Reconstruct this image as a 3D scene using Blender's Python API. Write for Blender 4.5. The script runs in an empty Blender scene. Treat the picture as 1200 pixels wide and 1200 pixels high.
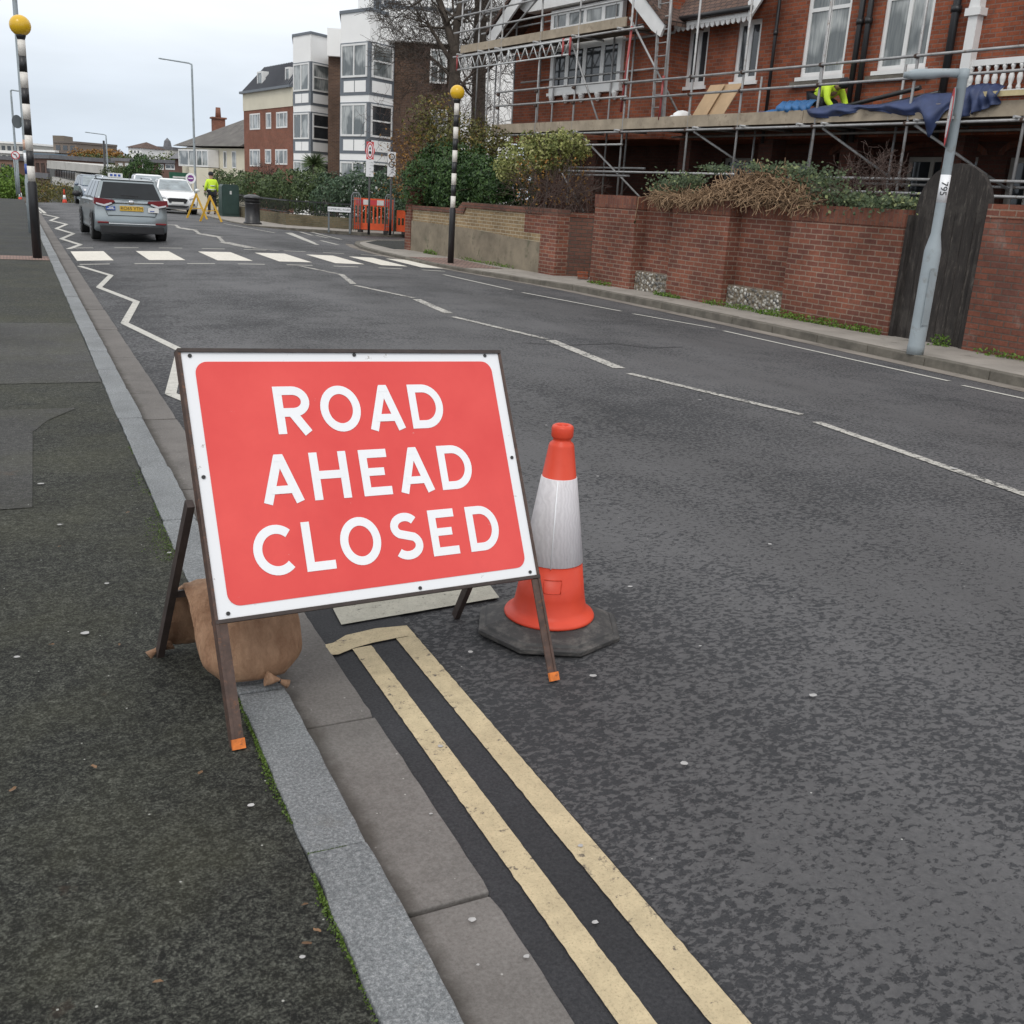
import bpy, math, random
from mathutils import Vector, Matrix, noise as mnoise
R = math.radians
C = bpy.context.scene.collection
random.seed(7)
# ------------------------------------------------------------------ camera
EYE = 1.6
# world axes in camera coordinates (x right, y down, z forward)
def _basis():
    f = 1200.; d = (360. - 600., 4500. - 600.)
    down = Vector((d[0], d[1], f)).normalized(); up = -down
    dy = -(f * f + (11 - 600) * d[0]) / d[1]
    yv = Vector((11 - 600, dy, f)).normalized()
    xv = yv.cross(up)
    if xv[0] < 0: xv = -xv
    return xv, yv, up
XV, YV, ZV = _basis()
cam = bpy.data.cameras.new('camera'); camo = bpy.data.objects.new('camera', cam); C.objects.link(camo)
cam.sensor_width = 36; cam.lens = 36; cam.clip_start = .05; cam.clip_end = 3000
# camera right / up / back in world
rt = Vector((XV[0], YV[0], ZV[0])); upv = -Vector((XV[1], YV[1], ZV[1])); bk = -Vector((XV[2], YV[2], ZV[2]))
m4 = Matrix((rt, upv, bk)).transposed().to_4x4(); m4.translation = (0, 0, EYE)
camo.matrix_world = m4
bpy.context.scene.camera = camo
# ------------------------------------------------------------------ light
SUN_EL, SUN_AZ = R(48), R(215)
W = bpy.data.worlds.new('World'); bpy.context.scene.world = W; W.use_nodes = True
nt = W.node_tree; nt.nodes.clear()
def wn(t, **k):
    n = nt.nodes.new(t)
    for a, b in k.items(): setattr(n, a, b)
    return n
out = wn('ShaderNodeOutputWorld'); sky = wn('ShaderNodeTexSky', sky_type='NISHITA', sun_disc=False, sun_elevation=SUN_EL, sun_rotation=SUN_AZ)
bg1 = wn('ShaderNodeBackground'); bg1.inputs[1].default_value = .1; nt.links.new(sky.outputs[0], bg1.inputs[0])
tc = wn('ShaderNodeTexCoord'); sep = wn('ShaderNodeSeparateXYZ'); nt.links.new(tc.outputs['Generated'], sep.inputs[0])
rp = wn('ShaderNodeValToRGB'); nt.links.new(sep.outputs[2], rp.inputs[0])
e = rp.color_ramp.elements
e[0].position = 0.0; e[0].color = (.60, .68, .78, 1); e[1].position = .42; e[1].color = (1.02, 1.03, 1.04, 1)
x = rp.color_ramp.elements.new(.06); x.color = (.66, .73, .82, 1)
x = rp.color_ramp.elements.new(.16); x.color = (.88, .91, .945, 1)
mp = wn('ShaderNodeMapping'); mp.inputs['Scale'].default_value = (1.6, 1.6, 8); nt.links.new(tc.outputs['Generated'], mp.inputs[0])
nz = wn('ShaderNodeTexNoise'); nz.inputs['Scale'].default_value = 1.6; nz.inputs['Detail'].default_value = 5; nz.inputs['Roughness'].default_value = .5; nt.links.new(mp.outputs[0], nz.inputs[0])
mr = wn('ShaderNodeMapRange'); mr.inputs[1].default_value = .3; mr.inputs[2].default_value = .7; mr.inputs[3].default_value = .86; mr.inputs[4].default_value = 1.1; nt.links.new(nz.outputs[0], mr.inputs[0])
mu = wn('ShaderNodeVectorMath', operation='SCALE'); nt.links.new(rp.outputs[0], mu.inputs[0]); nt.links.new(mr.outputs[0], mu.inputs['Scale'])
bg2 = wn('ShaderNodeBackground'); bg2.inputs[1].default_value = 1.0; nt.links.new(mu.outputs[0], bg2.inputs[0])
mx = wn('ShaderNodeMixShader'); mx.inputs[0].default_value = .94
nt.links.new(bg1.outputs[0], mx.inputs[1]); nt.links.new(bg2.outputs[0], mx.inputs[2]); nt.links.new(mx.outputs[0], out.inputs[0])
sl = bpy.data.lights.new('sun', 'SUN'); sl.energy = .8; sl.angle = R(18); sl.color = (1, .96, .9)
so = bpy.data.objects.new('sun', sl); C.objects.link(so)
so.rotation_euler = (R(90) - SUN_EL, 0, math.pi - SUN_AZ + math.pi) ; so.location = (0, 0, 40)
sdir = Vector((math.sin(SUN_AZ) * math.cos(SUN_EL), math.cos(SUN_AZ) * math.cos(SUN_EL), math.sin(SUN_EL)))
so.rotation_euler = sdir.to_track_quat('Z', 'Y').to_euler()
vs = bpy.context.scene.view_settings; vs.view_transform = 'Standard'; vs.look = 'None'; vs.exposure = .26; vs.gamma = 1
# ------------------------------------------------------------------ pixel helpers: a spot read off the photograph -> its real place
def ray(px, py):
    r = Vector((px - 600, py - 600, 1200.)); return Vector((XV.dot(r), YV.dot(r), ZV.dot(r)))
def G(px, py, z=0.):
    w = ray(px, py); t = (z - EYE) / w.z; return Vector((w.x * t, w.y * t, z))
def camber(x, y=0):
    return .1 * max(0., 1 - ((x - 5.15) / 4.25) ** 2)
def drop(y):
    if y < 40: return 0.
    if y < 62: return -.0004 * (y - 40) ** 2
    if y < 82: return -.1936 - .0176 * (y - 62) - .0012 * (y - 62) ** 2
    return max(-1.0256 - .0656 * (y - 82), -8.5)
def Gr(px, py):
    z = 0.
    for _ in range(8): p = G(px, py, z); z = camber(p.x)
    return p
def P(px, py, D):
    w = ray(px, py) * (D / 1200.); return Vector((w.x, w.y, w.z + EYE))
class Fr:      # a vertical plane: s runs along it, d stands out of it towards the viewer, z up
    def __init__(s, o, u):
        s.o = Vector((o[0], o[1])); s.u = Vector(u).normalized(); n = Vector((s.u.y, -s.u.x))
        if n.dot(-s.o) < 0: n = -n
        s.n = n
    def w(s, a, d, z): q = s.o + s.u * a + s.n * d; return Vector((q.x, q.y, z))
    def hit(s, px, py, d=0.):
        r = ray(px, py); o = s.o + s.n * d; t = o.dot(s.n) / Vector((r.x, r.y)).dot(s.n)
        p = r * t; return (Vector((p.x, p.y)) - o).dot(s.u), p.z + EYE
# ------------------------------------------------------------------ mesh builder
class MB:
    def __init__(s): s.v = []; s.f = []; s.m = []; s.sm = []
    def add(s, vs, fs, mi=0, sm=False):
        b = len(s.v); s.v += [Vector(q) for q in vs]
        for f in fs: s.f.append([b + i for i in f]); s.m.append(mi); s.sm.append(sm)
        return s
    def quad(s, a, b, c, d, mi=0): return s.add([a, b, c, d], [(0, 1, 2, 3)], mi)
    def box(s, x0, x1, y0, y1, z0, z1, mi=0):
        return s.hexa([(x0, y0, z0), (x1, y0, z0), (x1, y1, z0), (x0, y1, z0), (x0, y0, z1), (x1, y0, z1), (x1, y1, z1), (x0, y1, z1)], mi)
    def hexa(s, p, mi=0): return s.add(p, [(3, 2, 1, 0), (4, 5, 6, 7), (0, 1, 5, 4), (1, 2, 6, 5), (2, 3, 7, 6), (3, 0, 4, 7)], mi)
    def fbox(s, F, s0, s1, d0, d1, z0, z1, mi=0):
        return s.hexa([F.w(s0, d0, z0), F.w(s1, d0, z0), F.w(s1, d1, z0), F.w(s0, d1, z0), F.w(s0, d0, z1), F.w(s1, d0, z1), F.w(s1, d1, z1), F.w(s0, d1, z1)], mi)
    def beam(s, a, b, w, h, up=(0, 0, 1), mi=0):
        a = Vector(a); b = Vector(b); d = (b - a).normalized(); u = Vector(up); sd = d.cross(u).normalized() * w / 2; u = sd.cross(d).normalized() * h / 2
        return s.hexa([a - sd - u, b - sd - u, b + sd - u, a + sd - u, a - sd + u, b - sd + u, b + sd + u, a + sd + u], mi)
    def prism(s, poly, z0, z1, mi=0, cap0=True):
        n = len(poly); ar = sum(poly[i][0] * poly[(i + 1) % n][1] - poly[(i + 1) % n][0] * poly[i][1] for i in range(n))
        if ar < 0: poly = poly[::-1]
        b = len(s.v); s.v += [Vector((p[0], p[1], z0)) for p in poly] + [Vector((p[0], p[1], z1)) for p in poly]
        fs = [[b + n + i for i in range(n)]] + ([[b + n - 1 - i for i in range(n)]] if cap0 else [])
        fs += [[b + i, b + (i + 1) % n, b + n + (i + 1) % n, b + n + i] for i in range(n)]
        for f in fs: s.f.append(f); s.m.append(mi); s.sm.append(False)
        return s
    def fprism(s, F, poly, d0, d1, mi=0):   # polygon in (s, z), extruded along d
        n = len(poly); vs = [F.w(a, d0, z) for a, z in poly] + [F.w(a, d1, z) for a, z in poly]
        return s.add(vs, [list(range(n)), list(range(2 * n - 1, n - 1, -1))] + [(i, (i + 1) % n, n + (i + 1) % n, n + i) for i in range(n)], mi)
    def tube(s, pts, r, n=8, mi=0, caps=True, sm=True):
        pts = [Vector(p) for p in pts]; rs = r if isinstance(r, (list, tuple)) else [r] * len(pts); b = len(s.v)
        d0 = (pts[1] - pts[0]).normalized(); a = d0.orthogonal().normalized()
        for i, p in enumerate(pts):
            d = (pts[min(i + 1, len(pts) - 1)] - pts[max(i - 1, 0)])
            if d.length < 1e-9: d = d0
            d.normalize(); a = (a - d * a.dot(d))
            a = a.normalized() if a.length > 1e-6 else d.orthogonal().normalized(); c = d.cross(a)
            for k in range(n):
                t = 2 * math.pi * k / n; s.v.append(p + (a * math.cos(t) + c * math.sin(t)) * rs[i])
        for i in range(len(pts) - 1):
            for k in range(n):
                k2 = (k + 1) % n; s.f.append([b + i * n + k, b + i * n + k2, b + (i + 1) * n + k2, b + (i + 1) * n + k]); s.m.append(mi); s.sm.append(sm)
        if caps:
            s.f.append([b + n - 1 - k for k in range(n)]); s.m.append(mi); s.sm.append(False)
            e_ = b + (len(pts) - 1) * n; s.f.append([e_ + k for k in range(n)]); s.m.append(mi); s.sm.append(False)
        return s
    def lathe(s, prof, c=(0, 0, 0), n=24, mi=0, sm=True, rot0=0.):
        c = Vector(c); b = len(s.v)
        for r, z in prof:
            for k in range(n):
                t = 2 * math.pi * k / n + rot0; s.v.append(c + Vector((r * math.cos(t), r * math.sin(t), z)))
        for i in range(len(prof) - 1):
            for k in range(n):
                k2 = (k + 1) % n; s.f.append([b + i * n + k, b + i * n + k2, b + (i + 1) * n + k2, b + (i + 1) * n + k]); s.m.append(mi); s.sm.append(sm)
        s.f.append([b + n - 1 - k for k in range(n)]); s.m.append(mi); s.sm.append(False)
        e_ = b + (len(prof) - 1) * n; s.f.append([e_ + k for k in range(n)]); s.m.append(mi); s.sm.append(False)
        return s
    def ball(s, c, r, n=16, mi=0, sq=(1, 1, 1)):
        c = Vector(c); b = len(s.v); rows = n // 2
        for i in range(rows + 1):
            ph = math.pi * i / rows
            for k in range(n):
                t = 2 * math.pi * k / n; s.v.append(c + Vector((r * sq[0] * math.sin(ph) * math.cos(t), r * sq[1] * math.sin(ph) * math.sin(t), -r * sq[2] * math.cos(ph))))
        for i in range(rows):
            for k in range(n):
                k2 = (k + 1) % n; s.f.append([b + i * n + k, b + i * n + k2, b + (i + 1) * n + k2, b + (i + 1) * n + k]); s.m.append(mi); s.sm.append(True)
        return s
    def disc(s, F, a, z, r, d0, d1, n=24, mi=0):
        return s.fprism(F, [(a + r * math.cos(2 * math.pi * k / n), z + r * math.sin(2 * math.pi * k / n)) for k in range(n)], d0, d1, mi)
    def leaf(s, p, size, asp=.55, mi=0, nrm=None):
        d = Vector((random.gauss(0, 1), random.gauss(0, 1), random.gauss(0, 1))).normalized()
        if nrm is not None: d = (d * .8 + nrm).normalized()
        a = d.orthogonal().normalized(); a.rotate(Matrix.Rotation(random.uniform(0, 6.28), 3, d)); c = d.cross(a)
        a *= size; c *= size * asp; p = Vector(p); b = len(s.v)
        s.v += [p - a, p - a * .1 - c + d * size * .15, p + a, p - a * .1 + c + d * size * .15]
        s.f.append([b, b + 1, b + 2, b + 3]); s.m.append(mi); s.sm.append(False)
    def build(s, name, mats, parent=None, uv=True):
        me = bpy.data.meshes.new(name); off = Vector((0, 0, 0))
        if parent is not None:
            q = parent
            while q is not None: off += Vector(q.location); q = q.parent
        me.from_pydata([tuple(q - off) for q in s.v], [], s.f)
        if not isinstance(mats, (list, tuple)): mats = [mats]
        for m in mats: me.materials.append(m)
        me.polygons.foreach_set('material_index', s.m); me.polygons.foreach_set('use_smooth', s.sm)
        if uv and len(s.f) < 60000:
            ul = me.uv_layers.new(name='UVMap'); me.update()
            for p in me.polygons:
                n = p.normal
                if abs(n.z) > .75 or n.length < .1: t = Vector((1, 0, 0)); w = Vector((0, 1, 0))
                else: t = Vector((-n.y, n.x, 0)).normalized(); w = n.cross(t)
                if abs(n.z) <= .75 and abs(n.z) < .1: w = Vector((0, 0, 1))
                for li in p.loop_indices:
                    q = s.v[me.loops[li].vertex_index]; ul.data[li].uv = (q.dot(t), q.dot(w))
        o = bpy.data.objects.new(name, me); C.objects.link(o)
        if parent is not None: o.parent = parent
        return o
def tag(o, label=None, cat=None, group=None, kind=None):
    if label: o['label'] = label
    if cat: o['category'] = cat
    if group: o['group'] = group
    if kind: o['kind'] = kind
    return o
def thing(name, label, cat, loc=(0, 0, 0), group=None):
    o = bpy.data.objects.new(name, None); o.empty_display_size = .1; C.objects.link(o); o.location = loc
    return tag(o, label, cat, group)
def copy_tree(o, parent=None):
    c = o.copy(); C.objects.link(c); c.parent = parent
    for ch in list(o.children): copy_tree(ch, c)
    return c
def setg(o): tag(o, kind='structure'); return o
def bevel(o, w=.004, seg=2):
    m = o.modifiers.new('bevel', 'BEVEL'); m.width = w; m.segments = seg; m.limit_method = 'ANGLE'; m.angle_limit = R(35); return o
# ------------------------------------------------------------------ materials
class NT:
    def __init__(s, name):
        s.m = bpy.data.materials.new(name); s.m.use_nodes = True; s.t = s.m.node_tree; s.b = s.t.nodes['Principled BSDF']; s.co = s.t.nodes.new('ShaderNodeTexCoord')
    def n(s, t, **k):
        q = s.t.nodes.new(t)
        for a, b in k.items(): setattr(q, a, b)
        return q
    def l(s, a, b): s.t.links.new(a, b)
    def vec(s, sc=None, src='Object'):
        o = s.co.outputs[src]
        if src == 'World': o = None
        if sc is None: return o
        m = s.n('ShaderNodeMapping'); m.inputs['Scale'].default_value = sc; s.l(o, m.inputs[0]); return m.outputs[0]
    def noise(s, scale, detail=4, rough=.55, v=None, dist=0.):
        q = s.n('ShaderNodeTexNoise'); q.inputs['Scale'].default_value = scale; q.inputs['Detail'].default_value = detail; q.inputs['Roughness'].default_value = rough; q.inputs['Distortion'].default_value = dist
        s.l(v if v is not None else s.vec(), q.inputs[0]); return q.outputs[0]
    def vor(s, scale, v=None, feat='F1', out='Distance', rnd=1.):
        q = s.n('ShaderNodeTexVoronoi', feature=feat); q.inputs['Scale'].default_value = scale; q.inputs['Randomness'].default_value = rnd
        s.l(v if v is not None else s.vec(), q.inputs[0]); return q.outputs[out]
    def ramp(s, fac, stops, interp='LINEAR'):
        q = s.n('ShaderNodeValToRGB'); q.color_ramp.interpolation = interp; e = q.color_ramp.elements
        while len(e) < len(stops): e.new(.5)
        for a, (p, c) in zip(e, stops):
            a.position = p; a.color = (c, c, c, 1) if isinstance(c, (int, float)) else (*c, 1)
        s.l(fac, q.inputs[0]); return q.outputs[0]
    def mix(s, fac, a, b, mode='MIX'):
        q = s.n('ShaderNodeMix', data_type='RGBA', blend_type=mode)
        for i, v in ((0, fac), (6, a), (7, b)):
            if isinstance(v, (int, float)): q.inputs[i].default_value = v if i == 0 else (v, v, v, 1)
            elif isinstance(v, tuple): q.inputs[i].default_value = (*v, 1)
            else: s.l(v, q.inputs[i])
        return q.outputs[2]
    def math(s, op, a, b=0.):
        q = s.n('ShaderNodeMath', operation=op)
        for i, v in ((0, a), (1, b)):
            if isinstance(v, (int, float)): q.inputs[i].default_value = v
            else: s.l(v, q.inputs[i])
        return q.outputs[0]
    def col(s, c):
        if isinstance(c, tuple): s.b.inputs['Base Color'].default_value = (*c, 1)
        else: s.l(c, s.b.inputs['Base Color'])
        return s
    def rough(s, r):
        if isinstance(r, (int, float)): s.b.inputs['Roughness'].default_value = r
        else: s.l(r, s.b.inputs['Roughness'])
        return s
    def spec(s, v): s.b.inputs['Specular IOR Level'].default_value = v; return s
    def metal(s, v): s.b.inputs['Metallic'].default_value = v; return s
    def bump(s, h, st=.3, dist=.01):
        q = s.n('ShaderNodeBump'); q.inputs['Strength'].default_value = st; q.inputs['Distance'].default_value = dist; s.l(h, q.inputs['Height']); s.l(q.outputs[0], s.b.inputs['Normal']); return s
def mul(c, k): return tuple(min(1, v * k) for v in c)
def plain(name, c, r=.6, var=.15, sc=6., metal=0., bump=0., bsc=60., spec=.5, dirt=None):
    t = NT(name); n = t.noise(sc, 5, .6)
    cc = t.ramp(n, [(.3, mul(c, 1 - var)), (.7, mul(c, 1 + var))])
    if dirt:
        d = t.ramp(t.noise(sc * 2.3, 7, .7), [(.56, 0.), (.68, 1.)]); cc = t.mix(d, cc, dirt)
    t.col(cc).rough(r).metal(metal).spec(spec)
    if bump: t.bump(t.noise(bsc, 4, .6), bump, .01)
    return t.m
M = {}
def road_mat():
    t = NT('road_asphalt')
    v = t.vec()
    big = t.noise(.55, 5, .6, v); mid = t.noise(3.2, 6, .65, v)
    # worn binder film: pale smooth patches broken by dark open texture
    film = t.noise(52, 8, .68, t.vec((.7, 1, 1)), .35)
    sum_ = t.math('ADD', film, t.math('MULTIPLY', t.math('SUBTRACT', big, .5), .42)); sum_ = t.math('ADD', sum_, t.math('MULTIPLY', t.math('SUBTRACT', mid, .5), .16))
    sx_ = t.n('ShaderNodeSeparateXYZ'); t.l(v, sx_.inputs[0]); ed = t.n('ShaderNodeMapRange'); ed.inputs[1].default_value = 1.2; ed.inputs[2].default_value = 1.75; ed.inputs[3].default_value = -.07; ed.inputs[4].default_value = 0.; t.l(sx_.outputs[0], ed.inputs[0]); sum_ = t.math('ADD', sum_, ed.outputs[0])
    f = t.ramp(sum_, [(.43, 0.), (.49, 1.)])
    grit = t.noise(150, 3, .7, v)
    dark = t.ramp(grit, [(.3, (.022, .023, .026)), (.7, (.050, .051, .055))])
    pale = t.ramp(t.noise(55, 5, .7, v), [(.22, (.060, .060, .064)), (.5, (.086, .085, .088)), (.78, (.112, .110, .113))])
    c = t.mix(f, dark, pale)
    st = t.ramp(t.noise(.6, 5, .6, t.vec((1, .16, 1))), [(.36, .76), (.64, 1.16)])
    c = t.mix(1., c, st, 'MULTIPLY')
    # stray white grit and gum flecks
    sp = t.vor(26, v); rn = t.vor(26, v, out='Color'); sx = t.n('ShaderNodeSeparateColor'); t.l(rn, sx.inputs[0])
    k = t.math('MULTIPLY', t.math('LESS_THAN', sp, .07), t.math('GREATER_THAN', sx.outputs[0], .955))
    c = t.mix(k, c, (.42, .42, .40))
    t.col(c).rough(t.ramp(f, [(0, .85), (1, .62)])).spec(.35)
    h = t.math('ADD', t.math('MULTIPLY', f, .5), t.math('MULTIPLY', grit, .7)); t.bump(h, .45, .004)
    return t.m
def new_asphalt():
    t = NT('dark_asphalt'); g = t.noise(120, 4, .7)
    c = t.ramp(g, [(.3, (.018, .019, .022)), (.72, (.048, .048, .052))]); c = t.mix(1., c, t.ramp(t.noise(2., 4, .6), [(.35, .85), (.65, 1.15)]), 'MULTIPLY')
    t.col(c).rough(.8).spec(.3).bump(g, .5, .004); return t.m
def pave_mat(name='pavement_asphalt', a=(.016, .017, .015), b=(.112, .116, .098)):
    t = NT(name); v = t.vec(); wob = t.n('ShaderNodeTexNoise'); wob.inputs['Scale'].default_value = 60; wob.inputs['Detail'].default_value = 3; t.l(v, wob.inputs[0]); sc = t.n('ShaderNodeVectorMath', operation='SCALE'); sc.inputs['Scale'].default_value = .012; t.l(wob.outputs[1], sc.inputs[0]); ad = t.n('ShaderNodeVectorMath', operation='ADD'); t.l(v, ad.inputs[0]); t.l(sc.outputs[0], ad.inputs[1]); w = ad.outputs[0]
    n1 = t.noise(150, 7, .85, w); g = t.vor(120, w); n0 = t.noise(45, 5, .7, w)
    h = t.math('ADD', t.math('MULTIPLY', n1, .65), t.math('MULTIPLY', n0, .35)); h = t.math('SUBTRACT', h, t.math('MULTIPLY', g, .12))
    c = t.ramp(h, [(.39, mul(a, .7)), (.47, mul(b, .5)), (.54, b), (.64, mul(b, 2.1))])
    c = t.mix(t.ramp(t.noise(1.3, 6, .65, v), [(.45, 0.), (.7, .35)]), c, (.075, .075, .042))
    c = t.mix(1., c, t.ramp(t.noise(.8, 6, .65, v), [(.32, .75), (.68, 1.2)]), 'MULTIPLY')
    c = t.mix(t.ramp(t.noise(5.5, 4, .6, v), [(.68, 0.), (.76, .4)]), c, (.12, .075, .05))
    w2 = t.vor(30, v, out='Color'); s2 = t.n('ShaderNodeSeparateColor'); t.l(w2, s2.inputs[0])
    k = t.math('MULTIPLY', t.math('LESS_THAN', t.vor(30, v), .085), t.math('GREATER_THAN', s2.outputs[0], .93)); c = t.mix(k, c, (.42, .42, .39))
    t.col(c).rough(.85).spec(.25); t.bump(h, .9, .008); return t.m
def brick(name, c1, c2, mortar, dirt=.3, w=.225, h=.075, ms=.010, vert=False, blotch=None):
    t = NT(name); v = t.vec((1, 1, 1), 'UV')
    if vert:
        mp_ = t.n('ShaderNodeMapping'); mp_.inputs['Rotation'].default_value = (0, 0, R(90)); t.l(t.co.outputs['UV'], mp_.inputs[0]); v = mp_.outputs[0]
    b = t.n('ShaderNodeTexBrick'); b.inputs['Scale'].default_value = 1.; b.inputs['Brick Width'].default_value = w; b.inputs['Row Height'].default_value = h; b.inputs['Mortar Size'].default_value = ms; b.inputs['Mortar Smooth'].default_value = .3
    b.inputs['Color1'].default_value = (*c1, 1); b.inputs['Color2'].default_value = (*c2, 1); b.inputs['Mortar'].default_value = (*mortar, 1); b.inputs['Bias'].default_value = -.1
    nd = t.n('ShaderNodeVectorMath', operation='ADD'); nn = t.n('ShaderNodeTexNoise'); nn.inputs['Scale'].default_value = 9.; sc_ = t.n('ShaderNodeVectorMath', operation='SCALE'); sc_.inputs['Scale'].default_value = .012
    t.l(nn.outputs[1], sc_.inputs[0]); t.l(v, nd.inputs[0]); t.l(sc_.outputs[0], nd.inputs[1]); t.l(nd.outputs[0], b.inputs['Vector'])
    c = b.outputs[0]; o = t.vec()
    c = t.mix(1., c, t.ramp(t.noise(1.1, 6, .65, o), [(.3, 1 - dirt), (.7, 1 + dirt)]), 'MULTIPLY')
    c = t.mix(1., c, t.ramp(t.noise(30, 4, .7, o), [(.25, .78), (.75, 1.2)]), 'MULTIPLY')
    if blotch: c = t.mix(t.ramp(t.noise(2.3, 6, .7, o), [(.58, 0.), (.74, .6)]), c, blotch)
    t.col(c).rough(.9).spec(.2); hgt = t.math('ADD', t.math('MULTIPLY', b.outputs[1], -1.), t.math('MULTIPLY', t.noise(45, 4, .6, o), .4)); t.bump(hgt, .7, .006); return t.m
def paint(name, c, wear=.5, under=(.06, .06, .06)):
    t = NT(name); n = t.noise(30, 8, .75); n2 = t.noise(2.5, 5, .6); s_ = t.math('ADD', n, t.math('MULTIPLY', t.math('SUBTRACT', n2, .5), .35))
    k = t.ramp(s_, [(wear, 0.), (wear + .07, 1.)]); b_ = t.ramp(t.noise(14, 7, .75), [(.3, mul(c, .74)), (.7, mul(c, 1.07))]); b_ = t.mix(t.ramp(t.noise(140, 4, .8), [(.52, 0.), (.66, .55)]), b_, mul(c, .38))
    t.col(t.mix(k, b_, under)).rough(.75).spec(.3).bump(t.noise(160, 3, .7), .4, .003); return t.m
def leafm(name, a, b, cc=None, r=.55, sc=2.2):
    t = NT(name); o = t.vec()
    g = t.n('ShaderNodeNewGeometry'); rv = t.n('ShaderNodeTexWhiteNoise', noise_dimensions='1D'); t.l(g.outputs['Random Per Island'], rv.inputs['W'])
    f = t.math('ADD', t.math('MULTIPLY', rv.outputs[0], .6), t.math('MULTIPLY', t.noise(sc, 3, .5, o), .55))
    st = [(.2, a), (.75, b)] + ([(.95, cc)] if cc else [])
    t.col(t.ramp(f, st)).rough(r).spec(.35)
    return t.m
M['road'] = road_mat(); M['dark_asphalt'] = new_asphalt(); M['pave'] = pave_mat(); M['pave_lt'] = pave_mat('pavement_patch_asphalt', (.062, .062, .060), (.145, .144, .138)); M['pave_md'] = pave_mat('pavement_mid_asphalt', (.036, .038, .038), (.085, .088, .086))
def granite():
    t = NT('kerb_granite'); v = t.vec(); n = t.noise(120, 7, .85, v)
    c = t.ramp(n, [(.3, (.06, .066, .07)), (.5, (.20, .212, .22)), (.66, (.42, .43, .435))]); c = t.mix(1., c, t.ramp(t.noise(2.4, 5, .6, v), [(.35, .82), (.65, 1.12)]), 'MULTIPLY')
    c = t.mix(t.ramp(t.noise(6, 6, .7, v), [(.6, 0.), (.75, .35)]), c, (.16, .14, .11))
    t.col(c).rough(.75).spec(.35).bump(t.noise(38, 8, .75, v), .9, .012); return t.m
def gutter():
    t = NT('gutter_concrete'); v = t.vec(); c = t.ramp(t.noise(95, 5, .75, v), [(.3, (.115, .105, .098)), (.7, (.20, .188, .178))])
    c = t.mix(1., c, t.ramp(t.noise(1.8, 6, .65, v), [(.32, .78), (.68, 1.15)]), 'MULTIPLY')
    c = t.mix(t.math('MULTIPLY', t.math('LESS_THAN', t.vor(17, v), .05), 1.), c, (.35, .34, .32)); sx_ = t.n('ShaderNodeSeparateXYZ'); t.l(v, sx_.inputs[0]); dd = t.math('ADD', t.math('MULTIPLY', t.math('ABSOLUTE', t.math('SUBTRACT', sx_.outputs[0], .70)), 9.), t.math('MULTIPLY', t.noise(9, 6, .7, v), .9)); c = t.mix(t.ramp(dd, [(.45, .75), (.85, 0.)]), c, (.055, .048, .04)); c = t.mix(t.ramp(t.noise(4, 7, .7, v), [(.55, 0.), (.72, .45)]), c, (.075, .068, .062))
    t.col(c).rough(.85).spec(.3).bump(t.noise(70, 5, .7, v), .4, .005); return t.m
M['granite'] = granite(); M['gutter'] = gutter()
M['slab'] = plain('paving_concrete', (.30, .275, .245), .85, .2, 1.6, bump=.3, dirt=(.13, .12, .10))
M['kerb_old'] = plain('kerb_old_stone', (.13, .118, .098), .85, .35, 5, bump=.5, bsc=40)
M['tactile'] = brick('tactile_paving', (.30, .20, .17), (.24, .17, .15), (.12, .10, .09), .2, .1, .1)
M['white_paint'] = paint('road_paint_white', (.56, .545, .50), .60); M['white_worn'] = paint('road_paint_worn', (.52, .50, .46), .50)
M['zebra'] = paint('zebra_paint', (.78, .74, .66), .63, (.3, .28, .25)); M['yellow_paint'] = paint('road_paint_yellow', (.54, .445, .285), .595, (.12, .10, .08))
M['brick_wall'] = brick('red_wall_brick', (.215, .080, .052), (.125, .052, .042), (.24, .17, .13), .42, blotch=(.085, .055, .045))
M['brick_cap'] = brick('brick_on_edge_coping', (.20, .08, .052), (.13, .055, .042), (.14, .095, .075), .35, .225, .075, .006, vert=True)
M['brick_dark'] = brick('dark_wall_brick', (.18, .085, .062), (.12, .062, .05), (.10, .08, .065), .3)
M['brick_yellow'] = brick('yellow_stock_brick', (.30, .215, .12), (.22, .155, .09), (.40, .35, .26), .25, blotch=(.13, .10, .07))
M['brick_house'] = brick('orange_house_brick', (.30, .088, .044), (.185, .058, .034), (.20, .125, .10), .35, blotch=(.13, .06, .045))
M['brick_lower'] = brick('shade_darkened_lower_brick', (.12, .048, .035), (.085, .038, .03), (.08, .055, .045), .3)  # house brick with the shade under the scaffold deck put into its colour
M['brick_flat'] = brick('brown_flats_brick', (.125, .075, .052), (.085, .052, .040), (.14, .11, .09), .25)
M['brick_wing'] = brick('red_flats_brick', (.26, .10, .065), (.20, .08, .055), (.22, .15, .12), .2)
M['render'] = plain('wall_cement_render', (.22, .185, .135), .9, .3, 2.2, bump=.4, dirt=(.12, .115, .075))
M['flint'] = None
def flint():
    t = NT('flint_cobbles'); d = t.vor(17); cl = t.vor(17, out='Color'); sx = t.n('ShaderNodeSeparateColor'); t.l(cl, sx.inputs[0])
    c = t.ramp(sx.outputs[0], [(.0, (.08, .08, .08)), (.5, (.20, .19, .17)), (.85, (.45, .43, .38)), (1., (.6, .58, .53))]); c = t.mix(t.ramp(d, [(.4, 0.), (.6, 1.)]), c, (.17, .14, .10))
    t.col(c).rough(.5).bump(t.math('MULTIPLY', d, -1.), 1., .04); return t.m
M['flint'] = flint()
M['white'] = plain('white_gloss_paint', (.76, .76, .75), .45, .05, 3); M['white_render'] = plain('white_render', (.90, .90, .89), .8, .03, .8)
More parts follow.
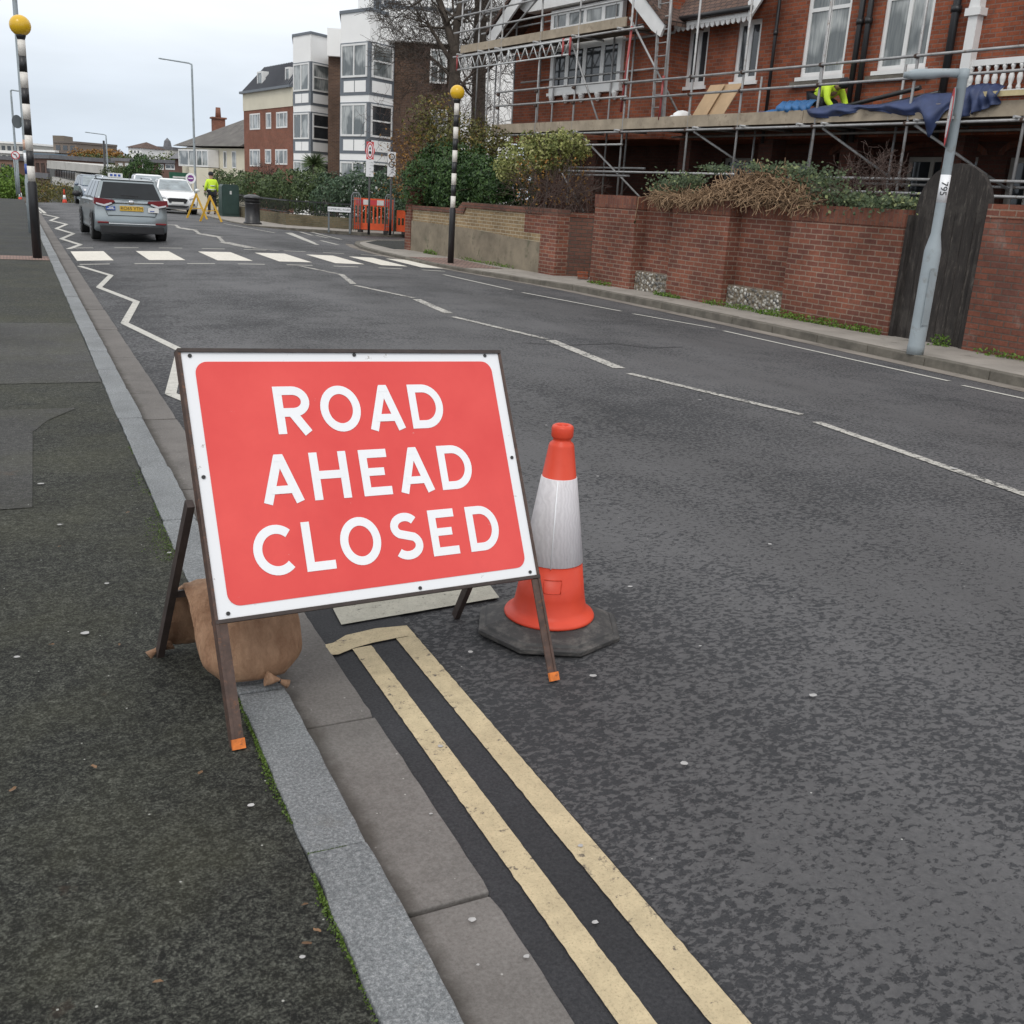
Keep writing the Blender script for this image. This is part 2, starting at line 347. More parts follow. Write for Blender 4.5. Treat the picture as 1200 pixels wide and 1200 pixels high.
M['cream'] = plain('cream_render', (.66, .62, .50), .85, .06, .7); M['dark_trim'] = plain('slate_blue_trim', (.14, .16, .185), .5, .1, 3)
M['slate'] = plain('grey_roof_slate', (.13, .13, .14), .6, .25, 2, bump=.3, bsc=12); M['mansard'] = plain('mansard_metal', (.085, .09, .105), .45, .08, 2)
def tiles(name, c1, c2, w=.17, h=.11):
    t = NT(name); b = t.n('ShaderNodeTexBrick'); b.inputs['Scale'].default_value = 1.; b.inputs['Brick Width'].default_value = w; b.inputs['Row Height'].default_value = h; b.inputs['Mortar Size'].default_value = .008
    b.inputs['Color1'].default_value = (*c1, 1); b.inputs['Color2'].default_value = (*c2, 1); b.inputs['Mortar'].default_value = (.02, .02, .02, 1); t.l(t.co.outputs['UV'], b.inputs[0])
    c = t.mix(1., b.outputs[0], t.ramp(t.noise(2, 5, .6), [(.3, .7), (.7, 1.25)]), 'MULTIPLY'); t.col(c).rough(.85).bump(t.math('MULTIPLY', b.outputs[1], -1.), .8, .02); return t.m
M['tile_brown'] = tiles('brown_clay_tiles', (.16, .095, .07), (.10, .065, .055)); M['tile_grey'] = tiles('grey_roof_tiles', (.16, .15, .135), (.12, .11, .105), .3, .3)
M['glass'] = plain('window_glass', (.035, .04, .045), .06, .3, 1.5, spec=.7)
t = NT('window_with_net_curtain'); n_ = t.noise(5, 3, .6, t.vec((4, 4, .35))); n2_ = t.noise(.9, 2, .5); t.col(t.mix(t.ramp(n2_, [(.45, 0.), (.55, .8)]), t.ramp(n_, [(.35, (.22, .24, .245)), (.62, (.50, .52, .51))]), (.07, .085, .09))).rough(.1).spec(.7); M['glass_net'] = t.m
M['galv'] = plain('galvanised_scaffold_tube', (.36, .36, .36), .5, .22, 4, metal=.35, dirt=(.20, .16, .13)); M['galv_red'] = plain('red_painted_tube', (.34, .06, .06), .5, .3, 9)
M['rust'] = plain('rusty_dark_steel', (.075, .045, .035), .6, .35, 25, bump=.2, dirt=(.16, .07, .035)); M['rust_back'] = plain('dark_steel', (.045, .032, .028), .6, .3, 20, bump=.2)
M['orange_tip'] = plain('orange_sprayed_paint', (.62, .17, .03), .7, .35, 30, dirt=(.14, .06, .035))
M['timber'] = plain('scaffold_board_timber', (.36, .30, .225), .85, .22, 3, bump=.2, dirt=(.24, .19, .14)); M['ply'] = plain('plywood', (.50, .35, .21), .8, .12, 3)
M['deck_timber'] = plain('dark_deck_timber', (.10, .08, .06), .9, .3, 3)  # deck boards in a darker timber tone than the toe boards
M['black'] = plain('black_paint', (.018, .018, .02), .4, .2, 5); M['rubber'] = plain('black_rubber', (.03, .03, .03), .75, .3, 12, bump=.2)
M['lampgrey'] = plain('lamp_column_grey', (.30, .345, .37), .5, .10, 3, dirt=(.22, .23, .22)); M['grey_dk'] = plain('dark_grey_paint', (.15, .17, .18), .5, .1, 3)
M['post_white'] = plain('beacon_white_band', (.72, .69, .64), .5, .12, 9, dirt=(.45, .42, .38)); M['globe'] = plain('beacon_amber_globe', (.72, .44, .02), .25, .06, 3)
M['door_wood'] = None
def doorwood():
    t = NT('weathered_black_wood'); v = t.vec((15, 15, 2.2)); n = t.noise(1.5, 8, .8, v); c = t.ramp(n, [(.35, (.014, .012, .011)), (.56, (.036, .030, .027)), (.70, (.13, .115, .10))]); c = t.mix(t.ramp(t.noise(2.1, 6, .7), [(.52, 0.), (.72, .55)]), c, (.10, .09, .08))
    t.col(c).rough(.9).bump(n, .6, .01); return t.m
M['door_wood'] = doorwood()
M['moss'] = leafm('moss', (.03, .055, .008), (.085, .14, .018)); M['weed'] = leafm('weed_leaf', (.045, .10, .012), (.13, .22, .03))
M['hedge'] = leafm('hedge_leaf', (.012, .035, .012), (.045, .095, .022), (.09, .16, .04)); M['hedge_far'] = leafm('far_hedge_leaf', (.03, .055, .02), (.085, .125, .045), (.14, .18, .07))
M['ivy'] = leafm('ivy_leaf', (.022, .042, .018), (.075, .105, .045), (.30, .33, .14)); M['variegated'] = leafm('variegated_leaf', (.09, .12, .03), (.28, .29, .09), (.5, .48, .25), sc=1.5)
M['olive'] = leafm('olive_leaf', (.05, .055, .015), (.13, .125, .03), (.30, .17, .03)); M['bark'] = plain('bark', (.06, .048, .038), .9, .35, 5, bump=.5, bsc=30)
M['twig'] = plain('dry_vine_stems', (.30, .20, .12), .9, .4, 14); M['twig_dk'] = plain('dark_twigs', (.09, .06, .05), .9, .35, 9)
M['litter_leaf'] = leafm('litter_leaf', (.09, .05, .025), (.20, .115, .06)); M['autumn'] = leafm('autumn_leaf', (.16, .09, .02), (.30, .15, .03)); M['soil'] = plain('garden_soil', (.06, .045, .03), .95, .3, 3)
M['far_green'] = leafm('far_tree_leaf', (.03, .05, .015), (.08, .11, .03), (.13, .15, .05))
# ================================================================== SETTING
def frange(a, b, n): return [a + (b - a) * i / n for i in range(n + 1)]
def sheet(name, xs, ys, zf, mat, xf=None):
    m = MB(); b = []
    for y in ys:
        for x in xs: b.append((xf(x, y) if xf else x, y, zf(x, y)))
    n = len(xs); m.add(b, [(j * n + i, j * n + i + 1, (j + 1) * n + i + 1, (j + 1) * n + i) for j in range(len(ys) - 1) for i in range(n - 1)], 0, True)
    return setg(m.build(name, mat, uv=True))
YS = [-8, 0, 10, 20, 30, 40, 44, 48, 52, 56, 60, 62, 64, 66, 68, 70, 74, 90, 120, 160, 190]
def hill(x, y):
    z = drop(y) - .14
    if y > 190: z = -8.6 + min(8., (y - 190) * .03)
    return z
sheet('ground', [-900, -300, -60, -12, 0.5, 20, 50, 120, 300, 900], YS + [260, 400, 600, 1500], hill, M['soil'])
sheet('road', frange(.90, 10.5, 32) + [14, 22, 40, 60], [-8, -4, 0, 4, 8, 12, 16, 20, 24, 28, 32, 36, 40, 44, 48, 52, 56, 58] + YS[10:], lambda x, y: camber(x) + drop(y), M['road'])
def strip_box(name, x0, x1, z0, z1, ys, mat, zf=drop):
    m = MB()
    for a, b in zip(ys[:-1], ys[1:]):
        m.hexa([(x0, a, z0 + zf(a)), (x1, a, z0 + zf(a)), (x1, b, z0 + zf(b)), (x0, b, z0 + zf(b)), (x0, a, z1 + zf(a)), (x1, a, z1 + zf(a)), (x1, b, z1 + zf(b)), (x0, b, z1 + zf(b))])
    return setg(m.build(name, mat))
PZ = .07
strip_box('pavement', -4.2, .518, -.1, PZ, YS, M['pave'])
def slab_row(name, x0, x1, z0, z1, joints, mat, jit=.0, gap=.007, bev=.006, rag=.003):
    m = MB()
    for a, b in zip(joints[:-1], joints[1:]):
        o0, o1 = random.uniform(-jit, jit), random.uniform(-jit, jit); h = random.uniform(-.003, .003); a_, b_ = a + gap / 2, b - gap / 2; za, zb = drop(a), drop(b)
        n = 1 if a > 14 else (6 if a > 6 else 18); sk = random.uniform(-.010, .010); L, Rr = [], []
        for k in range(n + 1):
            y = a_ + (b_ - a_) * k / n; rg = rag if a < 14 else 0; e_ = (.006 if k in (0, n) and n > 1 else 0)
            L.append((x0 + o0 + rg * (2.2 * mnoise.noise(Vector((y * 9, x0 * 50, 0))) + 1.3 * mnoise.noise(Vector((y * 41, x0 * 50, 5)))) + e_ * random.random(), y)); Rr.append((x1 + o1 + rg * (1.0 * mnoise.noise(Vector((y * 9, x1 * 50, 2))) + 1. * mnoise.noise(Vector((y * 41, x1 * 50, 7)))) - e_ * random.random(), y + sk * (1 if k in (0, n) else 0)))
        poly = L + Rr[::-1]; N = len(poly); zf_ = lambda y: za + (zb - za) * (y - a) / (b - a)
        vs = [(x, y, z0 + zf_(y)) for x, y in poly] + [(x, y, z1 + h + zf_(y)) for x, y in poly]
        m.add(vs, [[N + N - 1 - k for k in range(N)]] + [(k, N + k, N + (k + 1) % N, (k + 1) % N) for k in range(N)])
    o = setg(m.build(name, mat)); bevel(o, bev); return o
kj = [-3.6, -2.6, -1.7, -.8, .2, 1.15, 2.07, 2.93, 3.85, 4.75, 5.72, 6.99, 8.0, 8.85, 9.8]
while kj[-1] < 66: kj.append(kj[-1] + random.uniform(.8, 1.05))
slab_row('kerb', .522, .672, -.12, PZ + .006, kj, M['granite'], .003, .007, .005, .0032)
gj = [-3.5, -2.6, -1.7, -.85, .05, .9, 1.85, 2.76, 3.7, 4.6, 5.45]
while gj[-1] < 66: gj.append(gj[-1] + random.uniform(.8, .95))
slab_row('gutter', .676, .912, -.12, .012, gj, M['gutter'], .003, .010, .004, .003)
m = MB(); m.box(.50, .93, -4, 66, -.13, -.012); setg(m.build('kerb_bedding', M['soil']))
def flat(name, polys, mat, z, zf=None):
    m = MB()
    for i, p in enumerate(polys): m.add([(q[0], q[1], (zf(q[0], q[1]) if zf else 0) + z + i * .0006) for q in p], [list(range(len(p)))])
    return setg(m.build(name, mat))
flat('pavement_patch', [[(-4.2, 8.25), (.515, 8.3), (.515, 11.7), (-4.2, 11.65)]], M['pave_lt'], PZ + .003)
flat('pavement_patch', [[(-4.2, 6.72), (.02, 6.72), (.1, 7.0), (.29, 7.36), (-4.2, 7.42)], [(-4.2, 5.0), (-.02, 5.1), (.01, 6.725), (-4.2, 6.725)]], M['pave_lt'], PZ + .003)
flat('pavement_patch', [[(-4.2, 20.9), (.515, 20.9), (.515, 58), (-4.2, 58)]], M['pave_md'], PZ + .003)
flat('tactile_paving', [[(-4.2, 19.9), (.515, 19.95), (.515, 20.85), (-4.2, 20.8)]], M['tactile'], PZ + .006)
# moss between the tarmac and the kerb
m = MB()
for _ in range(3600):
    y = random.choice([random.uniform(.2, 3.0), random.gauss(1.95, .18), random.uniform(3.4, 6.2), random.gauss(4.3, .3), random.gauss(2.6, .15)])
    dens = mnoise.noise(Vector((1.3, y * 3.1, 0))); w = .003 + .011 * max(0, dens + .25) + (.035 if 3.8 < y < 4.8 else 0) + (.02 if 5.2 < y < 6. else 0)
    if dens < -.22: continue
    x = .519 - abs(random.gauss(0, w)); m.leaf((x, y, PZ + .004 + random.random() * .007), random.uniform(.0018, .0042), .8)
for _ in range(260): m.leaf((random.uniform(.525, .62), 2.07 + random.gauss(0, .003), PZ + .002), .0025, .8)
tag(m.build('moss', M['moss']), 'bright green moss in the joint between pavement and kerb', 'moss', kind='stuff')
# right hand kerb, pavement, side road corner
KR = [(9.46, -6), (9.46, 12), (9.42, 14.5), (9.25, 17.0), (8.8, 18.8), (8.42, 20.5), (8.22, 22.5), (8.16, 25), (8.28, 27.2), (8.75, 29.4), (9.7, 30.9), (11.2, 31.9), (14, 32.3), (30, 33)]
KF = [(30, 38.6), (13.5, 35.9), (11.6, 35.5), (10.3, 36.0), (9.0, 36.9), (8.0, 37.3), (7.55, 38.3), (7.3, 40.5), (7.25, 44), (7.25, 52), (7.3, 60), (7.3, 70)]
def resample(pts, st):
    o = [Vector(pts[0])]; carry = 0.
    for a, b in zip(pts[:-1], pts[1:]):
        a = Vector(a); b = Vector(b); L = (b - a).length; t = st - carry
        while t < L: o.append(a + (b - a) * (t / L)); t += st
        carry = L - (t - st)
    o.append(Vector(pts[-1])); return o
def kerb_line(name, pts, side, h=.11, w=.14, mat=None):
    q = resample(pts, .92); m = MB(); inner = []
    for i in range(len(q)):
        d = (q[min(i + 1, len(q) - 1)] - q[max(i - 1, 0)]).normalized(); n = Vector((-d.y, d.x)) * side; inner.append(q[i] + n * w)
    for i in range(len(q) - 1):
        d = (q[i + 1] - q[i]); g = d.normalized() * .004; a, b, c, e2 = q[i] + g, q[i + 1] - g, inner[i + 1] - g, inner[i] + g; hh = random.uniform(-.004, .004); za, zb = drop(a.y), drop(b.y)
        pts8 = [(a.x, a.y, -.1 + za), (e2.x, e2.y, -.1 + za), (c.x, c.y, -.1 + zb), (b.x, b.y, -.1 + zb), (a.x, a.y, h + hh + za), (e2.x, e2.y, h + hh + za), (c.x, c.y, h + hh + zb), (b.x, b.y, h + hh + zb)]
        if side > 0: pts8 = [pts8[k] for k in (0, 3, 2, 1, 4, 7, 6, 5)]
        m.hexa(pts8)
    o = setg(m.build(name, mat)); bevel(o, .012); return inner
inR = kerb_line('kerb', KR, -1, .11, .14, M['kerb_old'])
inF = kerb_line('kerb', KF, -1, .11, .14, M['kerb_old'])
m = MB(); q_ = resample(KR[:10], 1.0); vs = []
for i, a in enumerate(q_):
    d = (q_[min(i + 1, len(q_) - 1)] - q_[max(i - 1, 0)]).normalized(); n = Vector((-d.y, d.x)); b = a + n * (.30 if a.y < 17 else .22)
    for k in (0, .5, 1): c_ = a.lerp(b, k); vs.append((c_.x, c_.y, camber(c_.x) + .004))
m.add(vs, [(3 * i + j, 3 * i + 3 + j, 3 * i + 4 + j, 3 * i + 1 + j) for i in range(len(q_) - 1) for j in (0, 1)]); setg(m.build('gutter', plain('dusty_gutter', (.21, .185, .16), .9, .3, 1.2, dirt=(.10, .085, .07))))
m = MB(); m.prism([(p.x, p.y) for p in inR] + [(30, 27), (30, -6)], -.1, .103); setg(m.build('pavement', M['slab']))
m = MB(); far = [p for p in inF if p.y < 39.9]; m.prism([(p.x, p.y) for p in far] + [(7.44, 40), (45, 40), (45, 39)], -.1, .103); setg(m.build('pavement', M['slab']))
strip_box('pavement', 7.42, 45, -.1, .103, [40.01, 44, 48, 52, 56, 60, 62, 64, 66, 68, 70, 74, 90], M['slab'])
flat('tactile_paving', [[(8.45, 20.6), (9.5, 20.6), (9.5, 23.6), (8.36, 23.6)]], M['tactile'], .108)
flat('pavement_patch', [[(9.0, 26.5), (9.4, 26.6), (13, 27), (13, 31.9), (11.2, 31.5), (9.9, 30.7), (9.1, 29.3)]], M['pave_md'], .108)
# ------------------------------------------------------------------ painted markings (each strip follows the road's camber)
def strip(m, a, b, w, z=.005, along=True):
    a = Vector((a[0], a[1])); b = Vector((b[0], b[1])); d = b - a; n = max(1, int(d.length / .5)); s = Vector((-d.y, d.x)).normalized() * w / 2
    vs = []
    for i in range(n + 1):
        p = a + d * i / n
        for q in (p - s, p + s): vs.append((q.x, q.y, camber(q.x) + drop(q.y) + z))
    m.add(vs, [(2 * i, 2 * i + 1, 2 * i + 3, 2 * i + 2) for i in range(n)])
def quadmark(m, p4, z=.005):
    (a, b, c, d) = [Vector((q[0], q[1])) for q in p4]; n = 4; vs = []
    for j in range(n + 1):
        for i in range(n + 1):
            u, v = i / n, j / n; q = (a * (1 - u) + b * u) * (1 - v) + (d * (1 - u) + c * u) * v; vs.append((q.x, q.y, camber(q.x) + drop(q.y) + z))
    m.add(vs, [(j * (n + 1) + i, j * (n + 1) + i + 1, (j + 1) * (n + 1) + i + 1, (j + 1) * (n + 1) + i) for j in range(n) for i in range(n)])
m = MB()
for i, x in enumerate([1.0, 2.26, 3.52, 4.72, 5.86, 6.84, 7.72]):
    w = (.63, .66, .68, .66, .62, .58, .50)[i]; quadmark(m, [(x, 20.9), (x + w, 20.9), (x + w, 23.3), (x, 23.3)])
setg(m.build('zebra_crossing', M['zebra']))
m = MB()
for y in (20.1, 24.3):
    x = 1.0
    while x < 8.0: strip(m, (x, y), (min(x + .5, 8.1), y), .12); x += .92
setg(m.build('road_marking', M['white_paint']))
m = MB()
zz = [(93, 312), (130, 323), (116, 337), (160, 354), (146, 379), (212, 411), (200, 462)]
pp = [Gr(*q) for q in zz] + [Vector((1.40, 6.6, 0)), Vector((1.02, 5.1, 0))]
for k, (a, b) in enumerate(zip(pp[:-1], pp[1:])): strip(m, a, b, .085, .005 + .001 * (k % 2))
zf = [(80, 292), (94, 287), (72, 280), (86, 274), (66, 268), (78, 263), (59, 258.5), (68, 255), (50, 251)]
pp = [Gr(*q) for q in zf]
for k, (a, b) in enumerate(zip(pp[:-1], pp[1:])): strip(m, a, b, .11, .005 + .001 * (k % 2))
strip(m, Gr(48, 250), Gr(38, 241), .11); strip(m, Gr(53, 250), Gr(43, 241), .11)
setg(m.build('zigzag_marking', M['white_paint']))
m = MB()
cz = [(350, 312), (399, 324), (413, 334), (487, 350), (524, 368), (530, 372)]
pp = [Gr(*q) for q in [(352, 312), (400, 322), (414, 333)]]
for k, (a, b) in enumerate(zip(pp[:-1], pp[1:])): strip(m, a, b, .10, .005 + .001 * k)
for a, b, w in [((415, 334.5), (485, 349.5), .09), ((488, 351), (526, 367.5), .13), ((531, 371.5), (640, 397.5), .09), ((645, 399), (726, 432), .13), ((737, 438), (940, 486.5), .085), ((957, 495), (1215, 585), .085)]: strip(m, Gr(*a), Gr(*b), w)
p0 = Gr(1215, 585); strip(m, (p0.x + .05, p0.y - 1.2), (p0.x + .1, p0.y - 5), .085)
pp = [Gr(*q) for q in [(326, 294), (296, 291), (262, 284), (256, 278), (234, 274), (228, 270), (210, 267), (206, 264), (192, 263)]]
for k, (a, b) in enumerate(zip(pp[:-1], pp[1:])): strip(m, a, b, .10 if k % 2 == 0 else .3, .005 + .001 * (k % 2))
setg(m.build('road_marking', M['white_worn']))
m = MB()
for a, b in [((520, 322), (600, 340)), ((612, 343), (728, 365)), ((742, 368), (838, 385)), ((848, 388), (1112, 447)), ((1128, 452), (1230, 474))]: strip(m, Gr(*a), Gr(*b), .075)
strip(m, (8.95, 5.6), (8.98, -4), .075)
strip(m, Gr(262, 262), Gr(322, 273), .08)
for a, b in [((336, 273), (356, 281)), ((356, 281), (372, 287)), ((340, 273), (368, 285)), ((352, 272), (366, 276)), ((370, 276), (384, 279)), ((376, 282), (396, 287)), ((360, 271), (400, 281))]: strip(m, Gr(*a), Gr(*b), .12, .005 + random.random() * .004)
setg(m.build('road_marking', M['white_paint']))
# double yellow line, its cap, dark reinstatement strips, short white bar
def ragged(m, x0, x1, y0, y1, z, amp=.004, st=.012):
    n = int((y1 - y0) / st); vs = []
    for i in range(n + 1):
        y = y0 + (y1 - y0) * i / n
        for x, k in ((x0, 0), ((x0 + x1) / 2, 5), (x1, 9)):
            xx = x + (amp * 2 * mnoise.noise(Vector((k, y * 31, 3))) if k != 5 else 0); vs.append((xx, y, camber(xx) + z))
    m.add(vs, [(3 * i + j, 3 * i + j + 1, 3 * i + j + 4, 3 * i + j + 3) for i in range(n) for j in (0, 1)])
m = MB(); ragged(m, .905, 1.245, -6, 3.75, .004, .006); setg(m.build('tarmac_reinstatement', M['dark_asphalt']))
m = MB(); ragged(m, .990, 1.062, -6, 3.27, .009, .0013); ragged(m, 1.163, 1.238, -6, 3.38, .009, .0013); setg(m.build('double_yellow_line', M['yellow_paint']))
m = MB(); m.add([(x, y, camber(x) + .011) for x, y in [(.85, 3.26), (.93, 3.24), (1.0, 3.27), (1.075, 3.285), (1.16, 3.29), (1.21, 3.29), (1.236, 3.38), (1.12, 3.40), (1.0, 3.385), (.94, 3.34), (.87, 3.33)]], [list(range(11))]); o = setg(m.build('yellow_line_end', M['yellow_paint']))
m = MB(); b0 = [Gr(388, 712), Gr(400, 735), Gr(585, 703), Gr(570, 683)]; m.add([(p.x, p.y, camber(p.x) + .011) for p in b0], [(0, 1, 2, 3)]); setg(m.build('road_marking', paint('old_bar_paint', (.46, .44, .37), .585, (.09, .09, .085))))
m = MB(); ln = [Gr(*q) for q in [(612, 402), (660, 405), (720, 403), (760, 408), (800, 407)]]
for a, b in zip(ln[:-1], ln[1:]): strip(m, a, b, .022, .006)
ln = [Gr(*q) for q in [(820, 332), (905, 352), (1000, 372)]]
setg(m.build('road_joint', M['dark_asphalt']))
# bigger gum stains and bird marks at their places, fallen leaves
m = MB()
def spot(x, y, r, z):
    n = 9; m.add([(x + r * random.uniform(.75, 1.2) * math.cos(6.283 * k / n), y + r * .8 * random.uniform(.75, 1.2) * math.sin(6.283 * k / n), z) for k in range(n)], [list(range(n))])
for px, py, r in [(738, 690, .013), (695, 795, .016), (551, 767, .014), (801, 898, .016), (952, 818, .018), (697, 1085, .010), (516, 878, .012), (680, 995, .010), (1118, 551, .03), (820, 470, .02), (700, 560, .013), (902, 640, .014), (820, 760, .008), (613, 705, .012), (640, 500, .012)]:
    p = Gr(px, py); spot(p.x, p.y, r * .8, camber(p.x) + .0115)
for px, py, r in [(294, 944, .012), (125, 684, .012), (48, 567, .02), (100, 742, .02), (354, 1122, .008), (20, 770, .012), (198, 648, .012), (70, 615, .014)]:
    p = G(px, py, PZ + .006); spot(p.x, p.y, r * .8, PZ + .008)
for px, py, r in [(553, 1079, .012), (617, 1122, .009), (505, 955, .006), (560, 1132, .005)]:
    p = G(px, py, .014); spot(p.x, p.y, r * .8, .018)
setg(m.build('gum_stains', plain('chewing_gum', (.38, .375, .37), .8, .2, 30)))
m = MB()
for px, py in [(140, 755), (60, 755), (185, 1150), (360, 1105), (357, 1060), (235, 905), (15, 925), (110, 898), (372, 1090), (70, 240 + 400), (150, 600)]:
    p = G(px, py, PZ + .01); r_ = random.uniform(.010, .017); a0 = random.uniform(0, 6.28); n_ = 11; cu = random.uniform(.2, .5)
    pts = [(p.x, p.y, PZ + .009)]
    for k in range(n_):
        th = 6.283 * k / n_; rr = r_ * (.42 + .40 * abs(math.cos(th)) ** 1.5 + random.uniform(-.12, .12)); x_, y_ = rr * math.cos(th), rr * .62 * math.sin(th); pts.append((p.x + x_ * math.cos(a0) - y_ * math.sin(a0), p.y + x_ * math.sin(a0) + y_ * math.cos(a0), PZ + .008 + cu * abs(y_) + random.random() * .003))
    m.add(pts, [(0, k + 1, (k + 1) % n_ + 1) for k in range(n_)])
tag(m.build('fallen_leaves', M['litter_leaf']), 'few brown fallen leaves scattered on the dark pavement', 'leaves', kind='stuff')
# ================================================================== WALLS ON THE RIGHT
FW = Fr((10.62, 10.0), (-.07, 1))
ZP = .1
def wall_label(o, l, c='wall', g=None): tag(o, l, c, g); return o
# long red wall with piers
w_ = thing('brick_wall', 'long red brick garden wall with projecting piers and flint panels, left of the dark arched door', 'wall', FW.w(.5, 0, ZP))
m = MB(); T = 1.74
m.fbox(FW, .48, 7.85, -.50, -.25, .05, T - .22); m.build('wall_core', M['brick_wall'], w_)
m = MB(); m.fbox(FW, .46, 7.87, -.52, -.243, T - .22, T); m.build('coping', M['brick_cap'], w_)
for a, b in ((.48, 2.55), (3.95, 5.42), (6.52, 7.85)):
    m = MB(); m.fbox(FW, a, b, -.247, 0, .04, T - .222); m.build('pier', M['brick_wall'], w_)
    m = MB(); m.fbox(FW, a - .01, b + .01, -.24, .012, T - .22, T + .003); m.build('pier_coping', M['brick_cap'], w_)
for a, b in ((2.57, 3.93), (5.44, 6.50)):
    m = MB(); m.fbox(FW, a, b, -.245, -.09, .04, .44); o = m.build('flint_panel', M['flint'], w_); bevel(o, .03, 3)
w_ = thing('brick_wall', 'weathered dark red brick wall right of the arched door and lamp column, with white stains', 'wall', FW.w(-3, 0, ZP))
m = MB(); m.fbox(FW, -16, -.72, -.3, 0, .03, 1.70); m.build('wall_core', brick('stained_wall_brick', (.20, .075, .05), (.13, .06, .048), (.12, .085, .07), .35, blotch=(.30, .25, .22)), w_)
m = MB(); m.fbox(FW, -.92 - .62, -.73, -.31, .01, 1.70, 1.86); m.build('coping', M['brick_wall'], w_)
# arched door
dr = thing('arched_door', 'tall black weathered timber door with rounded top in the brick wall, behind the lamp column', 'door', FW.w(-.1, -.1, ZP))
m = MB(); pts = [(-.68, .06), (.42, .06), (.42, 1.78)] + [(-.13 + .55 * math.cos(t), 1.78 + .55 * math.sin(t)) for t in frange(0.05, math.pi - .05, 14)] + [(-.68, 1.78)]
m.fprism(FW, pts, -.17, -.10); m.build('door_leaf', M['door_wood'], dr)
for s in (-.70, .42):
    m = MB(); m.fbox(FW, s, s + .06, -.22, -.03, .05, 1.68); m.build('door_post', M['door_wood'], dr)
m = MB()
for s in frange(-.50, .26, 5): m.fbox(FW, s, s + .012, -.103, -.094, .08, 1.75)
m.build('plank_batten', M['door_wood'], dr)
# yellow wall, rendered below
FY = Fr((10.02, 19.2), (-.082, 1))
w_ = thing('garden_wall', 'yellow stock brick wall with grey cement render below, behind the right belisha beacon', 'wall', FY.w(3, 0, ZP))
def slz(s): return 1.29 + .02 * s
m = MB(); m.fprism(FY, [(.0, .05), (7.15, .05), (7.15, 1.14), (4.2, 1.16), (4.1, 1.30), (0, 1.30)], -.26, 0); m.build('brickwork', M['brick_yellow'], w_)
m = MB(); m.fprism(FY, [(.62, .04), (7.15, .04), (7.15, .86), (4, .84), (.62, .72)], .002, .03); m.build('render_panel', M['render'], w_)
m = MB(); m.fbox(FY, -.012, .62, -.27, .034, .04, 1.30); m.fbox(FY, .62, 1.35, .001, .006, .9, 1.30); m.build('quoin', M['brick_wall'], w_)
m = MB(); m.fprism(FY, [(-.014, 1.30), (4.1, 1.30), (4.2, 1.16), (7.15, 1.14), (7.15, 1.24), (4.5, 1.27), (4.25, 1.42), (-.014, 1.42)], -.28, .036); m.build('coping', M['brick_dark'], w_)
w_ = thing('gate_pier', 'square red brick pier at the far corner end of the rendered wall', 'wall', FY.w(7.4, 0, ZP))
m = MB(); m.fbox(FY, 7.152, 7.5, -.30, .05, .04, 1.62); m.build('pier', M['brick_wall'], w_); m = MB(); m.fbox(FY, 7.13, 7.52, -.32, .07, 1.62, 1.70); m.build('coping', M['brick_dark'], w_)
w_ = thing('return_wall', 'dark red brick side wall of the gateway recess between the two garden walls', 'wall', (10.4, 19.1, ZP))
m = MB(); a, b = FY.w(-.012, -.262, 0), Vector((12.4, 18.6, 0)); d = (b - a).normalized(); n = Vector((d.y, -d.x, 0)) * .12
m.hexa([(a.x, a.y, .05), (b.x, b.y, .05), (b.x - n.x, b.y - n.y, .05), (a.x - n.x, a.y - n.y, .05), (a.x, a.y, 1.28), (b.x, b.y, 1.28), (b.x - n.x, b.y - n.y, 1.28), (a.x - n.x, a.y - n.y, 1.28)]); m.build('brickwork', M['brick_dark'], w_)
m = MB(); m.hexa([(a.x, a.y - .01, 1.28), (b.x, b.y - .01, 1.28), (b.x - n.x, b.y - n.y + .01, 1.28), (a.x - n.x, a.y - n.y + .01, 1.28), (a.x, a.y - .01, 1.37), (b.x, b.y - .01, 1.37), (b.x - n.x, b.y - n.y + .01, 1.37), (a.x - n.x, a.y - n.y + .01, 1.37)]); m.build('coping', M['brick_wall'], w_)
w_ = thing('side_street_wall', 'brick wall running along the side road behind the corner pier', 'wall', (9.6, 26.6, ZP))
m = MB(); a = FY.w(7.49, -.3, 0); m.prism([(a.x, a.y), (25, 29.5), (25, 29.75), (a.x - .02, a.y + .23)], .05, 1.3); m.build('brickwork', M['brick_dark'], w_)
m = MB(); g0 = [FW.w(-16, -.51, 0), FW.w(7.8, -.51, 0), Vector((12.4, 18.4, 0)), Vector((12.4, 18.7, 0)), FY.w(.4, -.6, 0), FY.w(7.0, -.29, 0), Vector((25, 29.4, 0)), Vector((40, 29, 0)), Vector((40, -6, 0))]
m.prism([(p.x, p.y) for p in g0], -.05, .95); setg(m.build('garden_ground', M['soil']))
# loose brick
m = MB(); m.beam((10.15, 18.45, .155), (10.32, 18.32, .155), .11, .07); m.beam((10.14, 18.47, .228), (10.33, 18.35, .228), .11, .07)
tag(bevel(m.build('loose_bricks', M['brick_house'])), 'two loose orange bricks stacked at the foot of the pier', 'bricks')
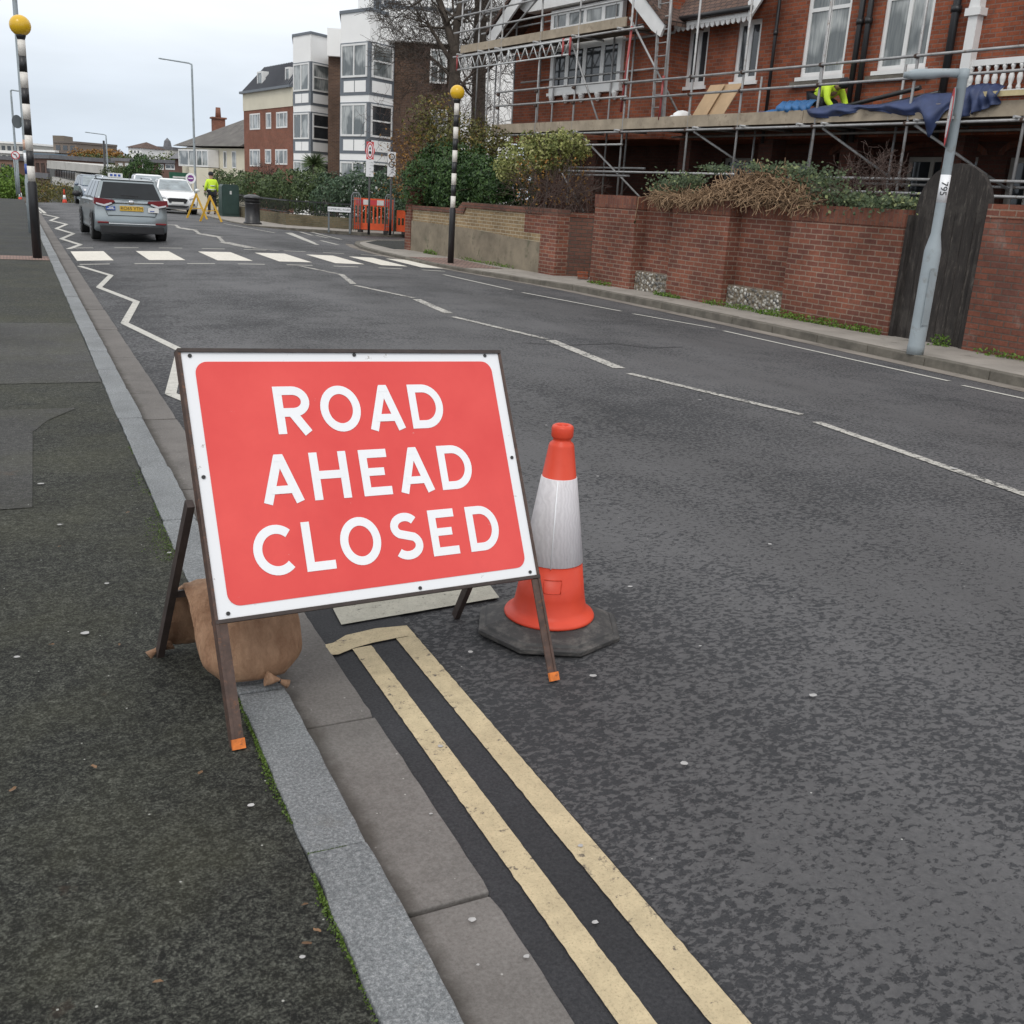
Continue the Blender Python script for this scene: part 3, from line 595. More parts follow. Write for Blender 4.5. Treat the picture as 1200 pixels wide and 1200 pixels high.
# weeds along the wall foot
for (F, s0, s1, n, d, hh, lab) in [(FW, .5, 3.0, 900, .03, .13, 'wide band of green weeds at the foot of the red wall near the door'), (FW, 3.1, 4.3, 260, -.02, .10, 'small green weeds under the left flint panel of the red wall'), (FW, 4.9, 5.6, 260, .05, .10, 'round tuft of weeds at the middle pier of the red wall'), (FW, 6.9, 7.8, 150, .06, .08, 'green weeds at the far end of the red wall'), (FW, -.55, -.3, 160, -.02, .16, 'green tuft of weeds at the foot of the arched door'), (FW, -2.4, -1.0, 260, .03, .09, 'sparse dark weeds at the foot of the stained wall'), (FY, 1.5, 4.0, 260, .06, .09, 'thin weeds at the foot of the rendered wall'), (FY, 5.4, 6.1, 240, .08, .14, 'bright green weed clump at the far end of the rendered wall')]:
    m = MB()
    for _ in range(n):
        s = random.uniform(s0, s1); k = .35 + .65 * max(0, mnoise.noise(Vector((s * 2.2, d * 7, 1))) + .5); z = random.random() ** 1.5 * hh * k
        q = F.w(s, d + .015 + abs(random.gauss(0, .07)) * k, ZP + .01 + z); m.leaf(q, random.uniform(.014, .028), .5)
    tag(m.build('weeds', M['weed']), lab, 'weeds', 'weeds along the walls', kind='stuff')
# ================================================================== ROAD SIGN
SG = Vector((0.924, 2.869, .78)); SG = Vector((0, 0, EYE)) + (SG - Vector((0, 0, EYE))) * 1.058
RS = Matrix.Rotation(R(9.69), 3, 'Z') @ Matrix.Rotation(R(-26.91), 3, 'X') @ Matrix.Rotation(R(2.29), 3, 'Y')
SW, SH = 1.06 * 1.058, .76 * 1.058
def S(x, z, d=0.): return RS @ Vector((x, -d, z)) + SG        # d = out of the face, towards the viewer
class SF:
    def w(s, a, d, z): return S(a, z, d)
SF = SF()
sign = thing('road_sign', 'red and white sign reading ROAD AHEAD CLOSED on a rusty folding frame at the kerb', 'sign', (SG.x, SG.y, .05))
t = NT('sign_red_sheet'); n_ = t.noise(2.2, 5, .6); c = t.ramp(n_, [(.3, (.68, .056, .052)), (.7, (.79, .090, .078))]); v_ = t.vec((1, 1, 1)); k = t.ramp(t.noise(16, 9, .8, v_), [(.665, 0.), (.69, 1.)]); c = t.mix(k, c, (.74, .40, .36)); c = t.mix(t.ramp(t.noise(5, 5, .7), [(.55, 0.), (.8, .3)]), c, (.62, .06, .06)); t.col(c).rough(.38).spec(.4); M['sign_red'] = t.m
t = NT('sign_white_sheet'); c = t.mix(t.ramp(t.noise(19, 9, .8), [(.625, 0.), (.66, 1.)]), (.80, .81, .83), (.30, .26, .22)); t.col(c).rough(.35).spec(.4); M['sign_white'] = t.m
M['letter'] = plain('letter_white', (.84, .85, .87), .35, .03, 4); M['bolt'] = plain('dark_bolt', (.02, .02, .02), .4)
def rrect(x0, x1, z0, z1, r, n=7):
    o = []
    for cx, cz, a0 in ((x1 - r, z0 + r, -90), (x1 - r, z1 - r, 0), (x0 + r, z1 - r, 90), (x0 + r, z0 + r, 180)):
        for k in range(n + 1): t_ = R(a0 + 90 * k / n); o.append((cx + r * math.cos(t_), cz + r * math.sin(t_)))
    return o
m = MB(); m.fprism(SF, [(-SW / 2 + .004, -SH / 2 + .004), (SW / 2 - .004, -SH / 2 + .004), (SW / 2 - .004, SH / 2 - .004), (-SW / 2 + .004, SH / 2 - .004)], 0, .004); m.build('panel', M['sign_white'], sign)
m = MB(); m.fprism(SF, rrect(-SW / 2 + .040, SW / 2 - .042, -SH / 2 + .038, SH / 2 - .034, .038), .0045, .0055); m.build('red_face', M['sign_red'], sign)
for x, z in [(-SW / 2 + .035, -SH / 2 + .02), (SW / 2 - .03, -SH / 2 + .018), (0.1, -SH / 2 + .016), (-SW / 2 + .03, SH / 2 - .016), (SW / 2 - .022, .02), (.0, SH / 2 - .012), (-SW / 2 + .02, .02), (SW / 2 - .06, SH / 2 - .013)]: m = MB(); m.disc(SF, x, z, .006, .003, .0075, 10); m.build('rivet', M['bolt'], sign)

# lettering built from constant-width strokes
def arc(cx, cz, rx, rz, a0, a1, n=14): return [(cx + rx * math.cos(R(a0 + (a1 - a0) * k / n)), cz + rz * math.sin(R(a0 + (a1 - a0) * k / n))) for k in range(n + 1)]
def stroke(m, pts, w, d):
    pts = [Vector(p) for p in pts]; closed = (pts[0] - pts[-1]).length < 1e-5; 
    if closed: pts = pts[:-1]
    n = len(pts); L = []
    for i, p in enumerate(pts):
        a = pts[(i - 1) % n] if (closed or i > 0) else None; b = pts[(i + 1) % n] if (closed or i < n - 1) else None
        d1 = (p - a).normalized() if a is not None else (b - p).normalized(); d2 = (b - p).normalized() if b is not None else d1
        n1 = Vector((-d1.y, d1.x)); n2 = Vector((-d2.y, d2.x)); nn = (n1 + n2).normalized(); k = w / 2 / max(.35, nn.dot(n1)); L.append((p + nn * k, p - nn * k))
    vs = []
    for a, b in L: vs += [S(a.x, a.y, d), S(b.x, b.y, d), S(a.x, a.y, d - .0006), S(b.x, b.y, d - .0006)]
    rng = range(n if closed else n - 1); fs = []
    for i in rng:
        j = (i + 1) % n; A, B = 4 * i, 4 * j; fs += [(A, A + 1, B + 1, B), (A + 1, A + 3, B + 3, B + 1), (A, B, B + 2, A + 2)]
    m.add(vs, fs)
def letter(ch, x0, x1, z0, z1):
    m = MB(); w = .0272; h = w / 2; W_ = x1 - x0; H_ = z1 - z0; l, r_, b, t_ = x0 + h, x1 - h, z0 + h, z1 - h; mid = (z0 + z1) / 2; D = .0068
    if ch == 'O': stroke(m, arc((x0 + x1) / 2, mid, W_ / 2 - h, H_ / 2 - h, 0, 360, 40), w, D)
    if ch == 'C':
        cx = x0 + W_ * .56; stroke(m, arc(cx, mid, W_ * .56 - h, H_ / 2 - h, 48, 312, 30), w, D)
    if ch == 'D':
        rx = min(W_ * .58, H_ / 2); stroke(m, [(l, b), (l, t_), (r_ - rx + h, t_)] + arc(r_ - rx + h, mid, rx - h, H_ / 2 - h, 88, -88, 18) + [(r_ - rx + h, b), (l, b)], w, D)
    if ch == 'R':
        rb = H_ * .275; zc = t_ - rb + h * .5; rr = rb - h * .5
        stroke(m, [(l, z0), (l, z1)], w, D); stroke(m, [(l, t_), (x1 - rb - h * .8, t_)] + arc(x1 - rb - h * .8, t_ - rr, rb * .98, rr, 88, -88, 14) + [(l, t_ - 2 * rr)], w, D + .0003); stroke(m, [(x0 + W_ * .47, t_ - 2 * rr), (x1 - h * 1.05, z0)], w * 1.08, D + .0006)
    if ch == 'A':
        stroke(m, [(x0 + h * 1.05, z0), (x0 + W_ * .5 - .002, z1 - w * .25)], w * 1.02, D); stroke(m, [(x1 - h * 1.05, z0), (x0 + W_ * .5 + .002, z1 - w * .25)], w * 1.02, D + .0003); stroke(m, [(x0 + W_ * .22, z0 + H_ * .27), (x1 - W_ * .22, z0 + H_ * .27)], w * .9, D + .0006)
        m.fprism(SF, [(x0 + W_ * .5 - .017, z1 - .022), (x0 + W_ * .5 + .017, z1 - .022), (x0 + W_ * .5 + .014, z1), (x0 + W_ * .5 - .014, z1)], D, D + .0007)
    if ch == 'H': stroke(m, [(l, z0), (l, z1)], w, D); stroke(m, [(r_, z0), (r_, z1)], w, D); stroke(m, [(l, mid + .003), (r_, mid + .003)], w * .95, D + .0003)
    if ch == 'E': stroke(m, [(x1, b), (l, b), (l, t_), (x1 - .003, t_)], w, D); stroke(m, [(l, mid + .002), (x1 - .018, mid + .002)], w * .93, D + .0003)
    if ch == 'L': stroke(m, [(l, z1), (l, b), (x1, b)], w, D)
    if ch == 'S':
        cx = (x0 + x1) / 2; rt_ = H_ * .262; top = arc(cx, z1 - h - (rt_ - h * .5) , W_ * .46 - h, rt_ - h * .5, 28, 270 - 55, 16); bot = arc(cx, z0 + h + (rt_ + h * .55), W_ / 2 - h, rt_ - h * .5 + h, 35, -145, 16)
        rA = (H_ / 2 - h) / 2 * .96; rB = (H_ - 2 * h) / 2 - rA
        top = arc(cx, z1 - h - rA, W_ * .47 - h, rA, 32, 232, 18); bot = arc(cx, z0 + h + rB, W_ * .5 - h, rB, 52, -142, 18)
        stroke(m, top + bot, w, D)
    o = m.build('letter', M['letter'], sign); return o
K = 1.058; xo, zo = -1.06 / 2, .76 / 2
rows = [(-.250, -.108, [('R', .252, .358), ('O', .392, .522), ('A', .545, .667), ('D', .692, .810)]), (-.451, -.309, [('A', .177, .301), ('H', .332, .449), ('E', .490, .585), ('A', .613, .733), ('D', .760, .878)]), (-.655, -.511, [('C', .127, .250), ('L', .276, .366), ('O', .389, .520), ('S', .554, .659), ('E', .690, .784), ('D', .825, .940)])]
for zb, zt, ls in rows:
    for ch, a, b in ls: letter(ch, (a + xo) * K, (b + xo) * K, (zb + zo) * K, (zt + zo) * K)
# angle-iron frame, front legs, rear legs
for a, b in [((-SW / 2 - .005, SH / 2), (SW / 2 + .005, SH / 2)), ((-SW / 2 - .005, -SH / 2), (SW / 2 + .005, -SH / 2))]:
    m = MB(); m.hexa([S(a[0], a[1] - .0055, -.03), S(b[0], b[1] - .0055, -.03), S(b[0], b[1] - .0055, .012), S(a[0], a[1] - .0055, .012), S(a[0], a[1] + .0055, -.03), S(b[0], b[1] + .0055, -.03), S(b[0], b[1] + .0055, .012), S(a[0], a[1] + .0055, .012)]); m.build('frame_rail', M['rust_back'], sign)
def foot_s(sx, zt):
    lo, hi = .2, .6
    for _ in range(40):
        q = (lo + hi) / 2
        if S(sx, -SH / 2 - q).z > zt: lo = q
        else: hi = q
    return -SH / 2 - lo
for sx, zg in ((-SW / 2 - .001, PZ), (SW / 2 + .001, camber(1.6) + .001)):
    zt = foot_s(sx, zg + .003); sg = 1 if sx < 0 else -1
    m = MB(); m.hexa([S(sx - .0045, zt, -.024), S(sx + .0045, zt, -.024), S(sx + .0045, zt, .009), S(sx - .0045, zt, .009), S(sx - .0045, SH / 2, -.024), S(sx + .0045, SH / 2, -.024), S(sx + .0045, SH / 2, .009), S(sx - .0045, SH / 2, .009)])
    wv = .030 * sg; a, b = sorted((sx, sx + wv)); m.hexa([S(a, zt, .0015), S(b, zt, .0015), S(b, zt, .006), S(a, zt, .006), S(a, -SH / 2 - .008, .0015), S(b, -SH / 2 - .008, .0015), S(b, -SH / 2 - .008, .006), S(a, -SH / 2 - .008, .006)])
    lg = m.build('leg', M['rust'], sign)
    m = MB(); a, b = sorted((sx - .007 * sg, sx + wv + .0005 * sg)); m.hexa([S(a, zt - .001, .004), S(b, zt - .001, .004), S(b, zt - .001, .0138), S(a, zt - .001, .0138), S(a, zt + .028, .004), S(b, zt + .028, .004), S(b, zt + .028, .0138), S(a, zt + .028, .0138)]); m.build('painted_tip', M['orange_tip'], lg)
rf = [G(187, 768, PZ + .002), Vector((0, 0, 0))]; p = G(534, 722, camber(1.45) + .006); rf[1] = p
for hx, ft in ((-SW / 2 - .022, rf[0]), (SW / 2 - .05, rf[1])):
    m = MB(); a = S(hx, -.05 if hx < 0 else -.10, -.02); m.beam(a, ft, .030, .022, (1, 0, .2)); m.build('rear_leg', M['rust_back'], sign)
hl = S(-SW / 2 - .022, -.05, -.02); hr = S(SW / 2 - .05, -.10, -.02)
def onleg(h, f_, z): k = (z - f_.z) / (h.z - f_.z); return f_.lerp(h, k)
a = onleg(hl, rf[0], PZ + .275); b = onleg(hr, rf[1], PZ + .275)
m = MB(); m.beam(a, b, .012, .022); m.build('cross_bar', M['rust_back'], sign)
# ------------------------------------------------------------------ sandbag hung over the side brace
def sack():
    ax = (b - a); ax.z = 0; ax.normalize(); mid = a + ax * .19      # along the rear bar
    c0 = Vector((mid.x, mid.y, 0)) + ax * .0; sd = Vector((ax.y, -ax.x, 0))                              # towards the viewer
    path = [(-.165, PZ + .035), (-.155, PZ + .07), (-.125, PZ + .14), (-.075, PZ + .235), (-.014, PZ + .295), (.022, PZ + .297), (.075, PZ + .262), (.125, PZ + .18), (.158, PZ + .09), (.170, PZ + .028)]
    th = [.022, .042, .050, .040, .018, .020, .045, .065, .072, .040]; wd = [.06, .11, .125, .14, .150, .158, .162, .166, .155, .100]; shift = [-.10, -.085, -.065, -.035, -.005, 0, .008, .015, .018, .022]
    N = 28; pts = []; K_ = 4; P_ = []
    n = len(path)
    for i in range((n - 1) * K_ + 1):
        t_ = i / K_; k = min(int(t_), n - 2); f_ = t_ - k
        def cr(arr):
            p0, p1, p2, p3 = arr[max(k - 1, 0)], arr[k], arr[k + 1], arr[min(k + 2, n - 1)]
            return .5 * ((2 * p1) + (-p0 + p2) * f_ + (2 * p0 - 5 * p1 + 4 * p2 - p3) * f_ * f_ + (-p0 + 3 * p1 - 3 * p2 + p3) * f_ ** 3)
        P_.append((cr([q[0] for q in path]), cr([q[1] for q in path]), cr(th), cr(wd), cr(shift)))
    m = MB(); vs = []
    for i, (s_, z_, t_, w_, sh) in enumerate(P_):
        a_, b_ = P_[max(i - 1, 0)], P_[min(i + 1, len(P_) - 1)]; tx, tz = b_[0] - a_[0], b_[1] - a_[1]; L = math.hypot(tx, tz); nx, nz_ = tz / L, -tx / L; nx, nz_ = -nx, -nz_
        for k in range(N):
            th_ = 2 * math.pi * k / N; u = math.cos(th_); v = math.sin(th_); u = math.copysign(abs(u) ** .75, u); v = math.copysign(abs(v) ** .8, v)
            off = t_ * v * .78 + .010 * mnoise.noise(Vector((u * 6 + 3, i * .12, v))); wv = w_ * u; wr = 1 + .04 * mnoise.noise(Vector((u * 3, i * .35, v)))
            q = c0 + ax * (wv * wr + sh) + sd * (s_ + nx * off); zz_ = z_ + nz_ * off + .004 * mnoise.noise(Vector((u * 6, i * .8, v * 2)))
            vs.append((q.x, q.y, max(zz_, PZ + .004)))
    fs = [(i * N + k, i * N + (k + 1) % N, (i + 1) * N + (k + 1) % N, (i + 1) * N + k) for i in range(len(P_) - 1) for k in range(N)] + [list(range(N - 1, -1, -1)), [(len(P_) - 1) * N + k for k in range(N)]]
    m.add(vs, fs, 0, True); return m, c0, ax, sd
t = NT('sandbag_cloth'); v_ = t.vec(); wv = t.n('ShaderNodeTexWave'); wv.inputs['Scale'].default_value = 90; wv.inputs['Distortion'].default_value = 3; t.l(v_, wv.inputs[0])
c = t.ramp(t.noise(7, 6, .65, t.vec((2.5, 2.5, .8))), [(.3, (.30, .155, .085)), (.7, (.56, .345, .215))]); t.col(t.mix(.12, c, wv.outputs[0], 'MULTIPLY')).rough(.75).bump(t.math('ADD', t.noise(9, 7, .65, t.vec((3.2, 3.2, .9))), t.math('MULTIPLY', wv.outputs[0], .10)), 1., .022); M['sack'] = t.m
bag = thing('sandbag', 'brown woven sandbag draped over the rear bar of the red road sign', 'sandbag', (.45, 3.0, PZ))
m, c0, ax, sd = sack(); m.build('sack', M['sack'], bag)
def tie(base, dir_, sc):
    m = MB(); dir_ = dir_.normalized(); m.tube([base, base + dir_ * .035 * sc, base + dir_ * .065 * sc + Vector((0, 0, .004)), base + dir_ * .075 * sc, base + dir_ * .115 * sc + Vector((0, 0, -.006))], [.040 * sc, .024 * sc, .010 * sc, .010 * sc, .024 * sc], 12)
    o = m.build('tied_end', M['sack'], bag); m = MB(); m.tube([base + dir_ * .066 * sc, base + dir_ * .073 * sc], [.0125 * sc, .0125 * sc], 12); m.build('string', M['black'], o)
p1 = G(312, 795, PZ + .045); p2 = G(340, 800, PZ + .02); tie(p1, p2 - p1, .62)
p1 = G(200, 752, PZ + .04); p2 = G(182, 762, PZ + .02); tie(p1, p2 - p1, .7)
# ------------------------------------------------------------------ traffic cone
cx, cy = 1.735, 3.18; cz = camber(cx) + .002
cone = thing('traffic_cone', 'orange traffic cone with white reflective sleeve beside the red road sign', 'cone', (cx, cy, cz))
t = NT('cone_orange'); t.col(t.mix(t.ramp(t.noise(22, 8, .75), [(.6, 0.), (.8, .35)]), t.ramp(t.noise(4, 4, .6), [(.3, (.60, .052, .024)), (.7, (.72, .078, .036))]), (.35, .06, .04))).rough(.42).spec(.35); M['cone'] = t.m
t = NT('retroreflective_sleeve'); v_ = t.vec(); wv = t.n('ShaderNodeTexWave'); wv.inputs['Scale'].default_value = 22; wv.inputs['Distortion'].default_value = 9; wv.inputs['Detail'].default_value = 3; t.l(v_, wv.inputs[0]); c = t.mix(t.noise(9, 6, .7, t.vec((1, 1, .4))), (.52, .47, .50), (.80, .79, .80)); c = t.mix(.10, c, wv.outputs[0], 'MULTIPLY'); c = t.mix(t.ramp(t.noise(60, 5, .8, t.vec((1, 1, .25))), [(.62, 0.), (.72, .6)]), c, (.36, .34, .33)); t.col(c).rough(.4).bump(wv.outputs[0], .15, .003); M['sleeve'] = t.m
m = MB(); c3 = (cx, cy, cz); Ro = .285; r0 = R(22.5 + 20)
m.lathe([(Ro - .008, 0), (Ro, .006), (Ro, .022), (Ro - .008, .026), (Ro - .022, .027), (Ro - .030, .036), (.20, .052), (.17, .058), (.10, .060)], c3, 8, sm=False, rot0=r0); t = NT('cone_base_rubber'); c = t.mix(t.ramp(t.noise(14, 7, .75, t.vec((1, 1, 3))), [(.46, 0.), (.72, 1.)]), (.032, .031, .031), (.13, .12, .11)); t.col(c).rough(.65).bump(t.noise(60, 5, .7), .2, .003)
bevel(m.build('rubber_base', t.m, cone), .0025, 2)
prof = [(.170, .058), (.172, .064), (.168, .072), (.150, .080), (.138, .098), (.128, .15), (.112, .262)]
def rz(z): return .128 + (.044 - .128) * (z - .15) / (.73 - .15)
m = MB(); m.lathe(prof + [(rz(.262), .262), (rz(.715), .715), (rz(.72) - .003, .724), (.033, .732), (.032, .740), (.037, .745), (.040, .752), (.040, .780), (.037, .788), (.030, .792), (.022, .790), (.020, .770), (.018, .60)], c3, 48); m.build('cone_body', M['cone'], cone)
m = MB(); m.lathe([(rz(.278) + .001, .278), (rz(.278) + .003, .280), (rz(.598) + .003, .598), (rz(.60) + .001, .60)], c3, 48); sl_ = m.build('reflective_sleeve', M['sleeve'], cone)
va = math.atan2(-cy, -cx)
def conept(a, z, o): r = rz(z) + o; return Vector((cx + r * math.cos(va + a), cy + r * math.sin(va + a), cz + z))
m = MB(); m.tube([conept(-.05, .276, .004), conept(-.05, .596, .004)], .0022, 6); m.build('sleeve_seam', M['letter'], sl_)
m = MB()
bx = [(-.20, .185), (.30, .185), (.34, .235), (-.24, .235), (-.20, .185)]
for (a0, z0), (a1, z1) in zip(bx[:-1], bx[1:]): m.tube([conept(a0 + (a1 - a0) * k / 4, z0 + (z1 - z0) * k / 4, .0008) for k in range(5)], .0018, 5)
m.build('moulded_panel', M['cone'], cone)
# ================================================================== HOUSE BEHIND THE SCAFFOLD
FS = Fr((14.0, 12.0), (-.12, 1))        # outer row of scaffold tubes
HD, BD, GZ = -1.4, -.9, .95
house = thing('brick_house', 'orange-red brick house with white gabled bay and sash windows, behind the scaffolding', 'house', FS.w(4, HD, GZ))
def wallholes(m, F, s0, s1, z0, z1, d0, d1, holes, mi=0):
    ss = sorted({s0, s1, *[h[0] for h in holes], *[h[1] for h in holes]})
    for a, b in zip(ss[:-1], ss[1:]):
        zs = [z0]; cuts = sorted([(h[2], h[3]) for h in holes if h[0] < (a + b) / 2 < h[1]])
        for lo, hi in cuts:
            if lo > zs[-1] + 1e-4: m.fbox(F, a, b, d0, d1, zs[-1], lo, mi)
            zs.append(hi)
        if z1 > zs[-1] + 1e-4: m.fbox(F, a, b, d0, d1, zs[-1], z1, mi)
def win(F, s0, s1, z0, z1, d, parent, mull=(), trans=(), fw_=.07, glass='glass', frame='white', sill=0., bars=(), proud=.0, name='window', dp=.09, sillmat=None):
    m = MB(); D0, D1 = d - dp, d + proud - .03
    m.fbox(F, s0, s1, D0, D1, z0, z0 + fw_); m.fbox(F, s0, s1, D0, D1, z1 - fw_, z1); m.fbox(F, s0, s0 + fw_, D0, D1 - .002, z0 + fw_, z1 - fw_); m.fbox(F, s1 - fw_, s1, D0, D1 - .002, z0 + fw_, z1 - fw_)
    for k in mull: c_ = s0 + (s1 - s0) * k; m.fbox(F, c_ - fw_ * .5, c_ + fw_ * .5, D0, D1 - .002, z0 + fw_, z1 - fw_)
    for k in trans: c_ = z0 + (z1 - z0) * k; m.fbox(F, s0 + fw_, s1 - fw_, D0, D1 - .004, c_ - fw_ * .4, c_ + fw_ * .4)
    o = m.build(name, M[frame] if isinstance(frame, str) else frame, parent)
    g = MB(); g.fbox(F, s0 + fw_ * .6, s1 - fw_ * .6, D1 - .035, D1 - .025, z0 + fw_ * .6, z1 - fw_ * .6); g.build('pane', M[glass], o)
    if sill: g = MB(); g.fbox(F, s0 - .06, s1 + .06, d - .05, d + sill, z0 - .075, z0 - .002); g.build('sill', M[sillmat or frame], o)
    return o
H1 = [(4.78, 5.90, 4.26, 6.9), (2.88, 3.98, 4.26, 6.9), (8.76, 9.48, 4.26, 5.5), (7.14, 7.86, 4.28, 5.5), (-3.2, -2.1, 4.26, 6.9),
      (4.97, 5.8, 2.0, 2.9), (2.38, 4.0, 1.75, 2.83), (.96, 1.78, 1.3, 2.82), (6.5, 7.4, 1.4, 2.7), (8.2, 9.3, 1.3, 2.8)]
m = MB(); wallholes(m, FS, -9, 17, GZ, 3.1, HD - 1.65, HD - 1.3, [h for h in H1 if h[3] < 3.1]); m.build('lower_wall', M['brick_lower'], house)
m = MB(); wallholes(m, FS, -9, 9.45, 3.1, 7.6, HD - .35, HD, [h for h in H1 if h[1] < 9.4 and h[2] > 3.1] + [(8.76, 9.449, 4.26, 5.5)]); m.fbox(FS, 9.45, 17.0, HD - .35, HD - .02, 3.1, 7.0)
m.build('wall', M['brick_house'], house)
m = MB(); m.fbox(FS, -9, 16.9, HD - 8.5, HD - .36, 3.1, 7.0); m.fbox(FS, -9, 16.9, HD - 8.5, HD - 1.8, GZ, 3.099); m.build('side_wall', M['brick_house'], house)
for a_ in (-6, -2.2, 2.0, 4.35, 6.6, 9.2):
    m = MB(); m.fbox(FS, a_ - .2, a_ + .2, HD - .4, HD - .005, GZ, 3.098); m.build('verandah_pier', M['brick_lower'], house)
for a_ in (12.2, 14.7):
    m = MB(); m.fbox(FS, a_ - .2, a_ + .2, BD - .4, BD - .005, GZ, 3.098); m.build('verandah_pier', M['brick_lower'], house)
for (a, b, c_, d_) in H1[:2] + [H1[4]]: win(FS, a, b, c_, d_, HD - .08, house, (.5,), (.47,), .085, 'glass_net', sill=.14, proud=.07)
for (a, b, c_, d_) in H1[2:4]: win(FS, a, b if b < 9.45 else 9.45, c_, d_, HD - .08, house, (.5,), (), .10, 'glass', sill=.12, proud=.06)
t = NT('shaded_cream_frame'); t.col((.42, .40, .36)).rough(.6); M['shade_dimmed_frame'] = t.m  # white frame paint dimmed in colour for the shade below the deck
for (a, b, c_, d_) in H1[5:]: win(FS, a, b, c_, d_, HD - 1.38, house, (.5,) if b - a < 1.2 else (.33, .66), (), .09, 'glass', frame='shade_dimmed_frame', sill=.08)
for a, b in ((4.72, 5.96), (2.82, 4.04)):
    m = MB(); m.fbox(FS, a - .1, b + .1, HD + .002, HD + .09, 4.07, 4.17); m.build('stone_sill', M['kerb_old'], house)
for a, b in ((4.9, 5.87), (2.3, 4.08), (.88, 1.86)):
    m = MB(); n = 10
    for k in range(n):
        t0, t1 = math.pi * k / n, math.pi * (k + 1) / n; cx_, w2 = (a + b) / 2, (b - a) / 2; zc = 2.86
        m.fprism(FS, [(cx_ + w2 * math.cos(t0), zc + .16 * math.sin(t0)), (cx_ + (w2 + .12) * math.cos(t0), zc + .30 * math.sin(t0)), (cx_ + (w2 + .12) * math.cos(t1), zc + .30 * math.sin(t1)), (cx_ + w2 * math.cos(t1), zc + .16 * math.sin(t1))], HD - 1.296, HD - 1.27)
    m.build('arch_lintel', M['brick_cap'], house)
# soil pipes
for s_, r_ in ((4.44, .055), (4.24, .055), (2.36, .07), (6.62, .035)):
    m = MB(); m.tube([FS.w(s_, HD + .09, 3.0), FS.w(s_, HD + .09, 7.4)], r_, 10); m.tube([FS.w(s_, HD + .09, 5.1), FS.w(s_, HD + .09, 5.2)], r_ * 1.35, 10); m.build('drainpipe', M['black'], house)
# balcony on the right
bal = MB(); bal.fbox(FS, -2.2, 2.02, HD + .02, HD + .10, 4.20, 4.30); bal.fbox(FS, -2.2, 2.02, HD + .02, HD + .10, 3.72, 3.80); bo = bal.build('balustrade', M['white'], house)
s_ = 1.86
while s_ > -2.1:
    q = FS.w(s_, HD + .06, 0); m = MB(); m.lathe([(.035, 3.80), (.04, 3.84), (.024, 3.88), (.045, 3.95), (.05, 4.0), (.028, 4.08), (.022, 4.13), (.04, 4.16), (.04, 4.20)], (q.x, q.y, 0), 10); m.build('baluster', M['white'], bo); s_ -= .155
m = MB(); m.fbox(FS, 1.86, 2.04, HD + .0, HD + .16, 3.7, 5.35); m.fbox(FS, 1.80, 2.10, HD - .01, HD + .20, 5.0, 5.12)
m.build('porch_post', M['white'], house)
m = MB(); n = 8
for k in range(n):
    t0, t1 = math.pi / 2 * k / n, math.pi / 2 * (k + 1) / n; R0, R1 = 1.5, 1.68
    m.fprism(FS, [(.42 + R0 * math.cos(t0), 5.13 + R0 * .7 * math.sin(t0)), (.42 + R1 * math.cos(t0), 5.13 + R1 * .75 * math.sin(t0)), (.42 + R1 * math.cos(t1), 5.13 + R1 * .75 * math.sin(t1)), (.42 + R0 * math.cos(t1), 5.13 + R0 * .7 * math.sin(t1))], HD + .01, HD + .12)
m.build('porch_arch', M['white'], house)
# roof over the main part, low eave in the middle with scalloped board
def slope(m, s0, s1, dz0, dz1, mi=0): (d0, z0), (d1, z1) = dz0, dz1; m.add([FS.w(s0, d0, z0), FS.w(s1, d0, z0), FS.w(s1, d1, z1), FS.w(s0, d1, z1), FS.w(s0, d0, z0 - .12), FS.w(s1, d0, z0 - .12), FS.w(s1, d1, z1 - .12), FS.w(s0, d1, z1 - .12)], [(0, 1, 2, 3), (7, 6, 5, 4), (0, 4, 5, 1), (1, 5, 6, 2), (2, 6, 7, 3), (3, 7, 4, 0)], mi)
m = MB(); slope(m, -9.2, 6.9, (HD + .45, 7.45), (HD - 4.4, 10.6)); slope(m, -9.2, 17, (HD - 9, 7.2), (HD - 4.4, 10.6)); slope(m, 6.92, 17, (HD - .2, 7.2), (HD - 4.4, 10.6)); m.build('roof', M['tile_brown'], house)
m = MB(); slope(m, 6.98, 9.7, (HD + .52, 5.66), (HD - .8, 7.2)); m.build('eave_roof', M['tile_brown'], house)
m = MB(); m.fbox(FS, 6.98, 9.7, HD + .42, HD + .47, 5.46, 5.60)
for k in range(17):
    c_ = 7.06 + k * .16; m.fprism(FS, [(c_ - .07, 5.47), (c_ - .05, 5.39), (c_, 5.36), (c_ + .05, 5.39), (c_ + .07, 5.47)], HD + .43, HD + .46)
m.build('scalloped_board', M['white'], house)
m = MB(); q = [FS.w(a, HD + .56, 5.60) for a in (6.9, 9.7)]; m.tube(q, .05, 8); m.build('gutter', M['black'], house)
m = MB(); m.fprism(FS, [(7.02, 5.50), (6.96, 5.42), (6.2, 6.25), (6.2, 6.6), (7.08, 5.72)], HD + .48, HD + .53); m.build('bargeboard', M['white'], house)
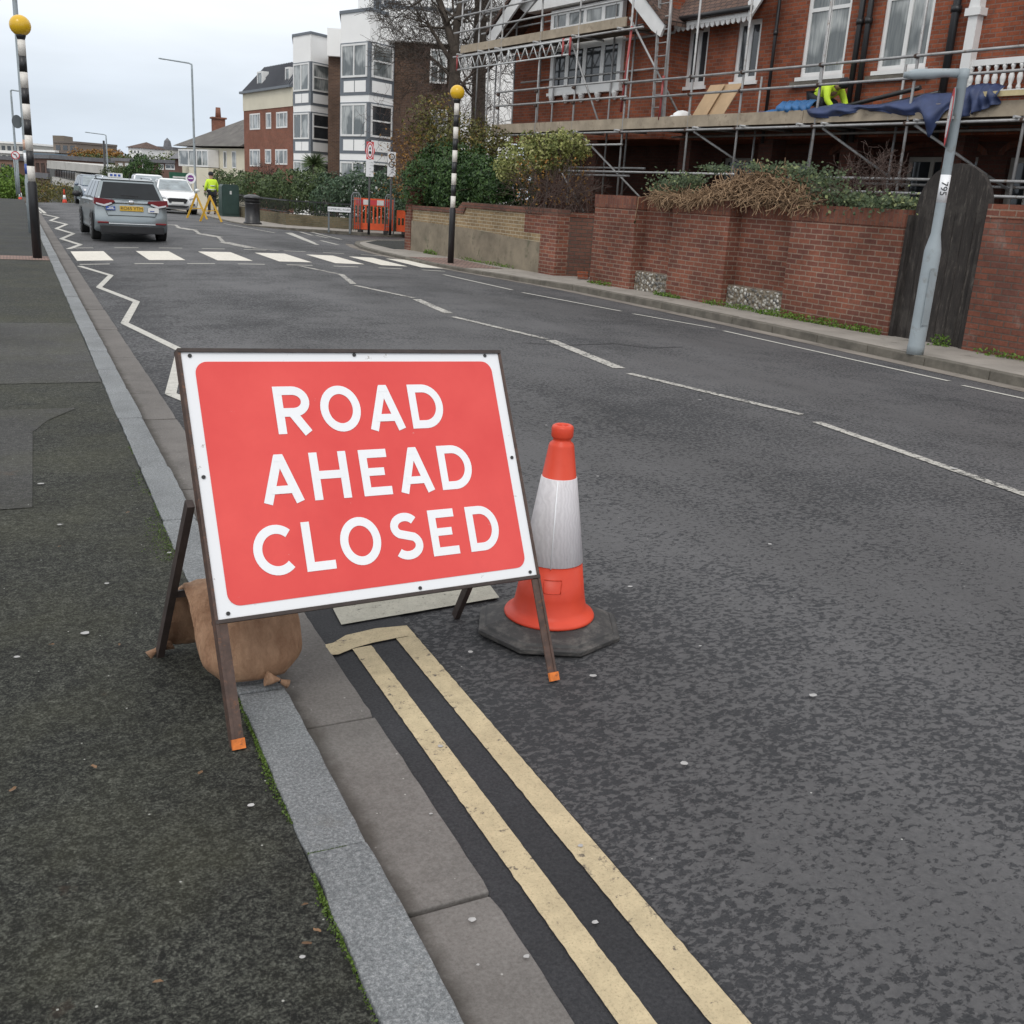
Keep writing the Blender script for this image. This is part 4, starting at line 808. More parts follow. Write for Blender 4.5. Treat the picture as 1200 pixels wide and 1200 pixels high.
# gabled bay
m = MB(); wallholes(m, FS, 9.45, 14.9, 3.1, 6.2, HD - .01, BD, [(11.15, 14.2, 4.28, 5.42)]); m.fprism(FS, [(9.6, 6.2), (14.9, 6.2), (14.9, 6.6), (12.6, 7.6), (10.9, 7.2)], HD - .01, BD - .01); m.build('bay_wall', M['brick_house'], house)
win(FS, 11.15, 14.2, 4.28, 5.42, BD + .03, house, (.25, .5, .75), (), .15, 'glass', sill=.10, proud=.10, name='bay_window', dp=.16)
for a in (11.3, 12.0, 12.7, 13.4, 14.05):
    m = MB(); m.lathe([(.02, 4.00), (.06, 4.04), (.07, 4.12), (.09, 4.16), (.09, 4.2)], FS.w(a, BD + .08, 0), 10); m.build('corbel', M['white'], house)
win(FS, 11.15, 14.2, 5.72, 6.26, BD + .14, house, (.25, .5, .75), (), .13, 'glass_net', proud=.06, name='attic_window')
m = MB(); m.fprism(FS, [(9.62, 6.30), (15.2, 6.30), (15.6, 6.5), (12.9, 8.1), (9.9, 6.55)], BD + .02, BD + .35); m.build('cove', M['white'], house)
m = MB(); m.fprism(FS, [(9.18, 5.18), (9.5, 5.34), (12.9, 7.95), (12.9, 8.4), (9.05, 5.4)], BD + .5, BD + .56); m.build('bargeboard', M['white'], house)
m = MB(); m.fprism(FS, [(16.55, 5.55), (16.3, 5.75), (12.92, 7.95), (12.92, 8.4), (16.75, 5.85)], BD + .5, BD + .56); m.build('bargeboard', M['white'], house)
m = MB(); 
for a, b in (((9.02, 5.42), (12.9, 8.42)), ((12.92, 8.42), (16.8, 5.87))):
    m.add([FS.w(a[0], BD + .6, a[1]), FS.w(b[0], BD + .6, b[1]), FS.w(b[0], BD - 5, b[1]), FS.w(a[0], BD - 5, a[1]), FS.w(a[0], BD + .6, a[1] + .1), FS.w(b[0], BD + .6, b[1] + .1), FS.w(b[0], BD - 5, b[1] + .1), FS.w(a[0], BD - 5, a[1] + .1)], [(3, 2, 1, 0), (4, 5, 6, 7), (0, 1, 5, 4), (1, 2, 6, 5), (2, 3, 7, 6), (3, 0, 4, 7)])
m.build('gable_roof', M['tile_brown'], house)
# ================================================================== SCAFFOLD
sc = thing('scaffolding', 'galvanised tube scaffolding with timber boards wrapped round the brick house', 'scaffolding', FS.w(4, 0, GZ))
TR = .0245
_tubes = {}
def pole(name, a, b, mat='galv', r=TR, n=8):
    m = MB(); m.tube([a, b], r, n); return m.build(name, M[mat], sc)
def coupler(s, d, z):
    if 'c' not in _tubes:
        m = MB(); o = sc.location; m.lathe([(.034, -.035), (.042, -.03), (.042, .03), (.034, .035)], o, 8); m.box(o.x - .06, o.x - .03, o.y - .02, o.y + .02, o.z - .02, o.z + .02); c_ = m.build('coupler', M['rust'], sc); _tubes['c'] = c_
        c_.location = FS.w(s, d, z) - sc.location
    else:
        c_ = _tubes['c'].copy(); C.objects.link(c_); c_.parent = sc; c_.location = FS.w(s, d, z) - sc.location
std = [(-4.2, 6.6), (-2.2, 6.6), (-.18, 6.5), (1.95, 6.6), (4.0, 6.6), (6.03, 6.6), (7.54, 6.6), (9.8, 6.8), (11.83, 7.0), (13.5, 7.1), (15.4, 7.1)]
for s_, t_ in std:
    pole('standard', FS.w(s_, 0, GZ + .01), FS.w(s_, 0, t_)); coupler(s_, .03, 3.17); coupler(s_, .03, 4.22)
    if s_ < 8 or s_ > 9: coupler(s_, .03, 3.88)
for s_, z0_ in ((8.5, 3.25), (16.05, GZ + .01), (16.65, 3.5), (17.65, 4.9)): pole('standard', FS.w(s_, -.04 if s_ < 16 else .0, z0_), FS.w(s_, 0, 7.1))
for s_ in (-2.2, .3, 3.1, 5.1, 6.7, 10.6, 11.4, 12.9, 13.9, 14.6, 15.9, 16.9): pole('inner_standard', FS.w(s_, -1.15 if s_ < 9.6 else -.75, GZ + .01), FS.w(s_, -1.15 if s_ < 9.6 else -.75, 6.2 if s_ > 9 else 4.3))
for z_, a, b, d_ in ((4.22, -6, 9.9, .05), (3.88, -6, 9.9, .05), (3.17, -6, 15.8, .05), (2.28, -6, 3.8, .05), (2.30, 5.9, 12.2, .05), (2.42, 9.6, 12.6, -.6), (2.22, 9.4, 11.9, .0), (4.28, 9.7, 15.6, .04), (3.93, 9.7, 15.6, .04), (5.34, 9.3, 18.0, .05), (5.97, 9.9, 18.0, .05), (6.38, 11.5, 18.0, .05), (5.34, 9.3, 16.5, -.85), (6.75, 13.0, 17.9, .05), (5.60, 10.4, 17.4, -.8), (4.62, 9.7, 15.6, -.8), (2.9, 9.7, 15.5, .05), (6.6, 10.2, 17.9, -.8), (3.5, 9.4, 15.4, -.82), (2.05, -6, 3.8, .12), (6.05, 13.4, 17.9, -.8), (3.15, -6, 9.4, -1.15), (2.24, -6, 3.8, -1.15)):
    pole('ledger', FS.w(a, d_, z_), FS.w(b, d_, z_))
for s_ in (-.1, 1.7, 3.7, 4.3, 5.8, 7.2, 9.9, 11.6, 13.3, 15.2, 17.6, 16.4):
    pole('transom', FS.w(s_, .16, 3.21 if s_ < 16 else 5.38), FS.w(s_, -1.3 if s_ < 9.6 else -.8, 3.21 if s_ < 16 else 5.38))
for s_ in (10.1, 11.9, 13.6, 15.5): pole('transom', FS.w(s_, .16, 5.38), FS.w(s_, -.85, 5.38))
for a, b in (((1.8, 0, 3.15), (.6, -1.1, 2.2)), ((3.9, -.1, 3.15), (2.7, -1.1, 2.2)), ((7.4, -.05, 3.15), (6.3, -1.1, 2.3)), ((11.5, -.1, 3.1), (9.2, -.9, 1.3)), ((12.2, -.05, 5.3), (10.8, -.1, 3.3)), ((9.95, -.05, 5.6), (8.6, -.6, 3.6)), ((13.3, -.1, 3.1), (12.0, -.7, 1.3)), ((17.6, 0, 5.3), (15.6, 0, 7.1)), ((12.8, .0, 6.9), (15.5, .0, 5.5))): pole('brace', FS.w(*a), FS.w(*b))
pole('brace', FS.w(9.9, .02, 3.6), FS.w(9.75, .02, 5.4), 'galv_red', TR + .002); pole('brace', FS.w(8.52, .0, 3.4), FS.w(8.5, .0, 4.3), 'galv_red', TR + .002)
for a, b, d_ in ((-6, -2.3, .03), (-2.29, 1.0, .034), (1.01, 4.3, .03), (4.31, 7.6, .034), (7.61, 10.9, .03), (10.91, 13.2, .034), (13.21, 15.7, .03)):
    m = MB(); m.fbox(FS, a, b, d_ - .05, d_ - .012, 3.235, 3.465); m.build('toe_board', M['timber'], sc)
for a, b, d_ in ((10.0, 13.4, .03), (13.41, 17.65, .034)):
    m = MB(); m.fbox(FS, a, b, d_ - .05, d_ - .012, 5.42, 5.62); m.build('toe_board', M['timber'], sc)
for k in range(6):
    d_ = -.06 + .0 - k * .235; m = MB(); m.fbox(FS, -6, 9.3, d_ - .225, d_, 3.24, 3.278); m.build('deck_board', M['deck_timber'], sc)
for k in range(3):
    d_ = -.06 - k * .235; m = MB(); m.fbox(FS, 9.31, 15.6, d_ - .225, d_, 3.24, 3.278); m.build('deck_board', M['deck_timber'], sc)
    m = MB(); m.fbox(FS, 10.0, 17.6, d_ - .225, d_, 5.41, 5.448); m.build('deck_board', M['deck_timber'], sc)
m = MB(); m.tube([FS.w(17.7, .08, 5.31), FS.w(12.05, .08, 5.31)], .022, 8); m.tube([FS.w(17.7, .08, 4.98), FS.w(12.05, .08, 4.98)], .022, 8)
n = 14
for k in range(n): a = 17.65 - 5.55 * k / n; b = 17.65 - 5.55 * (k + .5) / n; c_ = 17.65 - 5.55 * (k + 1) / n; m.tube([FS.w(a, .08, 5.3), FS.w(b, .08, 4.99)], .014, 6); m.tube([FS.w(b, .08, 4.99), FS.w(c_, .08, 5.3)], .014, 6)
m.tube([FS.w(14.9, .08, 5.31), FS.w(14.9, .08, 4.98)], .022, 6)
o = m.build('lattice_beam', plain('aluminium_beam', (.55, .56, .56), .4, .1, 5, metal=.3), sc)
for s_ in (12.05, 12.35, 17.7): pole('beam_end', FS.w(s_, .08, 4.96), FS.w(s_, .08, 5.36), 'galv_red', .03)
# things on the platform
ZD = 3.28
lad = thing('ladder', 'aluminium ladder rising from the lower scaffold deck to the upper one', 'ladder', FS.w(8.9, -.3, ZD))
lw = .19
for a in (9.05, 8.66): m = MB(); m.beam(FS.w(a, -.25, ZD), FS.w(a + .42, -.45, 6.6), .03, .065, (1, 0, 0)); m.build('stile', M['galv'], lad)
for k in range(11):
    z_ = ZD + .15 + k * .27; f_ = (z_ - ZD) / 3.32; q = FS.w(9.05 + .42 * f_, -.25 - .2 * f_, z_); q2 = FS.w(8.66 + .42 * f_, -.25 - .2 * f_, z_); m = MB(); m.tube([q, q2], .014, 6); m.build('rung', M['galv'], lad)
for i, (a, b, d_, lab) in enumerate([(6.95, 7.35, -.72, 'plywood sheet leaning on the house wall, right-hand one of the pair'), (7.4, 7.75, -.66, 'plywood sheet leaning on the house wall, left-hand one of the pair')]):
    m = MB(); F = FS; sh = .25; m.add([F.w(a, d_ + .45, ZD), F.w(b + .1, d_ + .45, ZD), F.w(b - sh + .1, d_ + .1, 4.12), F.w(a - sh, d_ + .1, 4.12), F.w(a, d_ + .43, ZD), F.w(b + .1, d_ + .43, ZD), F.w(b - sh + .1, d_ + .08, 4.12), F.w(a - sh, d_ + .08, 4.12)], [(0, 1, 2, 3), (7, 6, 5, 4), (0, 4, 5, 1), (1, 5, 6, 2), (2, 6, 7, 3), (3, 7, 4, 0)]); tag(m.build('plywood_sheet', M['ply']), lab, 'plywood', 'plywood sheets on the scaffold')
def cloth(name, F, s0, s1, zt, zb, d0, mat, label, cat, amp=.05, ns=40, nz=10, hang=None):
    m = MB(); vs = []
    for j in range(nz + 1):
        for i in range(ns + 1):
            u, v = i / ns, j / nz; s = s0 + (s1 - s0) * u; top = zt(u) if callable(zt) else zt; bot = zb(u) if callable(zb) else zb
            z = top + (bot - top) * v; fold = amp * mnoise.noise(Vector((u * 9, v * 2.4, s0))) + amp * .5 * math.sin(u * 31 + v * 4 + s0)
            d = d0 + fold + .10 * math.sin(math.pi * min(1, v * 1.1)) - .12 * (1 - v)
            vs.append(F.w(s, d, z + .02 * mnoise.noise(Vector((u * 12, v * 3, 7)))))
    m.add(vs, [(j * (ns + 1) + i, j * (ns + 1) + i + 1, (j + 1) * (ns + 1) + i + 1, (j + 1) * (ns + 1) + i) for j in range(nz) for i in range(ns)], 0, True)
    o = tag(m.build(name, mat), label, cat); q = o.modifiers.new('thickness', 'SOLIDIFY'); q.thickness = .006; return o
M['tarp'] = plain('navy_tarpaulin', (.036, .055, .135), .55, .25, 6, bump=.3, bsc=14); M['tarp2'] = plain('bright_blue_tarpaulin', (.035, .15, .36), .5, .25, 5, bump=.3, bsc=14)
cloth('tarpaulin', FS, 1.05, 4.15, lambda u: 3.62 - .13 * u + .04 * math.sin(u * 9), lambda u: 3.40 - .10 * math.sin(u * 5.5) ** 2 + (-.42 * math.exp(-((u - .13) / .055) ** 2)), .05, M['tarp'], 'navy blue tarpaulin draped over the toe board, hanging in a ragged point', 'tarpaulin', .06, 80, 12)
cloth('tarpaulin', FS, .25, 1.04, lambda u: 3.68 + .06 * math.sin(u * 3), lambda u: 3.22 + .25 * abs(u - .8), .08, M['tarp'], 'rolled dark blue tarpaulin at the right end behind the lamp column', 'tarpaulin', .08, 30, 12)
cloth('tarpaulin', FS, 4.15, 5.05, 3.66, 3.38, -.02, M['tarp2'], 'bright blue tarpaulin beside the crouching worker in yellow', 'tarpaulin', .06, 30, 8)
cloth('tarpaulin', FS, 5.3, 6.5, lambda u: 3.46 + .12 * (1 - u), 3.36, -.3, M['tarp2'], 'small blue sheet on the deck between the plywood and the worker', 'tarpaulin', .05, 30, 6)
m = MB(); m.ball(FS.w(8.05, -.25, 3.46), .2, 12, 0, (1.2, .8, .75)); m.ball(FS.w(8.25, -.2, 3.42), .14, 12, 0, (1.1, .8, .7)); tag(m.build('rubble_bag', M['white_render']), 'white plastic sack on the scaffold deck near the ladder', 'sack')
m = MB(); m.fbox(FS, -1.6, .55, .06, .10, 3.52, 3.60); tag(m.build('timber_length', plain('pale_timber', (.55, .46, .26), .8)), 'pale yellow timber length lying on the toe board at the right edge', 'timber')
for k, (a, z0_, b, z1_) in enumerate([(4.6, 3.42, 2.2, 3.80), (4.3, 3.36, 1.9, 3.72)]):
    m = MB(); m.tube([FS.w(a, -.45 - k * .12, z0_), FS.w(b, -.5 - k * .12, z1_)], .04, 8); tag(m.build('pipe_length', M['black']), ('upper' if k == 0 else 'lower') + ' of two loose black pipes lying behind the navy tarpaulin', 'pipe', 'loose black pipes')
# ------------------------------------------------------------------ grey column with short arm by the arched door
def column_sections(name, base, profile, mat, label, cat):
    t_ = thing(name, label, cat, base); m = MB(); m.lathe(profile, base, 14); m.build('column', mat, t_); return t_
bs = G(1072, 415, ZP + .004); lc = thing('lamp_column', 'blue-grey steel column with thick base and short bent arm, in front of the arched door', 'lamp column', bs)
m = MB(); m.lathe([(.098, 0), (.098, .10), (.094, .12), (.094, 1.18), (.088, 1.22), (.055, 1.38), (.053, 3.02), (.06, 3.03), (.06, 3.12), (.03, 3.13)], bs, 18); m.build('column', M['lampgrey'], lc)
m = MB(); m.beam(bs + Vector((-.03, -.097, .35)), bs + Vector((-.03, -.097, 1.0)), .10, .008, (0, 1, 0)); m.build('access_door', M['lampgrey'], lc)
adir = (FS.w(3, 0, 0) - FS.w(1, 0, 0)).normalized(); adir = Vector((-.70, .72, 0)).normalized()
m = MB(); q = bs + Vector((0, 0, 3.08)); m.tube([q + adir * .0, q + adir * .20 + Vector((0, 0, .0)), q + adir * .30 + Vector((0, 0, -.01)), q + adir * .50 + Vector((0, 0, -.02)), q + adir * .62 + Vector((0, 0, -.03))], [.048, .045, .055, .055, .03], 10); m.build('arm', M['lampgrey'], lc)
m = MB(); m.tube([bs + Vector((0, 0, 1.72)), bs + Vector((0, 0, 2.02))], .056, 14); st_ = m.build('number_label', M['letter'], lc)
def text(body, size, p, right, up_, mat, parent, name='lettering', ext=.0006):
    cu = bpy.data.curves.new('t', 'FONT'); cu.body = body; cu.size = size; cu.extrude = ext; cu.align_x = 'CENTER'; cu.align_y = 'CENTER'; cu.resolution_u = 3
    o = bpy.data.objects.new('t', cu); C.objects.link(o); bpy.context.view_layer.update(); me = bpy.data.meshes.new_from_object(o); C.objects.unlink(o); bpy.data.objects.remove(o)
    me.materials.clear(); me.materials.append(mat); r_ = Vector(right).normalized(); u_ = Vector(up_).normalized(); n_ = r_.cross(u_); mt = Matrix((r_, u_, n_)).transposed().to_4x4(); off = Vector(p); q = parent
    while q is not None: off = off - Vector(q.location); q = q.parent
    mt.translation = off; me.transform(mt); o = bpy.data.objects.new(name, me); C.objects.link(o); o.parent = parent; return o
vd = -Vector((bs.x, bs.y, 0)).normalized(); text('795', .105, bs + vd * .0585 + Vector((0, 0, 1.87)), (0, 0, -1), Vector((vd.y, -vd.x, 0)) * -1, M['black'], st_, 'number')
M['red_ring'] = plain('sign_red', (.60, .05, .06), .45, .08, 6); M['sign_blue'] = plain('sign_blue', (.04, .09, .35), .4)
sp_ = thing('round_sign', 'round red and white road sign seen almost edge-on, fixed to the blue-grey column', 'sign', bs + Vector((0, 0, 2.6)))
q = bs + Vector((0, 0, 2.62)); e1 = Vector((bs.x, bs.y, 0)).normalized(); e1.rotate(Matrix.Rotation(R(3.5), 3, 'Z')); F = Fr((q.x + (e1 * -.0).x - .10, q.y), (e1.x, e1.y))
m = MB(); m.disc(F, 0, q.z, .31, -.012, -.002, 32); m.build('plate', M['grey_dk'], sp_); m = MB(); m.disc(F, 0, q.z, .30, -.001, .003, 32); m.build('red_border', M['red_ring'], sp_); m = MB(); m.disc(F, 0, q.z, .22, .004, .006, 32); m.build('white_centre', M['letter'], sp_)
m = MB(); m.beam((q.x - .11, q.y, q.z), (q.x, q.y, q.z), .04, .03); m.build('bracket', M['galv'], sp_)
# ------------------------------------------------------------------ belisha beacons
def beacon(base, h, label, n, first, r=.055, black_h=1.15):
    t_ = thing('belisha_beacon', label, 'crossing beacon', base, 'striped crossing beacons'); x_, y_, z_ = base
    m = MB(); m.lathe([(r * 1.25, 0), (r * 1.25, black_h), (r * 1.0, black_h + .03), (r, black_h + .04)], base, 14); m.build('base_section', M['black'], t_)
    z0_ = black_h + .04; step = (h - .22 - z0_) / n
    for k in range(n):
        m = MB(); m.tube([Vector(base) + Vector((0, 0, z0_ + k * step)), Vector(base) + Vector((0, 0, z0_ + (k + 1) * step))], r if k % 2 == 0 else r - .0005, 14); m.build('band', M['post_white'] if (k + first) % 2 == 0 else M['black'], t_)
    m = MB(); m.lathe([(r * .9, h - .22), (.075, h - .17), (.085, h - .13)], base, 16); m.build('lamp_holder', M['black'], t_)
    m = MB(); m.ball((x_, y_, z_ + h), .155 if r < .06 else .17, 20, 0, (1, 1, .97)); m.build('globe', M['globe'], t_); return t_
b1 = G(528, 308, ZP + .012); beacon(b1, 3.55, 'black and white striped beacon post with amber globe in front of the rendered wall', 9, 0)
b2 = G(44, 302, PZ + .01); beacon(b2, 3.76, 'black and white striped beacon post with amber globe on the left pavement', 9, 0, .062, 1.25)
# ================================================================== BUILDINGS FURTHER ALONG
class B:
    def __init__(s, name, label, A_, B_, z0, z1, depth, mat, cat='building', group=None, wname='wall'):
        a = P(*A_); b = P(*B_); s.F = Fr((a.x, a.y), (b.x - a.x, b.y - a.y)); s.L = (Vector((b.x, b.y)) - Vector((a.x, a.y))).length
        s.root = thing(name, label, cat, (a.x, a.y, z0), group); s.z0, s.z1, s.dep = z0, z1, depth
        m = MB(); m.fbox(s.F, 0, s.L, -depth, 0, z0, z1); s.wall = m.build(wname, mat, s.root)
    def px(s, x0, y0, x1, y1, d=0.):
        xm, ym = (x0 + x1) / 2, (y0 + y1) / 2; a, _ = s.F.hit(x0, ym, d); b, _ = s.F.hit(x1, ym, d); _, zt = s.F.hit(xm, y0, d); _, zb = s.F.hit(xm, y1, d); return min(a, b), max(a, b), zb, zt
    def win(s, x0, y0, x1, y1, **k):
        a, b, zb, zt = s.px(x0, y0, x1, y1); return win(s.F, a, b, zb, zt, .06, s.root, dp=.05, **k)
    def box(s, name, x0, y0, x1, y1, d0, d1, mat):
        a, b, zb, zt = s.px(x0, y0, x1, y1); m = MB(); m.fbox(s.F, a, b, d0, d1, zb, zt); return m.build(name, mat, s.root)
# white bay block of flats (two staggered parts, each with a corner bay)
fl = B('flats', 'brown brick and white flats with stacked corner bay windows and dark blue trim', (452, 215, 48.6), (600, 215, 48.6), -.5, P(480, 53, 48.6).z, 9, M['brick_flat'])
def mb_on(root, name, mat, fn): m = MB(); fn(m); return m.build(name, mat, root)
def bay(root, cL, cC, cR, ys, D, zb, ztop, levels, capz):
    pL, pC, pR = P(*cL), P(*cC), P(*cR); back = (pC.xy - Vector((0, 0))).normalized() * 3
    poly = [tuple(pL.xy), tuple(pC.xy), tuple(pR.xy), tuple(pR.xy + back), tuple(pL.xy + back)]
    m = MB(); m.prism(poly, zb, ztop); m.build('bay', M['white_render'], root)
    def off(q): c0_ = (pL.xy + pR.xy) / 2; return [tuple(c0_ + (Vector(p) - c0_) * q + (pC.xy.normalized() * -.0)) for p in poly]
    m = MB(); m.prism(off(1.06), ztop, ztop + .13); m.build('parapet_cap', M['dark_trim'], root)
    FL = Fr(pL.xy, pC.xy - pL.xy); FR = Fr(pC.xy, pR.xy - pC.xy); LL, LR = (pC.xy - pL.xy).length, (pR.xy - pC.xy).length
    for (yt, yb, g1, g2) in levels:
        _, zt = FL.hit(cC[0], yt); _, zw = FL.hit(cC[0], yb)
        for F, L, g, mu_, tr_ in ((FL, LL, g1, (.5,), ()), (FR, LR, g2, (), (.5,))):
            m = MB(); m.fbox(F, .0, L - .0, .004, .02, zw - .75, zt + .06); m.build('dark_panel', M['dark_trim'], root)
            win(F, .12, L - .12, zw, zt, .10, root, mu_, tr_, .085, g, dp=.08)
            for q0, q1 in (((.14, .5), (.53, .9)) if F is FL else ((.1, .9),)):
                m = MB(); m.fbox(F, L * q0, L * q1, .018, .035, zw - .62, zw - .14); m.build('panel', M['white_render'], root)
GN, GD = 'glass_net', 'glass'
bay(fl.root, (398, 200, 48.4), (431, 200, 47.0), (459, 200, 48.4), None, 47, -.5, P(430, 21, 47).z, [(50, 90, GN, GN), (121, 160, GN, GD), (190, 214, GN, GD)], 0)
m = MB(); m.fbox(fl.F, -.2, fl.L - .3, .02, .5, P(430, 48, 47).z, P(480, 25, 48).z + .2); m.fbox(fl.F, 2.9, fl.L, .03, .35, .2, P(430, 48, 47).z); m.build('white_upper_wall', M['white_render'], fl.root)
m = MB(); m.fbox(fl.F, -.3, fl.L - .2, -.0, .55, P(480, 25, 48).z + .2, P(480, 25, 48).z + .33); m.build('roof_edge', M['dark_trim'], fl.root)
m = MB(); m.fbox(fl.F, -1.6, fl.L, -8, -1.2, P(430, 21, 47).z - .5, P(430, -60, 48).z); m.build('penthouse', M['white_render'], fl.root)
for x0, y0, x1, y1 in ((438, -12, 447, 17), (450, 1, 470, 18)):
    a, b, zb, zt = fl.px(x0, y0, x1, y1, -1.2); win(fl.F, a, b, zb, zt, -1.1, fl.root, (), (), .1, 'glass', frame='dark_trim', dp=.08)
for y0, y1 in ((58, 98), (128, 166)):
    a, b, zb, zt = fl.px(504, y0, 524, y1, .35); win(fl.F, a, b, zb, zt, .45, fl.root, (.5,), (.5,), .08, 'glass_net', dp=.09)
f2 = B('flats', 'further white bay block of the flats, lower, beside the red brick wing', (384, 215, 58.5), (402, 215, 58.5), -.8, P(395, 70, 58.5).z, 9, M['brick_flat'])
bay(f2.root, (344, 200, 59.8), (364, 200, 58.2), (388, 200, 59.6), None, 58, -.8, P(364, 46, 58.2).z, [(73, 106, GN, GN), (132, 163, GN, GD), (189, 212, GN, GD)], 0)
m = MB(); m.fbox(f2.F, 0, f2.L, .02, .4, P(395, 72, 58.5).z, P(395, 42, 58.5).z); m.build('white_upper_wall', M['white_render'], f2.root)
w3 = B('flats', 'red brick wing with cream upper band and dark grey mansard roof', (287, 215, 73), (343.5, 215, 65.5), -1, P(315, 129, 69).z, 8, M['brick_wing'])
zc = P(315, 129, 69).z; zt_ = P(315, 109, 69).z; zm = P(330, 74, 67).z
m = MB(); m.fbox(w3.F, -.02, w3.L, -8, .04, zc, zt_); m.build('cream_band', M['cream'], w3.root)
m = MB(); m.fbox(w3.F, -.2, w3.L, -8, .25, zt_, zt_ + .15); m.build('eave', M['dark_trim'], w3.root)
m = MB(); F = w3.F; v0 = [F.w(.1, .1, zt_ + .15), F.w(w3.L, .1, zt_ + .15), F.w(w3.L, -7.9, zt_ + .15), F.w(.1, -7.9, zt_ + .15), F.w(1.3, -1.1, zm), F.w(w3.L, -1.1, zm), F.w(w3.L, -7, zm), F.w(1.3, -7, zm)]; m.hexa(v0)
for k in range(26):
    a = .3 + k * (w3.L - .4) / 26; b = max(a, 1.3 + (a - .1) * (w3.L - 1.3) / w3.L); m.beam(F.w(a, .13, zt_ + .16), F.w(b, -1.06, zm), .09, .09)
m.build('mansard_roof', M['mansard'], w3.root)
for x0, y0, x1, y1 in ((304, 84, 310, 104), (337, 79, 342, 101)):
    a, b, zb, zt = w3.px(x0, y0, x1, y1, -.3); win(F, a, b, zb, zt, -.1, w3.root, (), (), .1, GN, dp=.5, name='dormer_window')
for x0, y0, x1, y1, mu_ in ((293, 133, 305, 152, (.3, .8)), (312, 132, 318, 151, ()), (324, 131, 337, 150, (.3, .7)), (293, 175, 305, 195, (.3, .8)), (311, 175, 318, 192, ()), (323, 175, 337, 193, (.3, .7))): w3.win(x0, y0, x1, y1, mull=mu_, glass=GN, fw_=.09)
# cream house with grey roof
ch = B('house', 'cream rendered house with white bay window and grey tiled roof beyond the flats', (214, 210, 84), (288, 212, 76), -2, P(250, 174, 80).z, 9, M['cream'])
F = ch.F; ze = P(250, 172, 80).z; m = MB(); zr = P(285, 133, 80).z
m.add([F.w(-.6, .5, ze), F.w(ch.L + .1, .5, ze), F.w(ch.L + .1, -4.5, zr), F.w(3.6, -4.5, zr), F.w(-.6, -9.5, ze), F.w(ch.L + .1, -9.5, ze)], [(0, 1, 2, 3), (0, 3, 4), (4, 3, 2, 5), (5, 2, 1), (0, 4, 5, 1)]); m.build('roof', M['tile_grey'], ch.root)
m = MB(); q = F.w(ch.F.hit(256, 150, -5.0)[0], -5.0, 0); m.box(q.x - .5, q.x + .5, q.y - .5, q.y + .5, ze, P(256, 136, 84).z); m.box(q.x - .62, q.x + .62, q.y - .62, q.y + .62, P(256, 136, 84).z, P(256, 134, 84).z); m.lathe([(.25, 0), (.2, .8)], (q.x, q.y, P(256, 134, 84).z), 8); m.build('chimney', M['brick_wing'], ch.root)
m = MB(); 
for xx in (262, 268):
    a, z_ = F.hit(xx, 150); 
a, b, zb, zt = ch.px(234, 172, 257, 212); m = MB(); m.fbox(F, a, b, .02, .9, -2, P(245, 197, 80).z); m.build('bay', M['cream'], ch.root)
a, b, zb, zt = ch.px(222, 176, 257, 196); win(F, a, b, zb, zt, .95, ch.root, (.35, .62, .8), (), .12, GN, dp=.9, name='bay_window')
for x0, y0, x1, y1 in ((216, 178, 221, 190), (262, 177, 266, 197), (272, 177, 277, 197)): ch.win(x0, y0, x1, y1, glass=GN, fw_=.08)
for x_ in (260, 266):
    a, z_ = F.hit(x_, 150); m = MB(); m.add([F.w(a + 1.6, -2.2, ze + (zr - ze) * .56), F.w(a + 2.3, -2.2, ze + (zr - ze) * .56), F.w(a + 3.5, -3.6, ze + (zr - ze) * .84), F.w(a + 2.8, -3.6, ze + (zr - ze) * .84)], [(0, 1, 2, 3)]); 
h2 = B('house', 'dark hipped roofed house peeping out behind the cream house', (206, 210, 98), (216, 210, 96), -3, P(205, 186, 97).z, 8, plain('dark_red_brick', (.15, .08, .06), .9, .2, .5))  # wall in plain dark red brick
m = MB(); F = h2.F; m.hexa([F.w(-.5, .5, h2.z1), F.w(h2.L + 6, .5, h2.z1), F.w(h2.L + 6, -8, h2.z1), F.w(-.5, -8, h2.z1), F.w(2.5, -3, P(232, 152, 97).z), F.w(h2.L + 4, -3, P(232, 152, 97).z), F.w(h2.L + 4, -5, P(232, 152, 97).z), F.w(2.5, -5, P(232, 152, 97).z)]); m.build('roof', M['slate'], h2.root)
# low terrace in the middle distance
tr = B('house', 'brown brick low flat-roofed house with white windows beyond the parked cars', (160, 215, 118), (207, 215, 112), -7, P(185, 191, 115).z, 8, plain('dull_red_brick', (.17, .095, .075), .9, .2, .4))
m = MB(); m.fbox(tr.F, -.4, tr.L + .3, -8, .4, tr.z1, tr.z1 + .35); m.build('roof', M['slate'], tr.root)
for x0, x1 in ((167, 180), (186, 192), (194, 205)): tr.win(x0, 192, x1, 199, mull=(.6,), fw_=.15)
t2_ = B('house', 'grey low house with pale windows left of the brown brick low house', (136, 215, 125), (159, 215, 122), -7, P(145, 189, 123).z, 8, plain('pale_brown_render', (.25, .20, .16), .9))
m = MB(); m.fbox(t2_.F, -.3, t2_.L + .3, -8, .4, t2_.z1, t2_.z1 + .35); m.build('roof', M['slate'], t2_.root)
for x0, x1 in ((139, 144), (147, 153)): t2_.win(x0, 191, x1, 199, fw_=.3, glass=GN)
wh = B('house', 'distant white gabled house with brown hipped roof on the skyline', (151, 190, 262), (166, 190, 260), -8, P(158, 173, 260).z, 8, M['white_render'])
